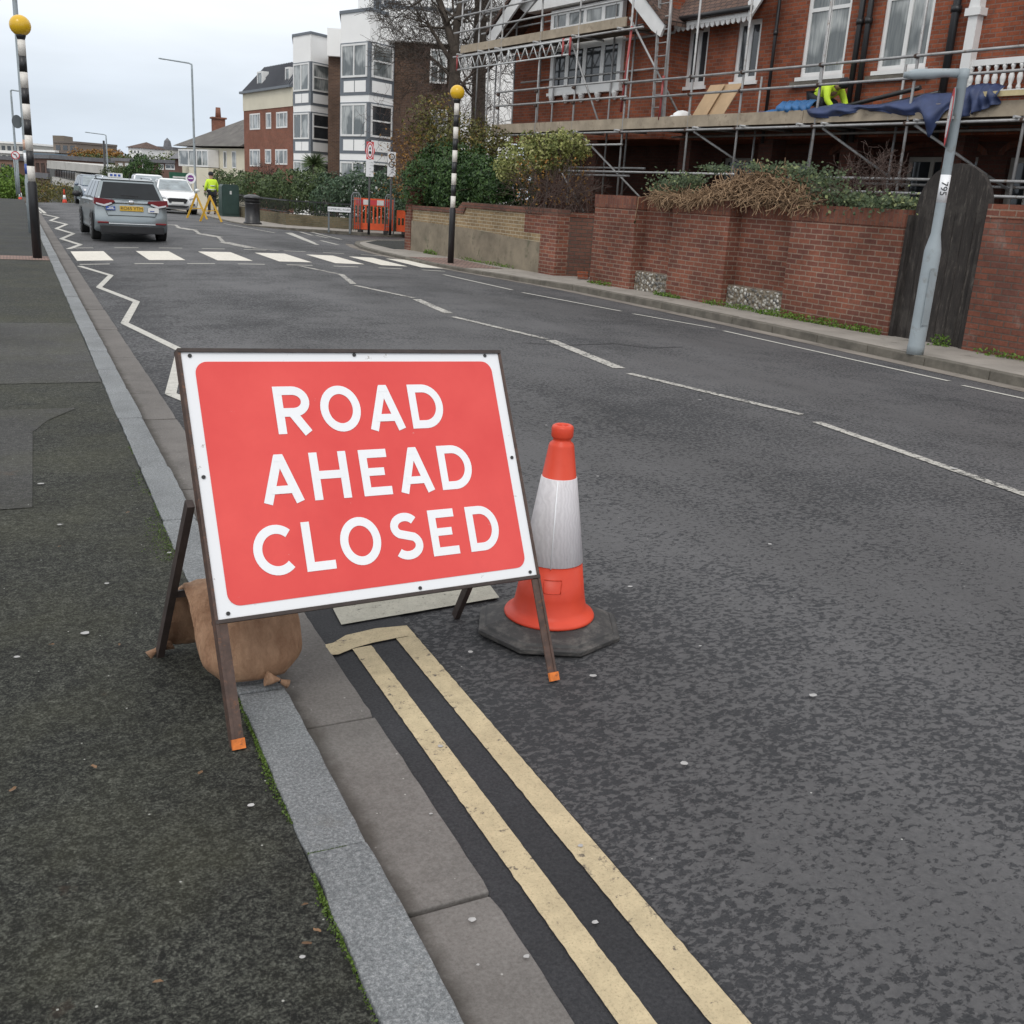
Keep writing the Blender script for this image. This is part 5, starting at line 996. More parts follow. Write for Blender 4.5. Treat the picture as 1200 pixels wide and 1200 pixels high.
m = MB(); F = wh.F; a = wh.z1; m.add([F.w(-.5, .5, a), F.w(wh.L + .5, .5, a), F.w(wh.L + .5, -8, a), F.w(-.5, -8, a), F.w(wh.L / 2, -4, a + 1.6)], [(0, 1, 4), (1, 2, 4), (2, 3, 4), (3, 0, 4)]); m.build('roof', M['tile_brown'], wh.root)
for k in range(3): wh.win(153 + k * 4, 176, 155.5 + k * 4, 180, fw_=.12)
chh = B('church', 'distant pale church with slender grey spire on the skyline', (178, 190, 272), (203, 190, 270), -8, P(190, 175, 270).z, 8, plain('pale_stone', (.55, .54, .50), .9))
m = MB(); F = chh.F; m.fbox(F, -.3, chh.L + .3, -8, .3, chh.z1, chh.z1 + .7); m.build('roof', M['slate'], chh.root)
a, zz_ = F.hit(190.5, 163); m = MB(); q = F.w(a, -2, 0); m.lathe([(1.1, chh.z1 + .7), (.8, chh.z1 + 2.2), (.05, P(190, 161, 270).z)], (q.x, q.y, 0), 8, sm=False); m.build('spire', M['slate'], chh.root)
for k in range(5): chh.win(180 + k * 4.6, 178, 182 + k * 4.6, 182, fw_=.12)
# modern white low building beyond the brow
t = plain('dull_white_concrete', (.50, .49, .46), .8, .08, .3, dirt=(.36, .35, .32))
lo = B('office_building', 'long low white modern building with a band of windows beyond the brow of the road', (56, 210, 158), (138, 210, 118), -10, P(95, 222, 138).z, 10, plain('dark_stone', (.10, .10, .09), .9))  # core in plain dark stone
def band(bd, name, pxs, d0, d1, mat):
    m = MB(); F = bd.F; pts = [F.hit(x, y, d1) for x, y in pxs]; m.fprism(F, pts, d0, d1); return m.build(name, mat, bd.root)
band(lo, 'roof_band', [(55, 188), (138, 196), (134, 205), (55, 197)], -10, .6, t)
band(lo, 'recessed_wall', [(58, 197.5), (132, 205), (132, 225), (60, 225)], -10, -.6, plain('grey_dark_cladding', (.10, .105, .10), .7))
band(lo, 'lower_band', [(61, 207), (90, 214), (90, 220), (61, 216)], -2, .4, t); band(lo, 'white_wall', [(88, 202), (100, 204), (100, 221), (88, 219.5)], -2, .2, t)
for k in range(9):
    x_ = 64 + k * 2.9; band(lo, 'window', [(x_, 199 + k * .3), (x_ + 2.2, 199.2 + k * .3), (x_ + 2.2, 207 + k * .5), (x_, 206.8 + k * .5)], -.58, -.5, M['glass'])
for k in range(8):
    x_ = 102 + k * 3.8; band(lo, 'window', [(x_, 203.5 + k * .25), (x_ + 2.8, 203.8 + k * .25), (x_ + 2.8, 214), (x_, 213.8)], -.58, -.5, M['glass'])
def slabb(name, label, A_, B_, ytop, mat, rows, cols, z0=-10, dep=14, roof=None, gl='glass', pxw=None, fr='white'):
    b_ = B(name, label, A_, B_, z0, P((A_[0] + B_[0]) / 2, ytop, (A_[2] + B_[2]) / 2).z, dep, mat)
    m = MB(); m.fbox(b_.F, -.3, b_.L + .3, -dep, .3, b_.z1, b_.z1 + .6); m.build('roof', roof or M['white_render'], b_.root)
    if rows:
        hh = 3.0
        for r_ in range(rows):
            zt = b_.z1 - .5 - r_ * hh
            m = MB(); m.fbox(b_.F, .3, b_.L - .3, .02, .5, zt - 2.55, zt - 1.7); m.build('balcony_band', roof or M['white_render'], b_.root)
            for c_ in range(cols):
                a = b_.L * (c_ + .2) / cols; e_ = b_.L * (c_ + .8) / cols; m = MB(); m.fbox(b_.F, a, e_, .03, .08, zt - 1.6, zt - .2); o = m.build('window', M[gl], b_.root)
    return b_
slabb('apartment_block', 'distant white balconied apartment block at the left edge of the skyline', (-30, 200, 345), (30, 200, 335), 168, plain('pale_apartment_wall', (.42, .42, .40), .8), 4, 9)
slabb('apartment_block', 'distant grey and white apartment block stepping down behind the left beacon', (34, 200, 330), (66, 200, 322), 178, plain('grey_apartment_wall', (.26, .25, .24), .8), 3, 7)
slabb('apartment_block', 'distant brown apartment tower with square lift housing', (66, 200, 325), (91, 200, 318), 168, plain('brown_apartment_wall', (.20, .165, .14), .8), 2, 3, roof=plain('brown_apartment_roof', (.17, .145, .13), .8))
m = MB(); q0, q1 = P(63, 180, 324), P(76, 180, 321); m.prism([(q0.x, q0.y), (q1.x, q1.y), (q1.x + 3, q1.y + 8), (q0.x + 3, q0.y + 8)], P(69, 190, 322).z, P(69, 159, 322).z); tag(m.build('lift_tower', plain('brown_tower', (.19, .16, .13), .85)), 'square brown tower block rising behind the brown apartments', 'building')
slabb('terrace', 'long dark brick building with blue-grey roof between the beacon and the white low building', (40, 200, 240), (98, 200, 232), 184, plain('dark_brick_far', (.115, .075, .06), .9), 1, 12, roof=plain('blue_grey_roof', (.13, .19, .25), .6), z0=-10)
slabb('brick_block', 'tall red brick building just right of the striped beacon, beyond the brow', (38, 225, 175), (62, 225, 160), 186, plain('far_red_brick', (.15, .085, .065), .9, .15, .4), 2, 4, z0=-10, roof=M['slate'])
slabb('brick_block', 'small brick shops with pale fronts at the far left edge', (-20, 225, 180), (18, 225, 175), 187, plain('far_orange_brick', (.24, .15, .11), .9, .2, .3), 2, 5, z0=-10, roof=M['slate'])
# ================================================================== VEGETATION
def cloud(m, c_, r_, n, size, asp=.5, hollow=.55, cut=None, up=.0, nz_=1.6):
    c_ = Vector(c_); k = 0; tries = 0
    while k < n and tries < n * 4:
        tries += 1; d = Vector((random.gauss(0, 1), random.gauss(0, 1), random.gauss(0, 1))).normalized(); rr = (random.random() ** .33) * (1 - hollow) + hollow if random.random() < .8 else random.random()
        lump = 1 + .38 * mnoise.noise(d * nz_ + c_) + .16 * mnoise.noise(d * nz_ * 3.1 + c_)
        p = Vector((d.x * r_[0], d.y * r_[1], d.z * r_[2])) * rr * lump
        if mnoise.noise((c_ + p) * 3.2 / max(.5, r_[0])) < -.22 - .2 * (1 - rr): continue
        q = c_ + p
        if cut and not cut(q): continue
        m.leaf(q, size * random.uniform(.6, 1.35), asp, 0, d * .9); k += 1
def twigs(m, base, dir_, L, r_, depth, spread=.6, n=3, curl=.3, minr=.003, sides=4, grav=0.):
    pts = [Vector(base)]; d = Vector(dir_).normalized(); seg = 4
    for i in range(seg):
        d = (d + Vector((random.gauss(0, curl), random.gauss(0, curl), random.gauss(0, curl) - grav)) * .45).normalized(); pts.append(pts[-1] + d * L / seg)
    rs = [max(minr, r_ * (1 - .45 * i / seg)) for i in range(seg + 1)]; m.tube(pts, rs, sides if r_ > .02 else 3, caps=False)
    if depth <= 0: return
    for k in range(n):
        i = random.choice([2, 3, 4]) if k else 4; dd = (d + Vector((random.gauss(0, spread), random.gauss(0, spread), random.gauss(0, spread) + .08))).normalized(); twigs(m, pts[i], dd, L * random.uniform(.55, .85), max(minr, rs[i] * .62), depth - 1, spread, n, curl, minr, sides, grav)
def bush(name, label, cat, blobs, n, size, mat, stems=None, group=None, **k):
    c0_ = Vector(blobs[0][0]); root = thing(name, label, cat, (c0_.x, c0_.y, GZ if c0_.z > 1 else .1), group); m = MB(); tot = sum(b[1][0] * b[1][2] for b in blobs)
    for c_, r_ in blobs: cloud(m, c_, r_, int(n * r_[0] * r_[2] / tot), size, **k)
    m.build('foliage', mat, root, uv=False)
    m = MB()
    for c_, r_ in blobs:
        for _ in range(stems or 3): b_ = Vector((c_[0] + random.uniform(-.3, .3) * r_[0], c_[1] + random.uniform(-.3, .3) * r_[1], c_[2] - r_[2] * .95)); twigs(m, b_, (random.gauss(0, .3), random.gauss(0, .3), 1), r_[2] * 1.0, .012, 2, .6, 3, .3, .003)
    m.build('stems', M['twig_dk'], root, uv=False); return root
bush('hedge', 'dense dark green evergreen bush spilling over the rendered wall behind the right beacon', 'bush', [(P(512, 218, 27), (.95, .95, .95)), (P(553, 216, 25.6), (1.0, .9, .85)), (P(590, 222, 24), (.8, .8, .62)), (P(520, 192, 27.5), (.7, .7, .6))], 26000, .045, M['hedge'])
bush('climber', 'loose olive green shrub with a few orange leaves above the dark evergreen bush', 'bush', [(P(545, 165, 27.5), (1.1, .8, .75)), (P(505, 150, 29), (.8, .8, 1.0)), (P(575, 172, 27), (.8, .8, .6))], 5200, .045, M['olive'], stems=8, hollow=.1)
bush('shrub', 'pale yellow-green variegated shrub in front of the scaffolding left end', 'bush', [(P(622, 184, 22.5), (.75, .7, .48)), (P(650, 178, 22), (.7, .6, .45)), (P(600, 200, 22.8), (.42, .5, .30)), (P(668, 172, 21.6), (.5, .5, .3))], 5600, .042, M['variegated'], stems=8, hollow=.25)
root = thing('shrub', 'tangle of bare brown stems under the variegated shrub on the wall', 'bush', P(650, 240, 21.5)); m = MB()
for _ in range(75): twigs(m, P(random.uniform(612, 690), 250, 21.6 + random.uniform(-.5, .6)), (random.gauss(0, .5), random.gauss(0, .4), 1), .55, .010, 2, .6, 3, .5, .003)
m.build('stems', M['twig_dk'], root, uv=False); m = MB()
for _ in range(420): m.leaf(P(random.uniform(605, 692), random.uniform(180, 240), 21.6 + random.uniform(-.5, .6)), .035, .5)
m.build('leaves', M['autumn'], root, uv=False)
root = thing('creeper', 'bare brown creeper twigs with orange leaves against the flats brick wall', 'creeper', P(500, 240, 31)); m = MB()
for _ in range(46): twigs(m, P(random.uniform(478, 560), random.uniform(130, 225), 31 + random.uniform(-1, 1)), (random.gauss(0, .6), random.gauss(0, .4), 1), .9, .012, 3, .6, 3, .5, .0035)
m.build('stems', M['twig_dk'], root, uv=False); m = MB()
for _ in range(1500):
    x_ = random.gauss(487, 14); m.leaf(P(x_, random.uniform(150, 232), 32 + random.uniform(-.8, .8)), .045, .6)
m.build('leaves', M['autumn'], root, uv=False)
# dead vine mass and ivy over the long red wall
vn = thing('dead_vine', 'heap of dry straw-brown vine stems lying over the top of the red wall', 'vine', FW.w(4, -.3, 1.7)); m = MB()
def vine_h(s):   # height of the heap along the wall
    return max(0., .50 * math.exp(-((s - 3.4) / 1.1) ** 4) + .12 * math.exp(-((s - 5.6) / .8) ** 2) + .04 * mnoise.noise(Vector((s * 2.5, 0, 0))))
for _ in range(2000):
    s = random.uniform(2.1, 6.0); h_ = vine_h(s)
    if h_ < .05: continue
    z = 1.70 + h_ * random.random() ** .7; d = -.3 + .42 * math.sqrt(max(0, 1 - ((z - 1.7) / (h_ + .05)) ** 2)) * random.uniform(.3, 1.05)
    p = FW.w(s, d, z); dirv = Vector((random.gauss(0, .5), random.gauss(0, .8), random.gauss(-.15, .5))).normalized(); pts = [p]
    for _k in range(4): dirv = (dirv + Vector((random.gauss(0, .35), random.gauss(0, .35), random.gauss(-.08, .3)))).normalized(); pts.append(pts[-1] + dirv * random.uniform(.04, .075))
    m.tube(pts, random.uniform(.0035, .0095), 4, caps=False)
m.build('stems', M['twig'], vn, uv=False); m = MB(); m.fprism(FW, [(2.3, 1.72)] + [(2.3 + 3.6 * k / 16, 1.70 + .82 * vine_h(2.3 + 3.6 * k / 16)) for k in range(17)] + [(5.9, 1.72)], -.62, -.18); m.build('vine_core', M['twig_dk'], vn, uv=False)
for lab, blobs_, n_ in [('glossy ivy trailing over the wall top between the dead vine and the arched door', [(2.15, .30, .32, .22), (1.6, .10, .42, .15), (1.0, .04, .35, .10), (2.6, .42, .22, .14), (.7, .10, .22, .09)], 2300), ('small patch of ivy on the wall top at the left end of the dead vine', [(5.75, .20, .40, .18), (5.2, .3, .2, .1)], 1100), ('few ivy sprigs growing out of the top of the dead vine heap', [(4.6, .50, .3, .07), (3.6, .54, .25, .06), (3.05, .50, .35, .10)], 600)]:
    root = thing('ivy', lab, 'ivy', FW.w(blobs_[0][0], -.2, 1.7)); m = MB()
    for s, z, rs_, rz_ in blobs_:
        for _ in range(int(n_ * rs_ / sum(b[2] for b in blobs_))):
            q = FW.w(s + random.gauss(0, rs_ * .6), -.16 + random.gauss(0, .13), 1.74 + z + random.gauss(0, rz_ * .55)); m.leaf(q, random.uniform(.018, .034), .75, 0, Vector((-.6, -.5, .6)))
    m.build('foliage', M['ivy'], root, uv=False)
root = thing('creeper', 'single thin brown stem with one leaf hanging down the red wall pier', 'creeper', FW.w(6.4, .0, 1.7)); m = MB(); m.tube([FW.w(6.45, -.2, 1.76), FW.w(6.44, .03, 1.72), FW.w(6.43, .03, 1.6), FW.w(6.47, .03, 1.42), FW.w(6.45, .03, 1.32)], .006, 5); m.build('stem', M['twig'], root); m = MB(); m.leaf(FW.w(6.45, .05, 1.3), .05, .8); m.build('leaf', M['ivy'], root)
root = thing('bare_bush', 'leafless bush with tangled purple-brown twigs behind the wall, left of the arched door', 'bush', P(1020, 250, 14.6)); m = MB()
for _ in range(16): twigs(m, P(1020 + random.uniform(-14, 14), 245, 14.6 + random.uniform(-.2, .2)), (random.gauss(-.0, .45), random.gauss(0, .4), 1), .42, .011, 3, .65, 3, .5, .0028)
m.build('stems', M['twig_dk'], root, uv=False)
# bare street trees behind the scaffolding
def bare_tree(label, D, limbs, trunk_r):
    b_ = P(*limbs[0][0], D); root = thing('bare_tree', label, 'tree', (b_.x, b_.y, .1)); m = MB(); w_ = MB()
    for i, (p0, p1, r0, r1) in enumerate(limbs):
        a, b = P(*p0, D), P(*p1, D); 
        if i == 0: a.z = .1
        mid = a.lerp(b, .5) + Vector((random.uniform(-.1, .1), random.uniform(-.1, .1), 0)); (m if i == 0 else w_).tube([a, mid, b], [r0, (r0 + r1) / 2, r1], 9 if i == 0 else 7, caps=False)
        if i > 0:
            for k in range(9): q = a.lerp(b, random.uniform(.3, 1)); dr_ = ((b - a).normalized() + Vector((random.gauss(0, .9), random.gauss(0, .9), random.gauss(0, .6)))); twigs(w_, q, dr_, 1.15, max(.02, r1 * .55), 4, .55, 3, .35, .006)
    m.build('trunk', M['bark'], root, uv=False); w_.build('crown', M['bark'], root, uv=False)
bare_tree('leafless tree forking in front of the white flats, left of the scaffolding', 36, [((537, 230), (533, 62), .24, .20), ((533, 62), (508, -20), .16, .10), ((533, 62), (545, -20), .15, .10), ((531, 75), (500, 25), .09, .05), ((532, 95), (500, 62), .06, .03), ((534, 110), (560, 80), .06, .03), ((508, -20), (500, -70), .09, .05), ((545, -20), (575, -80), .09, .05)], .2)
bare_tree('second leafless tree with straight thick trunk directly behind the scaffolding end', 38, [((560, 230), (563, 20), .30, .24), ((563, 20), (555, -60), .2, .12), ((563, 20), (592, -50), .15, .09), ((562, 45), (600, 10), .08, .05), ((562, 90), (590, 60), .06, .03), ((561, 120), (540, 95), .05, .03), ((562, 70), (540, 45), .06, .03)], .2)
# hedge, railings, low wall and palm on the far side of the side road
hb = [(P(x_, y_, D_), (rx, ry, rz_)) for x_, y_, D_, rx, ry, rz_ in [(262, 222, 56, 1.0, 1.2, .9), (285, 220, 52, 1.2, 1.2, .8), (312, 224, 48, 1.3, 1.2, .85), (340, 224, 45, 1.3, 1.2, .85), (368, 226, 42.5, 1.3, 1.1, .9)]]
bush('hedge', 'rounded mid-green hedge behind the black railings', 'hedge', hb, 16000, .07, M['hedge_far'], hollow=.7)
hb = [(P(x_, y_, D_), (rx, ry, rz_)) for x_, y_, D_, rx, ry, rz_ in [(395, 230, 41, 1.1, 1.0, .95), (425, 228, 40, 1.3, 1.0, 1.0), (455, 230, 39, 1.2, 1.0, .95), (478, 236, 38, .9, .9, .8)]]
bush('hedge', 'bluish dark green hedge behind the orange barriers', 'hedge', hb, 13000, .06, leafm('blue_green_leaf', (.025, .05, .03), (.075, .125, .07), (.12, .18, .09)), hollow=.7)
bush('bare_shrub', 'reddish brown leafless shrub in front of the red brick wing', 'bush', [(P(315, 203, 52), (1.1, .8, .6))], 900, .04, M['twig_dk'], stems=16, hollow=.1)
root = thing('palm', 'spiky green cabbage palm above the hedge in front of the flats', 'palm', P(368, 216, 46)); m = MB(); c_ = P(368, 193, 46)
for _ in range(230):
    d = Vector((random.gauss(0, 1), random.gauss(0, 1), random.gauss(.45, .7))).normalized(); L = random.uniform(.55, .8); sd_ = d.orthogonal().normalized() * .022; t1 = c_ + d * L * .55; t2 = c_ + d * L - Vector((0, 0, .12 * L)); m.add([c_ - sd_ * .5, c_ + sd_ * .5, t1 + sd_, t2, t1 - sd_], [(0, 1, 2, 3, 4)])
m.build('fronds', M['hedge_far'], root, uv=False); m = MB(); m.tube([P(368, 240, 46), c_], [.11, .08], 8); m.build('trunk', M['bark'], root)
wl = [(P(258, 252, 51).xy), (P(300, 262, 42.5).xy), (P(342, 268, 38.9).xy), (P(408, 272, 38.2).xy)]
wl = [Vector((7.95 + .9, 52)), Vector((8.9, 43)), Vector((9.2, 39.6)), Vector((11.4, 38.0)), Vector((16, 38.4))]
M['mossy'] = brick('mossy_low_wall', (.15, .12, .075), (.10, .09, .055), (.13, .12, .09), .35, blotch=(.06, .08, .03))
lw_ = thing('low_wall', 'low mossy yellow brick wall with black railings on top, behind the litter bin', 'wall', (wl[0].x, wl[0].y, ZP)); 
for i, (a, b) in enumerate(zip(wl[:-1], wl[1:])):
    F = Fr(a, b - a); L = (b - a).length; m = MB(); m.fbox(F, 0, L, -.22, 0, -.1, .50); m.build('brickwork', M['mossy'], lw_)
    m = MB(); m.fbox(F, 0, L, -.13, -.09, .96, 1.0); m.fbox(F, 0, L, -.13, -.09, .56, .59); n = int(L / .14)
    for k in range(n): m.fbox(F, k * .14 + .05, k * .14 + .066, -.12, -.104, .5, 1.03)
    if i < 3: m.build('railing', M['black'], lw_)
for blobs_, mat_, lab, nm in [([(P(168, 203, 82), (1.5, 1.3, 1.3))], 'hedge', 'dark domed clipped evergreen bush beyond the white parked cars', 'bush'), ([(P(140, 208, 92), (1.8, 1.2, 1.0)), (P(155, 207, 88), (1.3, 1.2, .9))], 'far_green', 'yellow-green bushes just above the silver car roof', 'bush'), ([(P(13, 214, 70), (1.0, 1.0, 1.1)), (P(6, 222, 68), (.8, .8, .7))], 'weed', 'bright green tree beside the far left lamp columns', 'tree'), ([(P(60, 226, 92), (3.0, 1.5, 1.1)), (P(85, 228, 88), (2., 1.5, .9)), (P(40, 224, 95), (2., 1.5, 1.2))], 'olive', 'rough brown-green hedge across the road end beyond the brow', 'hedge')]:
    bush(nm, lab, nm, blobs_, 4200, .09, M[mat_], hollow=.6)
m = MB()
for x_ in range(92, 142, 6): cloud(m, P(x_, 187 + random.uniform(-1, 2), 225), (2.2, 2, 2.2), 500, .28)
tag(m.build('autumn_trees', M['autumn'], uv=False), 'far-off belt of orange autumn trees above the white low building', 'trees', kind='stuff')
m = MB()
for x_ in range(96, 215, 5): cloud(m, P(x_, 196 + random.uniform(-1, 2), 165), (1.8, 2, 2.0), 260, .22)
tag(m.build('far_greenery', M['far_green'], uv=False), 'far-off belt of mixed trees in the valley behind the cars', 'trees', kind='stuff')
# ================================================================== CARS
def carpaint(name, c, metal=.0): 
    t = NT(name); t.col(t.mix(t.ramp(t.noise(1.5, 5, .6), [(.4, 0.), (.8, .25)]), c, mul(c, .7))).rough(.28).metal(metal).spec(.5); t.b.inputs['Coat Weight'].default_value = .6; t.b.inputs['Coat Roughness'].default_value = .08; return t.m
M['silver'] = carpaint('silver_car_paint', (.27, .31, .33), .5); M['carwhite'] = carpaint('white_car_paint', (.80, .81, .82)); M['cardark'] = carpaint('dark_blue_grey_paint', (.16, .20, .25), .3)
M['car_glass'] = plain('car_glass', (.012, .015, .018), .07, .3, 2, spec=.35); M['car_glass_lt'] = plain('reflecting_windscreen', (.22, .26, .28), .08, .4, 2.5, spec=.8)
M['tail'] = plain('tail_light_red', (.17, .010, .013), .15, .1, 5); M['lens'] = plain('clear_lens', (.70, .70, .72), .12, .1, 9, metal=.2); M['plate_y'] = plain('yellow_plate', (.66, .42, .06), .5, .04, 5); M['plate_w'] = plain('white_plate', (.75, .75, .74), .5, .04, 5)
M['chrome'] = plain('chrome_trim', (.65, .66, .68), .15, .05, 5, metal=.8); M['tyre'] = plain('tyre', (.018, .018, .018), .85, .2, 8); M['rim'] = plain('alloy_rim', (.35, .36, .37), .35, .1, 5, metal=.6)
def make_car(name, label, cat, loc, rz, L, Wd, H, prof, gh, paint, front=True, rear=True, group=None, gl='car_glass'):
    """local frame: y from tail (0) to nose (L), x across, z up"""
    root = thing(name, label, cat, (0, 0, 0), group); hw = Wd / 2; fr = [-1, -.965, -.85, -.5, 0, .5, .85, .965, 1]; vs = []; n = len(prof)
    zc = .62
    for f in fr:
        a = abs(f); sh = {1: .10, .965: .03}.get(a, 0.)
        for (y, z) in prof:
            k = (y / L - .5) * 2; yy = y + (.11 * a ** 4 if k < 0 else -.20 * a ** 3.2) * abs(k) ** 3; zz = z + (zc - z) * sh * 1.6; wf = 1 - .05 * max(0, (z - .75) / .3) - (.05 * abs(k) ** 4)
            vs.append((f * hw * wf, yy, zz))
    m = MB(); N = len(fr); fs = [(i * n + k, i * n + (k + 1) % n, (i + 1) * n + (k + 1) % n, (i + 1) * n + k) for i in range(N - 1) for k in range(n)]; m.add(vs, fs, 0, True); m.add(vs[:n], [list(range(n - 1, -1, -1))]); m.add(vs[-n:], [list(range(n))])
    yb0, yb1, yt0, yt1, zb = gh; wb, wt = hw * .93, hw * .72
    G8 = [Vector(q) for q in [(-wb, yb0, zb), (wb, yb0, zb), (wb, yb1, zb), (-wb, yb1, zb), (-wt, yt0, H - .03), (wt, yt0, H - .03), (wt, yt1, H - .03), (-wt, yt1, H - .03)]]
    body = m.build('body', paint, root); m = MB(); m.hexa(G8); m.add([(-wt, yt0, H - .031), (wt, yt0, H - .031), (wt, yt1, H - .031), (-wt, yt1, H - .031), (-wt * .7, yt0 + .15, H), (wt * .7, yt0 + .15, H), (wt * .7, yt1 - .1, H), (-wt * .7, yt1 - .1, H)], [(4, 5, 6, 7), (0, 1, 5, 4), (1, 2, 6, 5), (2, 3, 7, 6), (3, 0, 4, 7)])
    o = m.build('roof', paint, root); bevel(o, .085, 4)
    def face(A_, B_, C_, D_, u0, u1, v0, v1, out=.008, th=.01):
        def pt(u, v): return (A_ * (1 - u) + B_ * u) * (1 - v) + (D_ * (1 - u) + C_ * u) * v
        nn = (B_ - A_).cross(D_ - A_).normalized(); q = [pt(u0, v0), pt(u1, v0), pt(u1, v1), pt(u0, v1)]; mm = MB(); mm.hexa([p - nn * th for p in q] + [p + nn * out for p in q]); return mm
    G_ = G8
    rw = face(G_[0], G_[1], G_[5], G_[4], .06, .94, .10, .86); rw.build('rear_window', M[gl], root)
    face(G_[2], G_[3], G_[7], G_[6], .05, .95, .06, .93).build('windscreen', M['car_glass_lt' if front else gl], root)
    for (A_, B_, C_, D_) in ((G_[3], G_[0], G_[4], G_[7]), (G_[1], G_[2], G_[6], G_[5])):
        rev = A_ is G_[3]
        for u0, u1 in ((.06, .34), (.37, .64), (.67, .93)):
            if rev: u0, u1 = 1 - u1, 1 - u0
            face(A_, B_, C_, D_, u0, u1, .10, .88).build('side_window', M[gl], root)
    for y_ in (.80, L - .85):
        for s_ in (-1, 1):
            m = MB(); nseg = 20; xo_ = s_ * (hw + .004); xi = s_ * (hw - .20)
            ring = lambda r_, x_: [(x_, y_ + r_ * math.cos(6.2832 * k / nseg), .315 + r_ * math.sin(6.2832 * k / nseg)) for k in range(nseg)]
            m.add(ring(.315, xi) + ring(.315, xo_ - s_ * .02) + ring(.29, xo_) + ring(.20, xo_), [(j * nseg + k, j * nseg + (k + 1) % nseg, (j + 1) * nseg + (k + 1) % nseg, (j + 1) * nseg + k) for j in range(3) for k in range(nseg)] + [list(range(3 * nseg, 4 * nseg))]); w_ = m.build('wheel', M['tyre'], root)
            m = MB()
            m.add(ring(.205, xo_ + s_ * .004) + ring(.06, xo_ + s_ * .012), [(k, (k + 1) % nseg, nseg + (k + 1) % nseg, nseg + k) for k in range(0, nseg, 2)] + [list(range(nseg, 2 * nseg))]); m.build('rim', M['rim'], w_)
            m = MB(); m.add(ring(.375, xo_ - s_ * .018) , [list(range(nseg))]); m.v = [Vector((p.x, p.y, max(p.z, .2))) for p in m.v]; m.build('wheel_arch', M['black'], root)
    for s_ in (-1, 1):
        m = MB(); m.ball((s_ * (hw + .10), yb1 - .35, zb + .06), .11, 10, 0, (1, .55, .7)); m.build('door_mirror', M['black'] if paint is M['silver'] else paint, root)
    def bx(nm, x0, x1, y0, y1, z0, z1, mat, par=None, bv=.012):
        m = MB(); m.box(x0, x1, y0, y1, z0, z1); o = m.build(nm, mat, par or root); bevel(o, bv, 2) if bv else None; return o
    def poly(nm, pts, y0, y1, mat):   # polygon in x,z extruded in y
        m = MB(); n_ = len(pts); m.add([(x_, y0, z_) for x_, z_ in pts] + [(x_, y1, z_) for x_, z_ in pts], [list(range(n_ - 1, -1, -1)), list(range(n_, 2 * n_))] + [(i, (i + 1) % n_, n_ + (i + 1) % n_, n_ + i) for i in range(n_)]); return m.build(nm, mat, root)
    if rear:
        for s_ in (-1, 1):
            poly('tail_light', [(s_ * .80, .975), (s_ * .815, .84), (s_ * .60, .80), (s_ * .36, .90), (s_ * .38, .935), (s_ * .62, .96)][::s_], .015 if True else 0, .30, M['tail'])
            poly('reversing_light', [(s_ * .77, .835), (s_ * .58, .79), (s_ * .42, .86), (s_ * .44, .885), (s_ * .60, .835), (s_ * .77, .87)][::s_], .008, .2, M['lens'])
            bx('reflector', s_ * .64 - .12, s_ * .64 + .12, -.016, .1, .415, .455, M['tail'])
            poly('hatch_shut_line', [(s_ * .60, .80), (s_ * .61, .80), (s_ * .535, .61), (s_ * .525, .61)][::s_], .026, .04, M['black'])
        bx('hatch_shut_line', -.53, .53, -.008, .02, .598, .606, M['black'], None, 0)
        bx('bumper_underside', -.70, .70, -.012, .35, .20, .37, M['black']); bx('chrome_strip', -.52, .52, -.022, .02, .40, .425, M['chrome'])
        pl_ = bx('number_plate', -.26, .26, .012, .05, .705, .815, M['plate_y'], None, .004); text('RO65 YTM', .105, (0, .0105, .76), (1, 0, 0), (0, 0, 1), M['black'], pl_, 'registration')
        m = MB(); m.ball((0, .035, .905), .055, 12, 0, (1.2, .3, .75)); m.build('emblem', M['chrome'], root)
        bx('tailgate_trim', -.36, .36, .035, .08, .885, .90, M['chrome'], None, 0)
        m = MB(); m.beam((-.22, .10, 1.045), (.16, .095, 1.03), .02, .025); m.build('rear_wiper', M['black'], root)
        st_ = bx('sticker', -.56, -.36, .012, .04, .715, .80, M['sign_blue'], None, 0); bx('sticker_lettering', -.54, -.38, .009, .011, .735, .75, M['plate_w'], st_, 0); bx('sticker_lettering', -.50, -.40, .009, .011, .765, .785, M['plate_w'], st_, 0)
        st_ = bx('sticker', .36, .60, .012, .04, .69, .80, M['plate_w'], None, 0); bx('sticker_lettering', .40, .50, .009, .011, .71, .73, M['sign_blue'], st_, 0)
    if front:
        y1 = L
        for s_ in (-1, 1):
            m = MB(); q = [(s_ * .48, y1 - .06, .64), (s_ * .76, y1 - .30, .70), (s_ * .80, y1 - .42, .80), (s_ * .70, y1 - .40, .80), (s_ * .50, y1 - .16, .70)]; m.add(q, [list(range(5))] if s_ < 0 else [list(range(4, -1, -1))]); m.add([(a, b - .05, c_ - .02) for a, b, c_ in q], [list(range(5))]); 
            for i in range(5): m.add([q[i], q[(i + 1) % 5], (q[(i + 1) % 5][0], q[(i + 1) % 5][1] - .05, q[(i + 1) % 5][2] - .02), (q[i][0], q[i][1] - .05, q[i][2] - .02)], [(0, 1, 2, 3)])
            m.v = [Vector((p.x, p.y + .055, p.z + .012)) for p in m.v]; m.build('headlight', M['lens'], root)
            poly('fog_light_recess', [(s_ * .50, .34), (s_ * .72, .40), (s_ * .70, .46), (s_ * .52, .40)][::s_], y1 - .2, y1 - .035, M['black'])
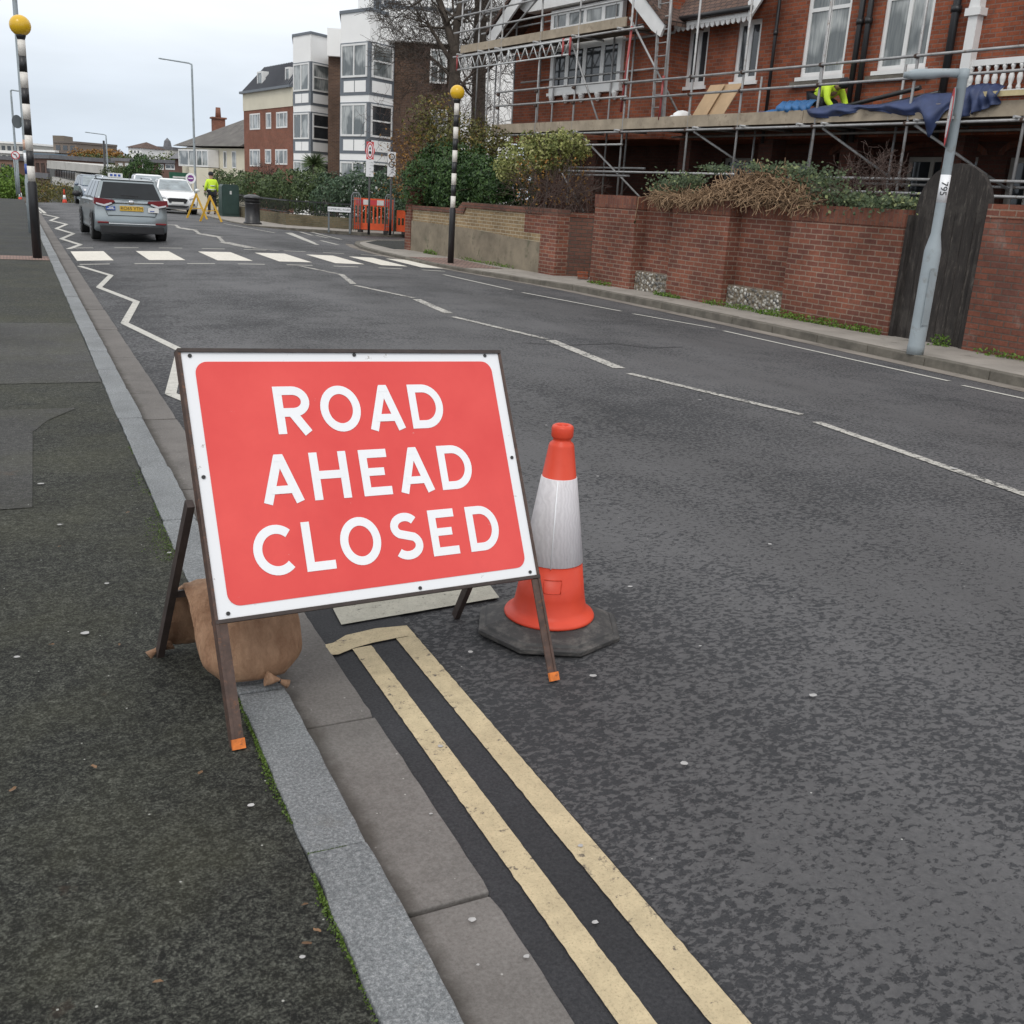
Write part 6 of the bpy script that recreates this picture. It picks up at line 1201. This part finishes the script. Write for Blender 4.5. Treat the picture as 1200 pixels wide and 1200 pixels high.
        poly('grille', [(-.42, .62), (-.34, .46), (.34, .46), (.42, .62), (.30, .655), (-.30, .655)], y1 - .15, y1 + .012, M['black']); poly('lower_intake', [(-.46, .36), (-.38, .27), (.38, .27), (.46, .36)], y1 - .15, y1 + .006, M['black'])
        bx('front_plate', -.25, .25, y1 - .02, y1 + .022, .40, .50, M['plate_w'], None, .004)
    for s_ in (-1, 1):
        for yy in (yb1 - 1.05, yb1 - 2.0): bx('door_handle', s_ * (hw - .012) - .01, s_ * (hw - .012) + .01, yy, yy + .16, .80, .825, paint, None, 0)
    root.location = loc; root.rotation_euler = (0, 0, rz); return root
EST = [(.12, .22), (.02, .30), (-.01, .42), (.0, .60), (.03, .66), (.045, .84), (.09, .97), (1.2, .985), (3.4, .96), (4.05, .86), (4.42, .72), (4.56, .55), (4.57, .36), (4.45, .20)]
c_ = make_car('car', 'silver estate taxi seen from behind with amber number plate, driving up to the crossing', 'car', (2.50, 26.2, camber(2.5) - .004), R(1.5), 4.45, 1.68, 1.42, [(a * .97, b * .965) for a, b in EST], (.12, 3.25, .44, 2.45, .925), M['silver'], front=True, rear=True)
def car_part(nm, fn, mat, car, par=None):
    mm = MB(); fn(mm); loc, rot = car.location.copy(), car.rotation_euler.copy(); car.location = (0, 0, 0); o = mm.build(nm, mat, par or car); car.location = loc; return o
for s_ in (-1, 1): car_part('roof_rail', lambda q: q.tube([(s_ * .54, .55, 1.41), (s_ * .535, .62, 1.455), (s_ * .53, 2.2, 1.455), (s_ * .535, 2.3, 1.40)], .017, 6), M['chrome'], c_)
mm_ = None
ts = car_part('taxi_sign', lambda q: q.box(-.30, .02, 1.6, 1.75, 1.43, 1.53), M['plate_w'], c_)
car_part('taxi_lettering', lambda q: [q.box(-.27 + k * .09, -.21 + k * .09, 1.594, 1.599, 1.455, 1.505) for k in range(3)], M['sign_blue'], c_, ts)
car_part('aerial', lambda q: q.tube([(.06, .75, 1.41), (.06, .60, 1.53)], .008, 5), M['black'], c_)
HAT = [(.12, .22), (.02, .32), (0, .6), (.05, .95), (1.2, .99), (2.75, .97), (3.35, .84), (3.78, .70), (3.93, .55), (3.95, .34), (3.84, .20)]
p_ = G(226, 250.5); make_car('car', 'white hatchback facing the camera, parked behind the yellow trestles', 'car', (0, 0, 0), 0, 3.95, 1.70, 1.44, HAT, (.10, 2.95, .45, 1.95, .94), M['carwhite'], rear=False, group='white cars parked on the right')
hb_ = bpy.context.scene.objects; car2 = [o for o in bpy.data.objects if o.get('label', '').startswith('white hatchback')][0]
car2.location = (6.60, 51.4, camber(6.6) + drop(49.5)); car2.rotation_euler = (0, 0, R(180 - 3))
MPV = [(.10, .22), (0, .32), (0, .7), (.04, 1.02), (1.2, 1.05), (3.2, 1.04), (3.75, .92), (4.15, .76), (4.28, .58), (4.3, .34), (4.2, .20)]
car3 = make_car('car', 'taller white people carrier parked just behind the white hatchback', 'car', (6.30, 58.2, drop(56) + .05), R(180 - 3), 4.3, 1.80, 1.66, MPV, (.06, 3.55, .25, 2.3, 1.03), M['carwhite'], rear=False, group='white cars parked on the right')
car4 = make_car('car', 'dark silver-blue car coming up the road on the left of the silver taxi', 'car', (3.75, 60.5, drop(58) + .07), R(180 + 4), 4.0, 1.74, 1.48, HAT[:5] + [(2.8, .97), (3.38, .84), (3.82, .70), (3.97, .55), (3.99, .34), (3.88, .20)], (.10, 2.95, .45, 1.95, .94), M['cardark'], rear=False)
# put each car's nose/tail on its real spot (the body is built from tail y=0 to nose)
# ================================================================== PEOPLE
def skin_mesh(joints, edges, name, mat, parent, lvl=2):
    me = bpy.data.meshes.new(name); off = Vector((0, 0, 0)); q = parent
    while q is not None: off += Vector(q.location); q = q.parent
    me.from_pydata([tuple(Vector(j[0]) - off) for j in joints], edges, []); o = bpy.data.objects.new(name, me); C.objects.link(o)
    sk = o.modifiers.new('skin', 'SKIN'); sk.use_smooth_shade = True
    for i, j in enumerate(joints): r_ = j[1] if isinstance(j[1], tuple) else (j[1], j[1]); me.skin_vertices[0].data[i].radius = r_
    me.skin_vertices[0].data[0].use_root = True
    ss = o.modifiers.new('smooth', 'SUBSURF'); ss.levels = lvl; ss.render_levels = lvl
    dg = bpy.context.evaluated_depsgraph_get(); me2 = bpy.data.meshes.new_from_object(o.evaluated_get(dg)); me2.materials.clear(); me2.materials.append(mat)
    for p in me2.polygons: p.use_smooth = True
    C.objects.unlink(o); bpy.data.objects.remove(o); o2 = bpy.data.objects.new(name, me2); C.objects.link(o2); o2.parent = parent; return o2
M['hivis'] = plain('hi_vis_yellow', (.62, .86, .05), .7, .08, 4); M['skinc'] = plain('skin', (.42, .26, .19), .6); M['darkcloth'] = plain('dark_cloth', (.02, .022, .028), .85, .2, 8); M['band'] = plain('reflective_tape', (.62, .63, .62), .4)
def person(label, base, fwd, lean, k, crouch=False, pants='darkcloth'):
    root = thing('person', label, 'person', base); f = Vector((fwd[0], fwd[1], 0)).normalized(); r_ = Vector((f.y, -f.x, 0)); b = Vector(base)
    def q(x_, y_, z_): return b + r_ * x_ * k + f * y_ * k + Vector((0, 0, z_ * k))
    if not crouch:
        pel, ch, nk, hd = q(0, 0, .95), q(0, .02, 1.28), q(0, .03, 1.49), q(0, .06, 1.65)
        hips = [q(-.1, 0, .92), q(.1, 0, .92)]; kn = [q(-.12, .05, .5), q(.11, -.03, .5)]; an = [q(-.13, 0, .09), q(.12, -.06, .09)]; to = [q(-.15, .17, .04), q(.15, .11, .04)]; sh = [q(-.19, .0, 1.42), q(.19, 0, 1.42)]; el = [q(-.27, -.02, 1.16), q(.28, .0, 1.16)]; wr = [q(-.24, .16, .98), q(.27, .12, .95)]
    else:
        pel, ch, nk, hd = q(0, 0, .48), q(0, .30, .62), q(0, .46, .66), q(0, .60, .70)
        hips = [q(-.1, 0, .46), q(.1, 0, .46)]; kn = [q(-.16, .38, .38), q(.16, .38, .36)]; an = [q(-.14, .05, .08), q(.14, .05, .08)]; to = [q(-.14, .2, .04), q(.14, .2, .04)]; sh = [q(-.2, .42, .62), q(.2, .42, .62)]; el = [q(-.26, .5, .40), q(.26, .5, .40)]; wr = [q(-.18, .66, .2), q(.18, .66, .2)]
    s = k
    J = [(pel, .13 * s), (ch, .14 * s), (nk, .06 * s), (hd, .095 * s), (hd + (hd - nk).normalized() * .07, .08 * s)] + [(hips[0], .09 * s), (kn[0], .06 * s), (an[0], .045 * s), (to[0], .035 * s), (hips[1], .09 * s), (kn[1], .06 * s), (an[1], .045 * s), (to[1], .035 * s)] + [(sh[0], .06 * s), (el[0], .042 * s), (wr[0], .032 * s), (sh[1], .06 * s), (el[1], .042 * s), (wr[1], .032 * s)]
    E = [(0, 1), (1, 2), (2, 3), (3, 4), (0, 5), (5, 6), (6, 7), (7, 8), (0, 9), (9, 10), (10, 11), (11, 12), (1, 13), (13, 14), (14, 15), (1, 16), (16, 17), (17, 18)]
    skin_mesh(J, E, 'body', M['skinc'], root)
    # jacket and trousers follow the body a little outside it
    jk = [(pel - (ch - pel).normalized() * .02, .165 * s), (ch, .18 * s), (nk, .085 * s), (sh[0], .082 * s), (el[0], .065 * s), (wr[0].lerp(el[0], .12), .048 * s), (sh[1], .082 * s), (el[1], .065 * s), (wr[1].lerp(el[1], .12), .048 * s)]
    skin_mesh(jk, [(0, 1), (1, 2), (1, 3), (3, 4), (4, 5), (1, 6), (6, 7), (7, 8)], 'jacket', M['hivis'], root)
    tr_ = [(pel, .145 * s), (hips[0], .105 * s), (kn[0], .078 * s), (an[0], .06 * s), (hips[1], .105 * s), (kn[1], .078 * s), (an[1], .06 * s)]
    skin_mesh(tr_, [(0, 1), (1, 2), (2, 3), (0, 4), (4, 5), (5, 6)], 'trousers', M[pants], root)
    for i in (0, 1): skin_mesh([(an[i] + Vector((0, 0, .0)), .055 * s), (to[i] + f * .02, .045 * s)], [(0, 1)], 'boot', M['darkcloth'], root)
    m = MB(); m.ball(hd + (hd - nk).normalized() * .065 - f * .012, .118 * s, 14, 0, (1, 1, .9)); m.build('hat', M['darkcloth'], root)
    for i in (0, 1):   # hands with five separate fingers
        d = (wr[i] - el[i]).normalized(); palm = wr[i] + d * .05 * s; jj = [(wr[i], .028 * s), (palm, .034 * s)]; ee = [(0, 1)]
        skin_mesh(jj, ee, 'hand', M['skinc'], root, 1); m = MB(); sd_ = d.cross(Vector((0, 0, 1))).normalized()
        for j in range(4): a = palm + d * .02 * s + sd_ * (.027 - .018 * j) * s; m.tube([a, a + d * (.045 - .006 * abs(j - 1.4)) * s, a + (d * .06 + f * .02) * s], [.009 * s, .008 * s, .006 * s], 6)
        a = wr[i] + d * .03 * s + sd_ * .03 * s; m.tube([a, a + (sd_ * .02 + d * .035) * s], [.010 * s, .007 * s], 6); m.build('fingers', M['skinc'], root)
    zb_ = (pel.z + ch.z) / 2
    if not crouch:
        for zz in (1.06, 1.22): m = MB(); cc = pel.lerp(ch, (zz - .95) / .33); m.lathe([(.182 * s, -.022), (.186 * s, 0), (.184 * s, .022)], cc, 20); m.build('reflective_band', M['band'], root)
    else:
        m = MB(); cc = pel.lerp(ch, .6); m.lathe([(.01, -.01), (.012, .01)], cc, 8); m.build('reflective_band', M['band'], root)
    return root
pb = G(247, 252, ZP); person('person in hi-vis yellow jacket and black trousers standing on the far pavement', (7.98, 48.4, ZP + drop(48.4) + .002), (-.2, 1), 0, 1.0)
person('crouching person in bright yellow hi-vis jacket bent over on the scaffold deck', FS.w(4.55, -.55, 3.285), (-.12 * -1, -1), 0, .95, crouch=True)
# ================================================================== STREET FURNITURE
def lamp(base, h, r0, r1, arm, label, am=.0, head=True, name='street_lamp'):
    t_ = thing(name, label, 'lamp post', base); m = MB(); m.lathe([(r0, 0), (r0, 1.2), (r1, 1.35), (r1 * .8, h - .3), (r1 * .75, h)], base, 14); m.build('column', M['lampgrey'], t_)
    if arm: 
        b_ = Vector(base) + Vector((0, 0, h)); e_ = b_ + Vector(arm); m = MB(); m.tube([b_ - Vector((0, 0, .1)), b_ + Vector((0, 0, .05)), b_ + Vector(arm) * .12 + Vector((0, 0, .10)), e_], [r1 * .75, r1 * .7, r1 * .6, r1 * .5], 8); m.build('arm', M['lampgrey'], t_)
        d = Vector(arm).normalized(); m = MB(); m.tube([e_ - d * .05, e_ + d * .12, e_ + d * .5, e_ + d * .62], [.04, .075, .085, .03], 10); m.v = [Vector((v.x, v.y, e_.z + (v.z - e_.z) * .6)) for v in m.v]; m.build('lamp_head', M['lampgrey'], t_)
    return t_
bL = G(38, 273, PZ); lp = lamp((bL.x, bL.y, PZ), 8.5, .085, .062, (-.5, -.2, .1), 'tall grey lamp column with stickers just behind the left belisha beacon')
for z_, c_, nm in ((1.75, M['letter'], 'sticker'), (2.05, plain('peach_sticker', (.55, .36, .27), .6, .3, 30), 'sticker'), (1.5, M['sign_blue'], 'sticker')):
    m = MB(); m.tube([Vector((bL.x, bL.y, PZ + z_ - .13)), Vector((bL.x, bL.y, PZ + z_ + .10))], .066, 14); m.build(nm, c_, lp)
q = Vector((bL.x - .03, bL.y - .1, P(25, 150, 28).z)); F = Fr((q.x - .12, q.y + .03), (1, .9)); sg_ = thing('round_sign', 'grey back of a round sign fixed to the tall column behind the left beacon', 'sign', q); m = MB(); m.disc(F, 0, q.z, .15, -.005, .005, 24); m.build('plate', M['grey_dk'], sg_); m = MB(); m.fbox(F, -.05, .2, -.03, -.006, q.z - .03, q.z + .03); m.build('bracket', M['galv'], sg_)
def at_z(px, py, D, z): p = P(px, py, D); return Vector((p.x, p.y, z))
a = at_z(228.5, 200, 72, drop(67)); tp = P(229, 77, 72); lamp(a, tp.z - a.z - .2, .11, .085, (P(202, 69.5, 72) - P(230, 76, 72)), 'tall pale street lamp in front of the cream house, arm to the left')
a = at_z(127.5, 220, 105, drop(98)); tp = P(126, 160, 105); lamp(a, tp.z - a.z, .10, .08, (P(108, 156, 105) - P(125.5, 159.5, 105)), 'distant street lamp with arm to the left above the silver taxi')
a = at_z(22, 225, 62, 0.0); tp = P(12.5, 110, 62); lamp(a, tp.z, .09, .07, (P(20, 109, 62) - P(12, 110, 62)), 'thin grey street lamp at the far left edge behind the beacon')
a = at_z(124, 222, 98, drop(92)); tp = P(121.5, 165, 98); m = MB(); m.tube([a, tp], [.14, .10], 8); tag(m.build('wooden_pole', M['black']), 'plain dark wooden pole without arm beside the distant street lamp', 'pole')
# no-turn sign on twin posts, far left
p0 = P(18, 182, 55); sg_ = thing('road_sign', 'round white no left turn sign with red border at the far left', 'sign', (p0.x, p0.y, PZ))
fwd_ = Vector((-p0.x, -p0.y)).normalized(); F = Fr((p0.x, p0.y), (-fwd_.y, fwd_.x))
m = MB(); m.disc(F, 0, p0.z, .21, 0, .01, 24); m.build('red_border', M['red_ring'], sg_); m = MB(); m.disc(F, 0, p0.z, .165, .011, .015, 24); m.build('white_centre', M['letter'], sg_)
sgn = 1 if (F.w(1, 0, 0) - F.w(0, 0, 0)).dot(rt) > 0 else -1
ar = thing; m = MB(); m.tube([F.w(sgn * .05, .018, p0.z - .10), F.w(sgn * .05, .018, p0.z + .01), F.w(sgn * .01, .018, p0.z + .05), F.w(-sgn * .06, .018, p0.z + .05)], .018, 6); m.add([F.w(-sgn * .12, .02, p0.z + .05), F.w(-sgn * .05, .02, p0.z + .10), F.w(-sgn * .05, .02, p0.z + .0)], [(0, 1, 2)]); m.build('arrow', M['black'], sg_); m = MB(); m.tube([F.w(-.12, .024, p0.z + .12), F.w(.12, .024, p0.z - .12)] if sgn > 0 else [F.w(.12, .024, p0.z + .12), F.w(-.12, .024, p0.z - .12)], .012, 6); m.build('red_bar', M['red_ring'], sg_)
for k in (-.09, .09): m = MB(); m.tube([F.w(k, -.04, PZ), F.w(k, -.04, p0.z + .2)], .03, 8); m.build('post', M['lampgrey'], sg_)
# far end of the road: two small cones; the lit red material stays unused
M['lit_red'] = bpy.data.materials.new('lit_red_lamp'); M['lit_red'].use_nodes = True; b_ = M['lit_red'].node_tree.nodes['Principled BSDF']; b_.inputs['Base Color'].default_value = (.8, .08, .05, 1); b_.inputs['Emission Color'].default_value = (1, .25, .18, 1); b_.inputs['Emission Strength'].default_value = 1.2
for px_, py_, lab in ((75.5, 231, 'orange and white cone at the brow of the road, the larger of two'), (24, 230.5, 'orange and white cone near the left lamp columns, the smaller of two')):
    q = P(px_, py_, 66); q.z = drop(q.y) + (.02 if px_ > 50 else .05); cn = thing('traffic_cone', lab, 'cone', q, 'far cones at the brow'); m = MB(); m.lathe([(.26, 0), (.26, .04)], q, 8); m.build('base', M['rubber'], cn); m = MB(); m.lathe([(.17, .04), (.11, .35)], q, 14); m.lathe([(.07, .62), (.035, .95), (.02, .97)], q, 14); m.build('cone_body', M['cone'], cn); m = MB(); m.lathe([(.111, .35), (.071, .62)], q, 14); m.build('reflective_sleeve', M['letter'], cn)
# litter bin, cabinet
q = G(296, 262.5, ZP); bn = thing('litter_bin', 'round black litter bin with domed lid on the far pavement by the railings', 'bin', q)
m = MB(); m.lathe([(.33, 0), (.33, .05), (.27, .08), (.26, .70), (.28, .74)], q, 20); m.build('body', M['black'], bn); m = MB(); m.lathe([(.26, .74), (.26, .90)], q, 20); m.build('aperture_ring', plain('bin_opening', (.008, .008, .009), .7), bn); m = MB(); m.lathe([(.30, .90), (.31, .93), (.26, .99), (.12, 1.03)], q, 20); m.build('lid', plain('bin_lid', (.06, .062, .066), .4), bn)
q = G(270, 253.5, ZP); cb = thing('utility_cabinet', 'dark green street cabinet with rounded top standing left of the litter bin', 'cabinet', q); F = Fr((q.x - .34, q.y), (1, .15)); m = MB(); m.fprism(F, [(0, 0 + ZP), (.75, ZP), (.75, 1.30), (.68, 1.40), (.07, 1.40), (0, 1.30)], -.42, 0); M['cab'] = plain('cabinet_green', (.035, .065, .058), .45, .15, 3); m.build('body', M['cab'], cb); m = MB(); m.fbox(F, .05, .70, .001, .02, .2, 1.28); m.build('door', M['cab'], cb); m = MB(); m.fbox(F, .34, .42, .021, .026, 1.0, 1.14); m.build('label_plate', M['band'], cb)
# yellow trestles
M['yel'] = plain('yellow_trestle_paint', (.62, .36, .03), .5, .12, 8)
for (xa, xb, xt, yt, D_, lab) in ((222, 240, 231.5, 237, 45, 'yellow A-frame trestle in front of the white hatchback, left of the pair'), (236.5, 258, 247, 239.5, 42, 'yellow A-frame trestle partly on the kerb, right of the pair')):
    a = G(xa, 256.5 if xa < 230 else 260, .02); b = G(xb, 259 if xa < 230 else 262.5, .05 if xa < 230 else .1); m0 = (a + b) / 2; top = Vector((m0.x, m0.y, .98)); w_ = (b - a).xy.length
    b = m0 + rt * .40 ; a = m0 - rt * .40; a.z = .03; b.z = .05 if xa < 230 else .112; t_ = thing('trestle', lab, 'trestle', m0, 'yellow A-frame trestles'); bkd = Vector((0, .5, 0))
    for s_, e_ in ((a, top), (b, top + Vector((.0, 0, .0)))): m = MB(); m.beam(s_, e_ + (e_ - s_).normalized() * .03, .07, .05, (0, 1, 0)); m.build('leg', M['yel'], t_)
    m = MB(); m.beam(a.lerp(top, .45), b.lerp(top, .45), .03, .03, (0, 1, 0)); m.build('cross_bar', M['yel'], t_)
# estate agent board, disc sign, leaning board behind
q = at_z(213, 222, 62, ZP); bd = thing('estate_agent_board', 'green over yellow estate agent board on a post behind the parked cars', 'board', q); F = Fr((q.x - .7, q.y), (1, .1)); p1 = P(213, 208, 62); m = MB(); m.fbox(F, .0, 1.15, 0, .03, p1.z - .28, p1.z + .28); m.build('green_panel', plain('board_green', (.02, .10, .06), .5), bd); m = MB(); m.fbox(F, -.0, 1.15, 0, .028, p1.z - .80, p1.z - .29); m.build('yellow_panel', plain('board_yellow', (.75, .66, .08), .5), bd); m = MB(); m.fbox(F, 1.16, 1.24, -.02, .05, drop(56) - .2, p1.z + .3); m.build('post', M['white'], bd)
m = MB(); m.fbox(F, .2, .95, .031, .034, p1.z - .05, p1.z + .05); m.build('lettering', M['band'], bd)
p1 = P(223.5, 209, 60); sg_ = thing('round_sign', 'white round disc with purple centre on a thin post in front of the cream house', 'sign', (p1.x, p1.y, ZP)); F = Fr((p1.x, p1.y), (1, -.4)); m = MB(); m.disc(F, 0, p1.z, .30, 0, .02, 24); m.build('disc', M['letter'], sg_); m = MB(); m.disc(F, 0, p1.z, .19, .021, .026, 20); m.build('purple_centre', plain('purple', (.20, .05, .25), .5), sg_); m = MB(); m.fbox(F, -.13, .13, .027, .03, p1.z - .03, p1.z + .03); m.build('white_bar', M['letter'], sg_); m = MB(); m.tube([F.w(0, -.03, -.3), F.w(0, -.03, p1.z)], .03, 8); m.build('post', M['galv'], sg_)
# signs on black poles by the barriers
def signpost(px_, yb, z0_, ytop, D_, label):
    q = G(px_, yb, ZP); tp = atz(px_, ytop, q); t_ = thing('sign_post', label, 'sign', q); m = MB(); m.lathe([(.045, 0), (.045, .5), (.038, .52), (.038, tp - ZP + .06)], q, 10); m.build('post', M['black'], t_); F = Fr((q.x, q.y), Vector((q.y, -q.x))); return t_, F, q, tp
def atz(px_, py_, q): r_ = ray(px_, py_); return EYE + r_.z * (Vector((q.x, q.y)).length / Vector((r_.x, r_.y)).length)
t_, F, q, tp = signpost(432, 275, 0, 166, 0, 'red ringed sign above a white time plate on a black pole by the barriers')
sgn = 1 if (F.w(1, 0, 0) - F.w(0, 0, 0)).dot(rt) > 0 else -1
z1_, z2_, z3_ = tp, atz(432, 187, q), atz(432, 207, q)
m = MB(); m.fbox(F, -.12, .12, .045, .055, z2_ + .01, z1_); pl_ = m.build('sign_plate', M['red_ring'], t_); zc_ = (z1_ + z2_) / 2
m = MB(); m.disc(F, 0, zc_, .16, .056, .058, 24); o_ = m.build('ring', M['red_ring'], t_); o_.scale = (1, 1, 1)
m = MB(); m.fprism(F, [(.118 * math.cos(6.283 * k / 24), zc_ + .26 * math.sin(6.283 * k / 24)) for k in range(24)], .0585, .0595); m.build('white_border', M['letter'], t_)
m = MB(); m.fprism(F, [(.10 * math.cos(6.283 * k / 24), zc_ + .235 * math.sin(6.283 * k / 24)) for k in range(24)], .060, .061); m.build('red_border', M['red_ring'], t_)
m = MB(); m.fprism(F, [(.07 * math.cos(6.283 * k / 24), zc_ + .19 * math.sin(6.283 * k / 24)) for k in range(24)], .0615, .0625); m.build('white_field', M['letter'], t_)
m = MB(); m.fprism(F, [(-.035, zc_ + .04), (.035, zc_ + .04), (0, zc_ + .13)], .063, .065); m.build('motorcycle_symbol', M['black'], t_); m = MB(); m.fprism(F, [(-.045, zc_ - .10), (.045, zc_ - .10), (.04, zc_ - .04), (.02, zc_ - .01), (-.02, zc_ - .01), (-.04, zc_ - .04)], .063, .065); m.build('car_symbol', M['black'], t_)
m = MB(); m.fbox(F, -.125, .125, .045, .055, z3_, z2_); pl_ = m.build('time_plate', M['letter'], t_)
for k, s_ in enumerate(['Mon - Fri', '8.15 - 9.15', 'am', '2.30 - 3.30', 'pm']): text(s_, .055, F.w(0, .0565, z2_ - .09 - k * (z2_ - z3_ - .12) / 4.4), rt.xy.normalized().to_3d(), (0, 0, 1), M['black'], pl_)
t_, F, q, tp = signpost(457, 275.5, 0, 178, 0, 'white plate with two round black symbols on a black pole, right of the pair')
z3_ = atz(457, 207, q); m = MB(); m.fbox(F, -.14, .14, .045, .055, z3_, tp); pl_ = m.build('sign_plate', M['letter'], t_)
for k in (0, 1):
    zc_ = tp - .15 - k * .25; m = MB(); m.disc(F, 0, zc_, .105, .056, .058, 20); m.build('black_ring', M['black'], t_); m = MB(); m.disc(F, 0, zc_, .075, .0585, .0605, 20); m.build('ring_centre', M['band'], t_)
for k, s_ in enumerate(['ZONE', 'ENDS']): text(s_, .07, F.w(0, .0565, tp - .56 - k * .09), rt.xy.normalized().to_3d(), (0, 0, 1), M['black'], pl_)
# orange plastic barriers
M['bar'] = plain('orange_barrier_plastic', (.72, .10, .025), .5, .12, 5); M['bar_w'] = plain('reflective_white', (.72, .70, .68), .4)
def barrier(F, L, z0_, h, label, board=True):
    t_ = thing('barrier', label, 'barrier', F.w(0, 0, z0_), 'orange pedestrian barriers'); m = MB()
    m.fbox(F, 0, L, -.02, .02, z0_ + .10, z0_ + .32); m.fbox(F, 0, L, -.02, .02, z0_ + h - .26, z0_ + h); n = int(L / .13)
    for k in range(n + 1): a = k * (L - .05) / n; m.fbox(F, a, a + .05, -.018, .018, z0_ + .32, z0_ + h - .26)
    m.build('panel', M['bar'], t_)
    if board:
        for k in range(5): m = MB(); a = .1 + k * (L - .2) / 5; m.fbox(F, a, a + (L - .2) / 5, .021, .03, z0_ + h - .22, z0_ + h - .05); m.build('reflective_board', M['bar_w'] if k % 2 else M['red_ring'], t_)
    for a in (.25, L - .25): m = MB(); m.fbox(F, a - .06, a + .06, -.3, .3, z0_, z0_ + .10); m.build('foot', M['rubber'], t_)
    return t_
qa, qb = G(414, 271.5, ZP), G(461, 273.5, ZP); qm = qa.xy; dirb = rt.xy.normalized()
F = Fr(qm, dirb); Lb = abs(F.hit(461, 255)[0]); barrier(F, Lb, ZP, 1.16, 'larger orange barrier panel with red and white board, left of the pair')
qc = F.w(Lb + .12, .05, 0); F2 = Fr(qc.xy, dirb + Vector((.0, .15))); barrier(F2, .95, ZP - .0, .82, 'shorter orange barrier panel next to the corner brick pier', False)
M['mesh_grey'] = plain('grey_barrier_frame', (.20, .21, .22), .5, .1, 5)
for i, (px_, lab) in enumerate(((417, 'grey upright barrier gate with rounded top, left end of the orange barriers'), (456.5, 'grey upright barrier gate with rounded top, right end of the larger orange barrier'))):
    a, _ = F.hit(px_, 250, .2); t_ = thing('barrier_gate', lab, 'barrier', F.w(a, .2, ZP), 'grey upright barrier gates'); m = MB()
    pts = [F.w(a - .15, .2, ZP), F.w(a - .15, .2, ZP + 1.22), F.w(a - .09, .2, ZP + 1.32), F.w(a + .09, .2, ZP + 1.32), F.w(a + .15, .2, ZP + 1.22), F.w(a + .15, .2, ZP)]; m.tube(pts, .022, 6); m.build('frame', M['mesh_grey'], t_); m = MB()
    for k in range(3): m.tube([F.w(a - .075 + .075 * k, .2, ZP + .05), F.w(a - .075 + .075 * k, .2, ZP + 1.31)], .010, 5)
    for k in range(4): m.tube([F.w(a - .15, .2, ZP + .25 + k * .28), F.w(a + .15, .2, ZP + .25 + k * .28)], .008, 5)
    m.build('mesh', M['mesh_grey'], t_)
# street name plate
qa = G(384, 270.5, ZP); F = Fr(qa.xy, dirb); a1, _ = F.hit(411, 250); z1_, z0_ = atz(384, 242, qa), atz(384, 247.5, qa); t_ = thing('street_name_sign', 'low white street name plate reading SOMERHILL ROAD beside the barriers', 'sign', F.w(0, 0, ZP))
m = MB(); m.fbox(F, 0, abs(a1), 0, .02, z0_, z1_); pl_ = m.build('plate', M['letter'], t_); text('SOMERHILL ROAD', .092, F.w(abs(a1) / 2, .0215, (z0_ + z1_) / 2), dirb.to_3d(), (0, 0, 1), M['black'], pl_)
m = MB(); m.fbox(F, -.015, abs(a1) + .015, -.015, -.001, z0_ - .02, z1_ + .015); m.build('backing', M['black'], t_)
for a in (.03, abs(a1) - .03): m = MB(); m.fbox(F, a - .03, a + .03, -.04, -.016, ZP - .05, z1_); m.build('post', M['grey_dk'], t_)
